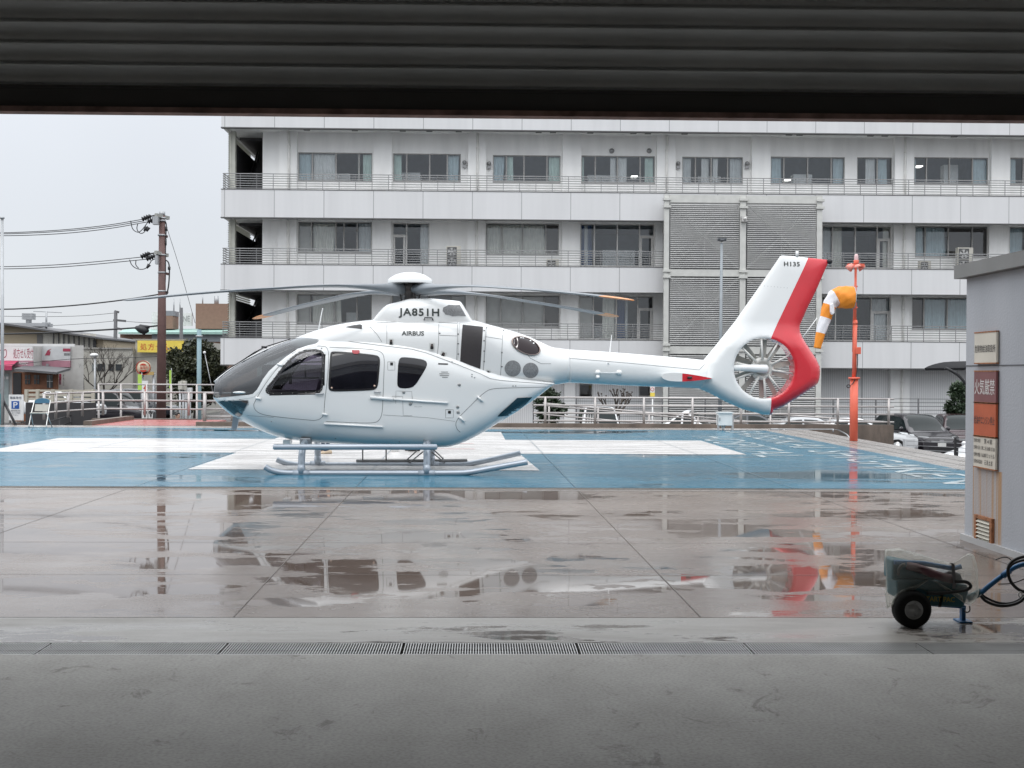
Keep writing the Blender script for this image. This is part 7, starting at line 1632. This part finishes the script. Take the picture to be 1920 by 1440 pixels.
for nm, cx, cy, dy, lb in (('wheel', 1709, 1141.5, .0, 'near'), ('wheel', 1709, 1141.5, .27, 'far')):
    c = C(cx, cy, dy); rr = c.z; s = -1 if dy < .1 else 1
    q = MB(); q.lathe(c, (0, s, 0), [(-.045, rr * .50), (-.05, rr * .80), (-.042, rr * .93), (-.03, rr * .995), (.03, rr * .995), (.042, rr * .93), (.05, rr * .80), (.046, rr * .5)], 48)
    for k in range(56):
        a = 2 * math.pi * k / 56; d = Vector((math.cos(a), 0, math.sin(a))); q.beam(c + d * rr * .985 + Vector((0, -.034, 0)), c + d * rr * .985 + Vector((0, .034, 0)), .006, rr * .03)
    wq = q.build('wheel', M_tyre, cart)
    q = MB(); q.lathe(c, (0, s, 0), [(.02, rr * .52), (.046, rr * .50), (.048, rr * .455), (.03, rr * .43), (.026, rr * .26), (.034, rr * .22), (.036, rr * .12), (.044, rr * .10), (.046, 0)], 32)
    q.build('rim', mat('wheel_rim_grey', (0.40, 0.41, 0.41), 0.4, .3), wq)
    q = MB()
    for k in range(5): a = 2 * math.pi * k / 5; q.lathe(c + Vector((math.cos(a) * rr * .34, s * .026, math.sin(a) * rr * .34)), (0, s, 0), [(0, .007), (.006, .006), (.007, 0)], 8)
    q.build('wheel_nuts', M_galv, wq)
q = MB(); a = C(1709, 1141.5); q.tube([(a.x, YC + .04, a.z), (a.x, YC + .25, a.z)], .018, 10); q.build('axle', M_cart, cart)
q = MB(); a, b = C(1804, 1138, .2), C(1804, 1173, .2); q.box((a.x - .013, YC + .17, .01), (a.x + .013, YC + .21, a.z)); q.build('support_leg', M_cartb, cart)
q = MB(); a = C(1804, 1174, .2); q.box((a.x - .042, YC + .13, .0), (a.x + .042, YC + .25, .010)); q.build('foot_plate', M_cartb, cart)
q = MB(); q.tube(smooth_poly([C(1818, 1136, .1), C(1819, 1146, .1), C(1812, 1149, .1), C(1808, 1145, .1)], False, 2), .004, 6); q.build('lock_pin_wire', M_hose, cart)
q = MB(); q.tube(smooth_poly([C(1838, 1113, .15), C(1856, 1097, .15), C(1892, 1070, .15), C(1905, 1062, .15), C(1922, 1057, .15), C(1990, 1048, .15)], False, 2), .0165, 12); q.tube([C(1880, 1080, .13), C(1893, 1070, .13)], .021, 10); q.build('tow_handle', M_cartb, cart)
q = MB(); q.tube([C(1815, 1122, .2), C(1840, 1110, .15)], .025, 10); q.build('tow_socket', M_cart, cart)
def hose(pts, r, dy): q = MB(); q.tube(smooth_poly([C(a, b, dy + (c if len(pp) > 2 else 0)) for pp in pts for (a, b, c) in [pp if len(pp) > 2 else (pp[0], pp[1], 0)]], False, 3), r, 10); return q.build('hose', M_hose, cart)
hose([(1838, 1116), (1848, 1128), (1870, 1136), (1890, 1136), (1912, 1130), (1925, 1116), (1960, 1095)], .0105, .10)
hose([(1838, 1113), (1852, 1123), (1872, 1131), (1892, 1132), (1912, 1125), (1926, 1110)], .008, .14)
hose([(1930, 1042), (1908, 1046), (1893, 1056), (1889, 1070), (1893, 1088), (1904, 1102), (1918, 1110), (1940, 1112)], .0105, .08)
hose([(1930, 1048), (1910, 1052), (1897, 1058), (1890, 1067)], .0085, .11)
hose([(1866, 1050), (1880, 1044.5), (1890, 1045), (1898, 1052)], .0035, .10)
hose([(1872, 1095), (1890, 1095), (1905, 1092), (1922, 1085)], .0035, .10)
q = MB(); q.tube([C(1913 + 3.2 * math.cos(k * math.pi / 8), 1115 + 5 * math.sin(k * math.pi / 8), .06) for k in range(17)], .0045, 6); q.build('hose_clip', M_chr, cart)
q = MB(); q.tube(smooth_poly([C(1738, 1112, -.01), C(1758, 1113, -.02), C(1790, 1110, -.02), C(1815, 1106, -.0), C(1822, 1098, .0), C(1812, 1090, .0), C(1790, 1090, -.01)], False, 2), .011, 8); q.build('cable_loop', M_hose, cart)
q = MB(); t_ = lambda u, v: Vector(C(1741 + 53 * u, 1127 - 11 * v, 0)) ; o_ = YC + .026
text_on(q, 'START PAC', lambda u, v: (C(1734 + 59 * u, 1128.5 - 9.5 * v + 2 * u).x, o_, C(1734 + 59 * u, 1128.5 - 9.5 * v + 2 * u).z), bold=.015); q.build('lettering', M_yl, cart, fix=False)
# clear plastic film wrapped over the cart
def film_mat():
    m, n, L, b = _new('plastic_film'); n.remove(b); o = n['Material Output']; tr = n.new('ShaderNodeBsdfTransparent'); gl = n.new('ShaderNodeBsdfGlossy'); df = n.new('ShaderNodeBsdfTranslucent'); d2 = n.new('ShaderNodeBsdfDiffuse'); m1 = n.new('ShaderNodeMixShader'); m2 = n.new('ShaderNodeMixShader'); m3 = n.new('ShaderNodeMixShader')
    tr.inputs[0].default_value = (.96, .96, .94, 1); df.inputs[0].default_value = (.82, .82, .76, 1); d2.inputs[0].default_value = (.78, .78, .72, 1); gl.inputs['Roughness'].default_value = .12
    t = n.new('ShaderNodeTexCoord'); no = n.new('ShaderNodeTexNoise'); no.inputs['Scale'].default_value = 9; no.inputs['Detail'].default_value = 5; no.inputs['Distortion'].default_value = 1.5; L.new(t.outputs['Object'], no.inputs[0])
    bp = n.new('ShaderNodeBump'); bp.inputs['Strength'].default_value = .7; bp.inputs['Distance'].default_value = .03; L.new(no.outputs[0], bp.inputs['Height']); L.new(bp.outputs[0], gl.inputs['Normal'])
    lw = n.new('ShaderNodeLayerWeight'); lw.inputs[0].default_value = .35; mr_ = n.new('ShaderNodeMapRange'); mr_.inputs[3].default_value = .13; mr_.inputs[4].default_value = .8; L.new(lw.outputs['Facing'], mr_.inputs[0])
    m3.inputs[0].default_value = .5; L.new(df.outputs[0], m3.inputs[1]); L.new(d2.outputs[0], m3.inputs[2])
    L.new(mr_.outputs[0], m1.inputs[0]); L.new(tr.outputs[0], m1.inputs[1]); L.new(m3.outputs[0], m1.inputs[2]); m2.inputs[0].default_value = .06; L.new(m1.outputs[0], m2.inputs[1]); L.new(gl.outputs[0], m2.inputs[2]); L.new(m2.outputs[0], o.inputs[0]); return m
outp = [(1659, 1030), (1686, 1028), (1720, 1038), (1750, 1047), (1780, 1055), (1790, 1055), (1802, 1046), (1815, 1038), (1820, 1037.5), (1827, 1042), (1831, 1055), (1833.5, 1070), (1834, 1090), (1836, 1108), (1834, 1118), (1826, 1130), (1818, 1134), (1808, 1131), (1806, 1118), (1780, 1112), (1742, 1114), (1730, 1106), (1718, 1102), (1704, 1102), (1690, 1106), (1676, 1118), (1670, 1134), (1663, 1142), (1660, 1120), (1661, 1080), (1659, 1050)]
q = MB(); rgx = random.Random(6); nO = len(outp)
top_n = 19
def lerp2(a, b, f): return (a[0] + (b[0] - a[0]) * f, a[1] + (b[1] - a[1]) * f)
fine = []
for i in range(nO):
    for k in range(3): fine.append(lerp2(outp[i], outp[(i+1) % nO], k / 3))
ctr = (1745, 1085); rings = []
for s, dy in ((.0, .0), (.35, -.0), (.7, .0), (.93, .005), (1.0, .04), (1.0, .13), (1.0, .21), (.93, .25), (.7, .26), (.0, .26)):
    rings.append([C(*lerp2(ctr, p, max(s, .01)), dy + rgx.uniform(-.006, .006) * s) for p in fine])
# sides follow the outline; the near and far sheets are cut round the wheel by the outline itself
q.ring_grid(rings); q.build('plastic_cover', film_mat(), cart, fix=False)
q = MB(); st = [(1783, 1056), (1787, 1058), (1788, 1075), (1790, 1092), (1788, 1104)]
q.ring_grid([[C(a - 3, b, -.012), C(a + 3, b, -.012)] for a, b in st], closed=False, sm=True); q.ring_grid([[C(1781, 1055.5, y), C(1787, 1055.5, y)] for y in (-.012, .1, .18, .27)], closed=False)
q.build('strap', mat('grey_strap', (0.17, 0.165, 0.175), 0.7), cart, fix=False)
q = MB(); q.ring_grid([[C(a - 3, b, .030), C(a + 3, b, .030)] for a, b in ((1766, 1112), (1764, 1125), (1762, 1138.5))], closed=False); q.build('strap', M_hose, cart, fix=False)

# ================================================================== PEOPLE
M_skin = mat('skin', (0.50, 0.32, 0.24), 0.5); M_hair = mat('black_hair', (0.015, 0.012, 0.012), 0.5); M_navy = mat('navy_cloth', (0.02, 0.03, 0.06), 0.85); M_tan = mat('tan_shoe', (0.50, 0.40, 0.29), 0.7); M_bshoe = mat('black_shoe', (0.02, 0.02, 0.02), 0.5); M_grcloth = mat('grey_cloth', (0.16, 0.17, 0.18), 0.85); M_whs = mat('white_cloth', (0.7, 0.7, 0.7), 0.85)
def skin_mesh(name, verts, edges, rads, m, parent, levels=2):
    me = bpy.data.meshes.new(name); me.from_pydata([tuple(v) for v in verts], edges, []); o = bpy.data.objects.new(name, me); col.objects.link(o)
    md = o.modifiers.new('s', 'SKIN'); md.use_smooth_shade = True
    for v, r in zip(me.skin_vertices[0].data, rads): v.radius = (r if isinstance(r, tuple) else (r, r))
    me.skin_vertices[0].data[0].use_root = True
    sb = o.modifiers.new('d', 'SUBSURF'); sb.levels = levels; sb.render_levels = levels
    dg = bpy.context.evaluated_depsgraph_get(); ev = o.evaluated_get(dg); nm = bpy.data.meshes.new_from_object(ev); o.modifiers.clear(); o.data = nm; bpy.data.meshes.remove(me)
    nm.materials.clear(); [nm.materials.append(x) for x in (m if isinstance(m, (list, tuple)) else [m])]
    for p in nm.polygons: p.use_smooth = True
    if parent: o.parent = parent
    return o
def person(label, pos, heading, h, shirt, trousers, shoe, look=0.0):
    t = thing('person', label, 'person', pos); t.rotation_euler = (0, 0, heading); k = h / 1.72
    V, E, Rr = [], [], []
    def add(p, r, par=None):
        V.append(Vector(p) * k); Rr.append(r * k if not isinstance(r, tuple) else (r[0] * k, r[1] * k)); 
        if par is not None: E.append((par, len(V) - 1))
        return len(V) - 1
    pel = add((0, 0, .93), (.155, .11)); wa = add((0, .0, 1.08), (.135, .10), pel); ch = add((0, .01, 1.28), (.155, .115), wa); nk0 = add((0, .01, 1.42), (.07, .07), ch); nk = add((0, -.01, 1.49), .052, nk0); hd0 = add((0, -.02, 1.56), (.070, .078), nk); hd = add((0, -.02, 1.63), (.078, .092), hd0); add((0, -.01, 1.685), (.062, .075), hd)
    for s in (-1, 1):
        hp_ = add((s * .09, 0, .86), .092, pel); kn = add((s * .10, -.02, .49), .060, hp_); an = add((s * .105, .01, .09), .040, kn); add((s * .115, -.10, .045), .036, an)
        sh_ = add((s * .175, .01, 1.38), .062, ch); el = add((s * .235, .03, 1.10), .043, sh_); wr_ = add((s * .245, -.04, .86), .030, el); pm = add((s * .245, -.055, .78), (.020, .036), wr_)
        for i, (dy, ln) in enumerate(((-.036, .075), (-.014, .085), (.010, .08), (.030, .065))): f1 = add((s * .245, -.055 + dy, .745), .0095, pm); f2 = add((s * .240, -.06 + dy, .745 - ln * .55), .0085, f1); add((s * .230, -.062 + dy, .745 - ln), .0075, f2)
        th_ = add((s * .235, -.10, .80), .011, pm); add((s * .228, -.118, .765), .009, th_)
    b = skin_mesh('body', V, E, Rr, [M_skin, shirt, trousers], t)
    for p in b.data.polygons:
        z = p.center.z / k; ax = abs(p.center.x) / k; p.material_index = 0 if z > 1.45 or (ax > .2 and z < .90) else (1 if z > .93 or (ax > .205 and z > .8) else 2)
    for s in (-1, 1):
        q = MB(); c = Vector((s * .115, -.06, 0)) * k; rings = []
        for y, w_, hh in ((.085, .025, .05), (.07, .036, .075), (.02, .040, .085), (-.04, .042, .075), (-.10, .045, .058), (-.15, .040, .045), (-.175, .022, .03)):
            rings.append([(t.location.x + c.x + w_ * k * math.cos(a), t.location.y + y * k, t.location.z + max(.002, hh * k * .5 * (1 + math.sin(a)))) for a in [2 * math.pi * i / 14 for i in range(14)]])
        q.ring_grid(rings, capa=True, capb=True); q.build('shoe', shoe, t)
    q = MB(); o = t.location; hc = o + Vector((0, -.012, 1.66)) * k; q.sphere(hc, .098 * k, 18, 12, sq=(.92, 1.08, .88))
    q.v = [(v[0], max(v[1], o.y - .065 * k) if v[2] < hc.z + .03 * k else v[1], v[2] if v[2] > hc.z - .05 * k else hc.z - .05 * k) for v in q.v]; q.build('hair', M_hair, t)
    q = MB()
    for s in (-1, 1): q.sphere(o + Vector((s * .03, -.098, 1.635)) * k, .011 * k, 8, 6)
    q.build('eyes', M_hair, t); q = MB(); q.sphere(o + Vector((0, -.112, 1.605)) * k, .016 * k, 8, 6, sq=(.8, 1, 1.3)); q.sphere(o + Vector((.082, -.01, 1.61)) * k, .025 * k, 8, 6, sq=(.4, .7, 1.2)); q.sphere(o + Vector((-.082, -.01, 1.61)) * k, .025 * k, 8, 6, sq=(.4, .7, 1.2)); q.build('nose_and_ears', M_skin, t)
    q = MB(); q.sphere(o + Vector((0, -.094, 1.567)) * k, .022 * k, 8, 6, sq=(1.1, .3, .25)); q.build('mouth', mat('lip', (0.40, 0.18, 0.16), 0.5), t)
    return t
a = G(610, 851); person('person hidden behind the helicopter cabin with only tan shoes showing', (a.x, a.y, 0.008), R(-55), 1.66, M_navy, M_navy, M_tan)
a = G(775, 848.5); person('person hidden behind the helicopter with only black shoes showing', (a.x, a.y + .4, 0.008), R(-70), 1.64, M_navy, M_grcloth, M_bshoe)
a = P(332.5, 780, 43.4); person('person passing on the lower street whose dark haired head clears the kerb', (a.x, 43.4, PZ(332, 774, 43.4) - 1.70), R(60), 1.70, M_whs, M_grcloth, M_bshoe)
q = MB(); a = G(740, 848); q.tube([(a.x, a.y + .1, .0085), (a.x, a.y + .1, .15)], .08, 14); q.tube([(a.x, a.y + .1, .15), (a.x, a.y + .1, .16)], .085, 14); tagset(q.build('bucket', M_wht), 'small white bucket on the painted cross behind the helicopter', 'bucket')
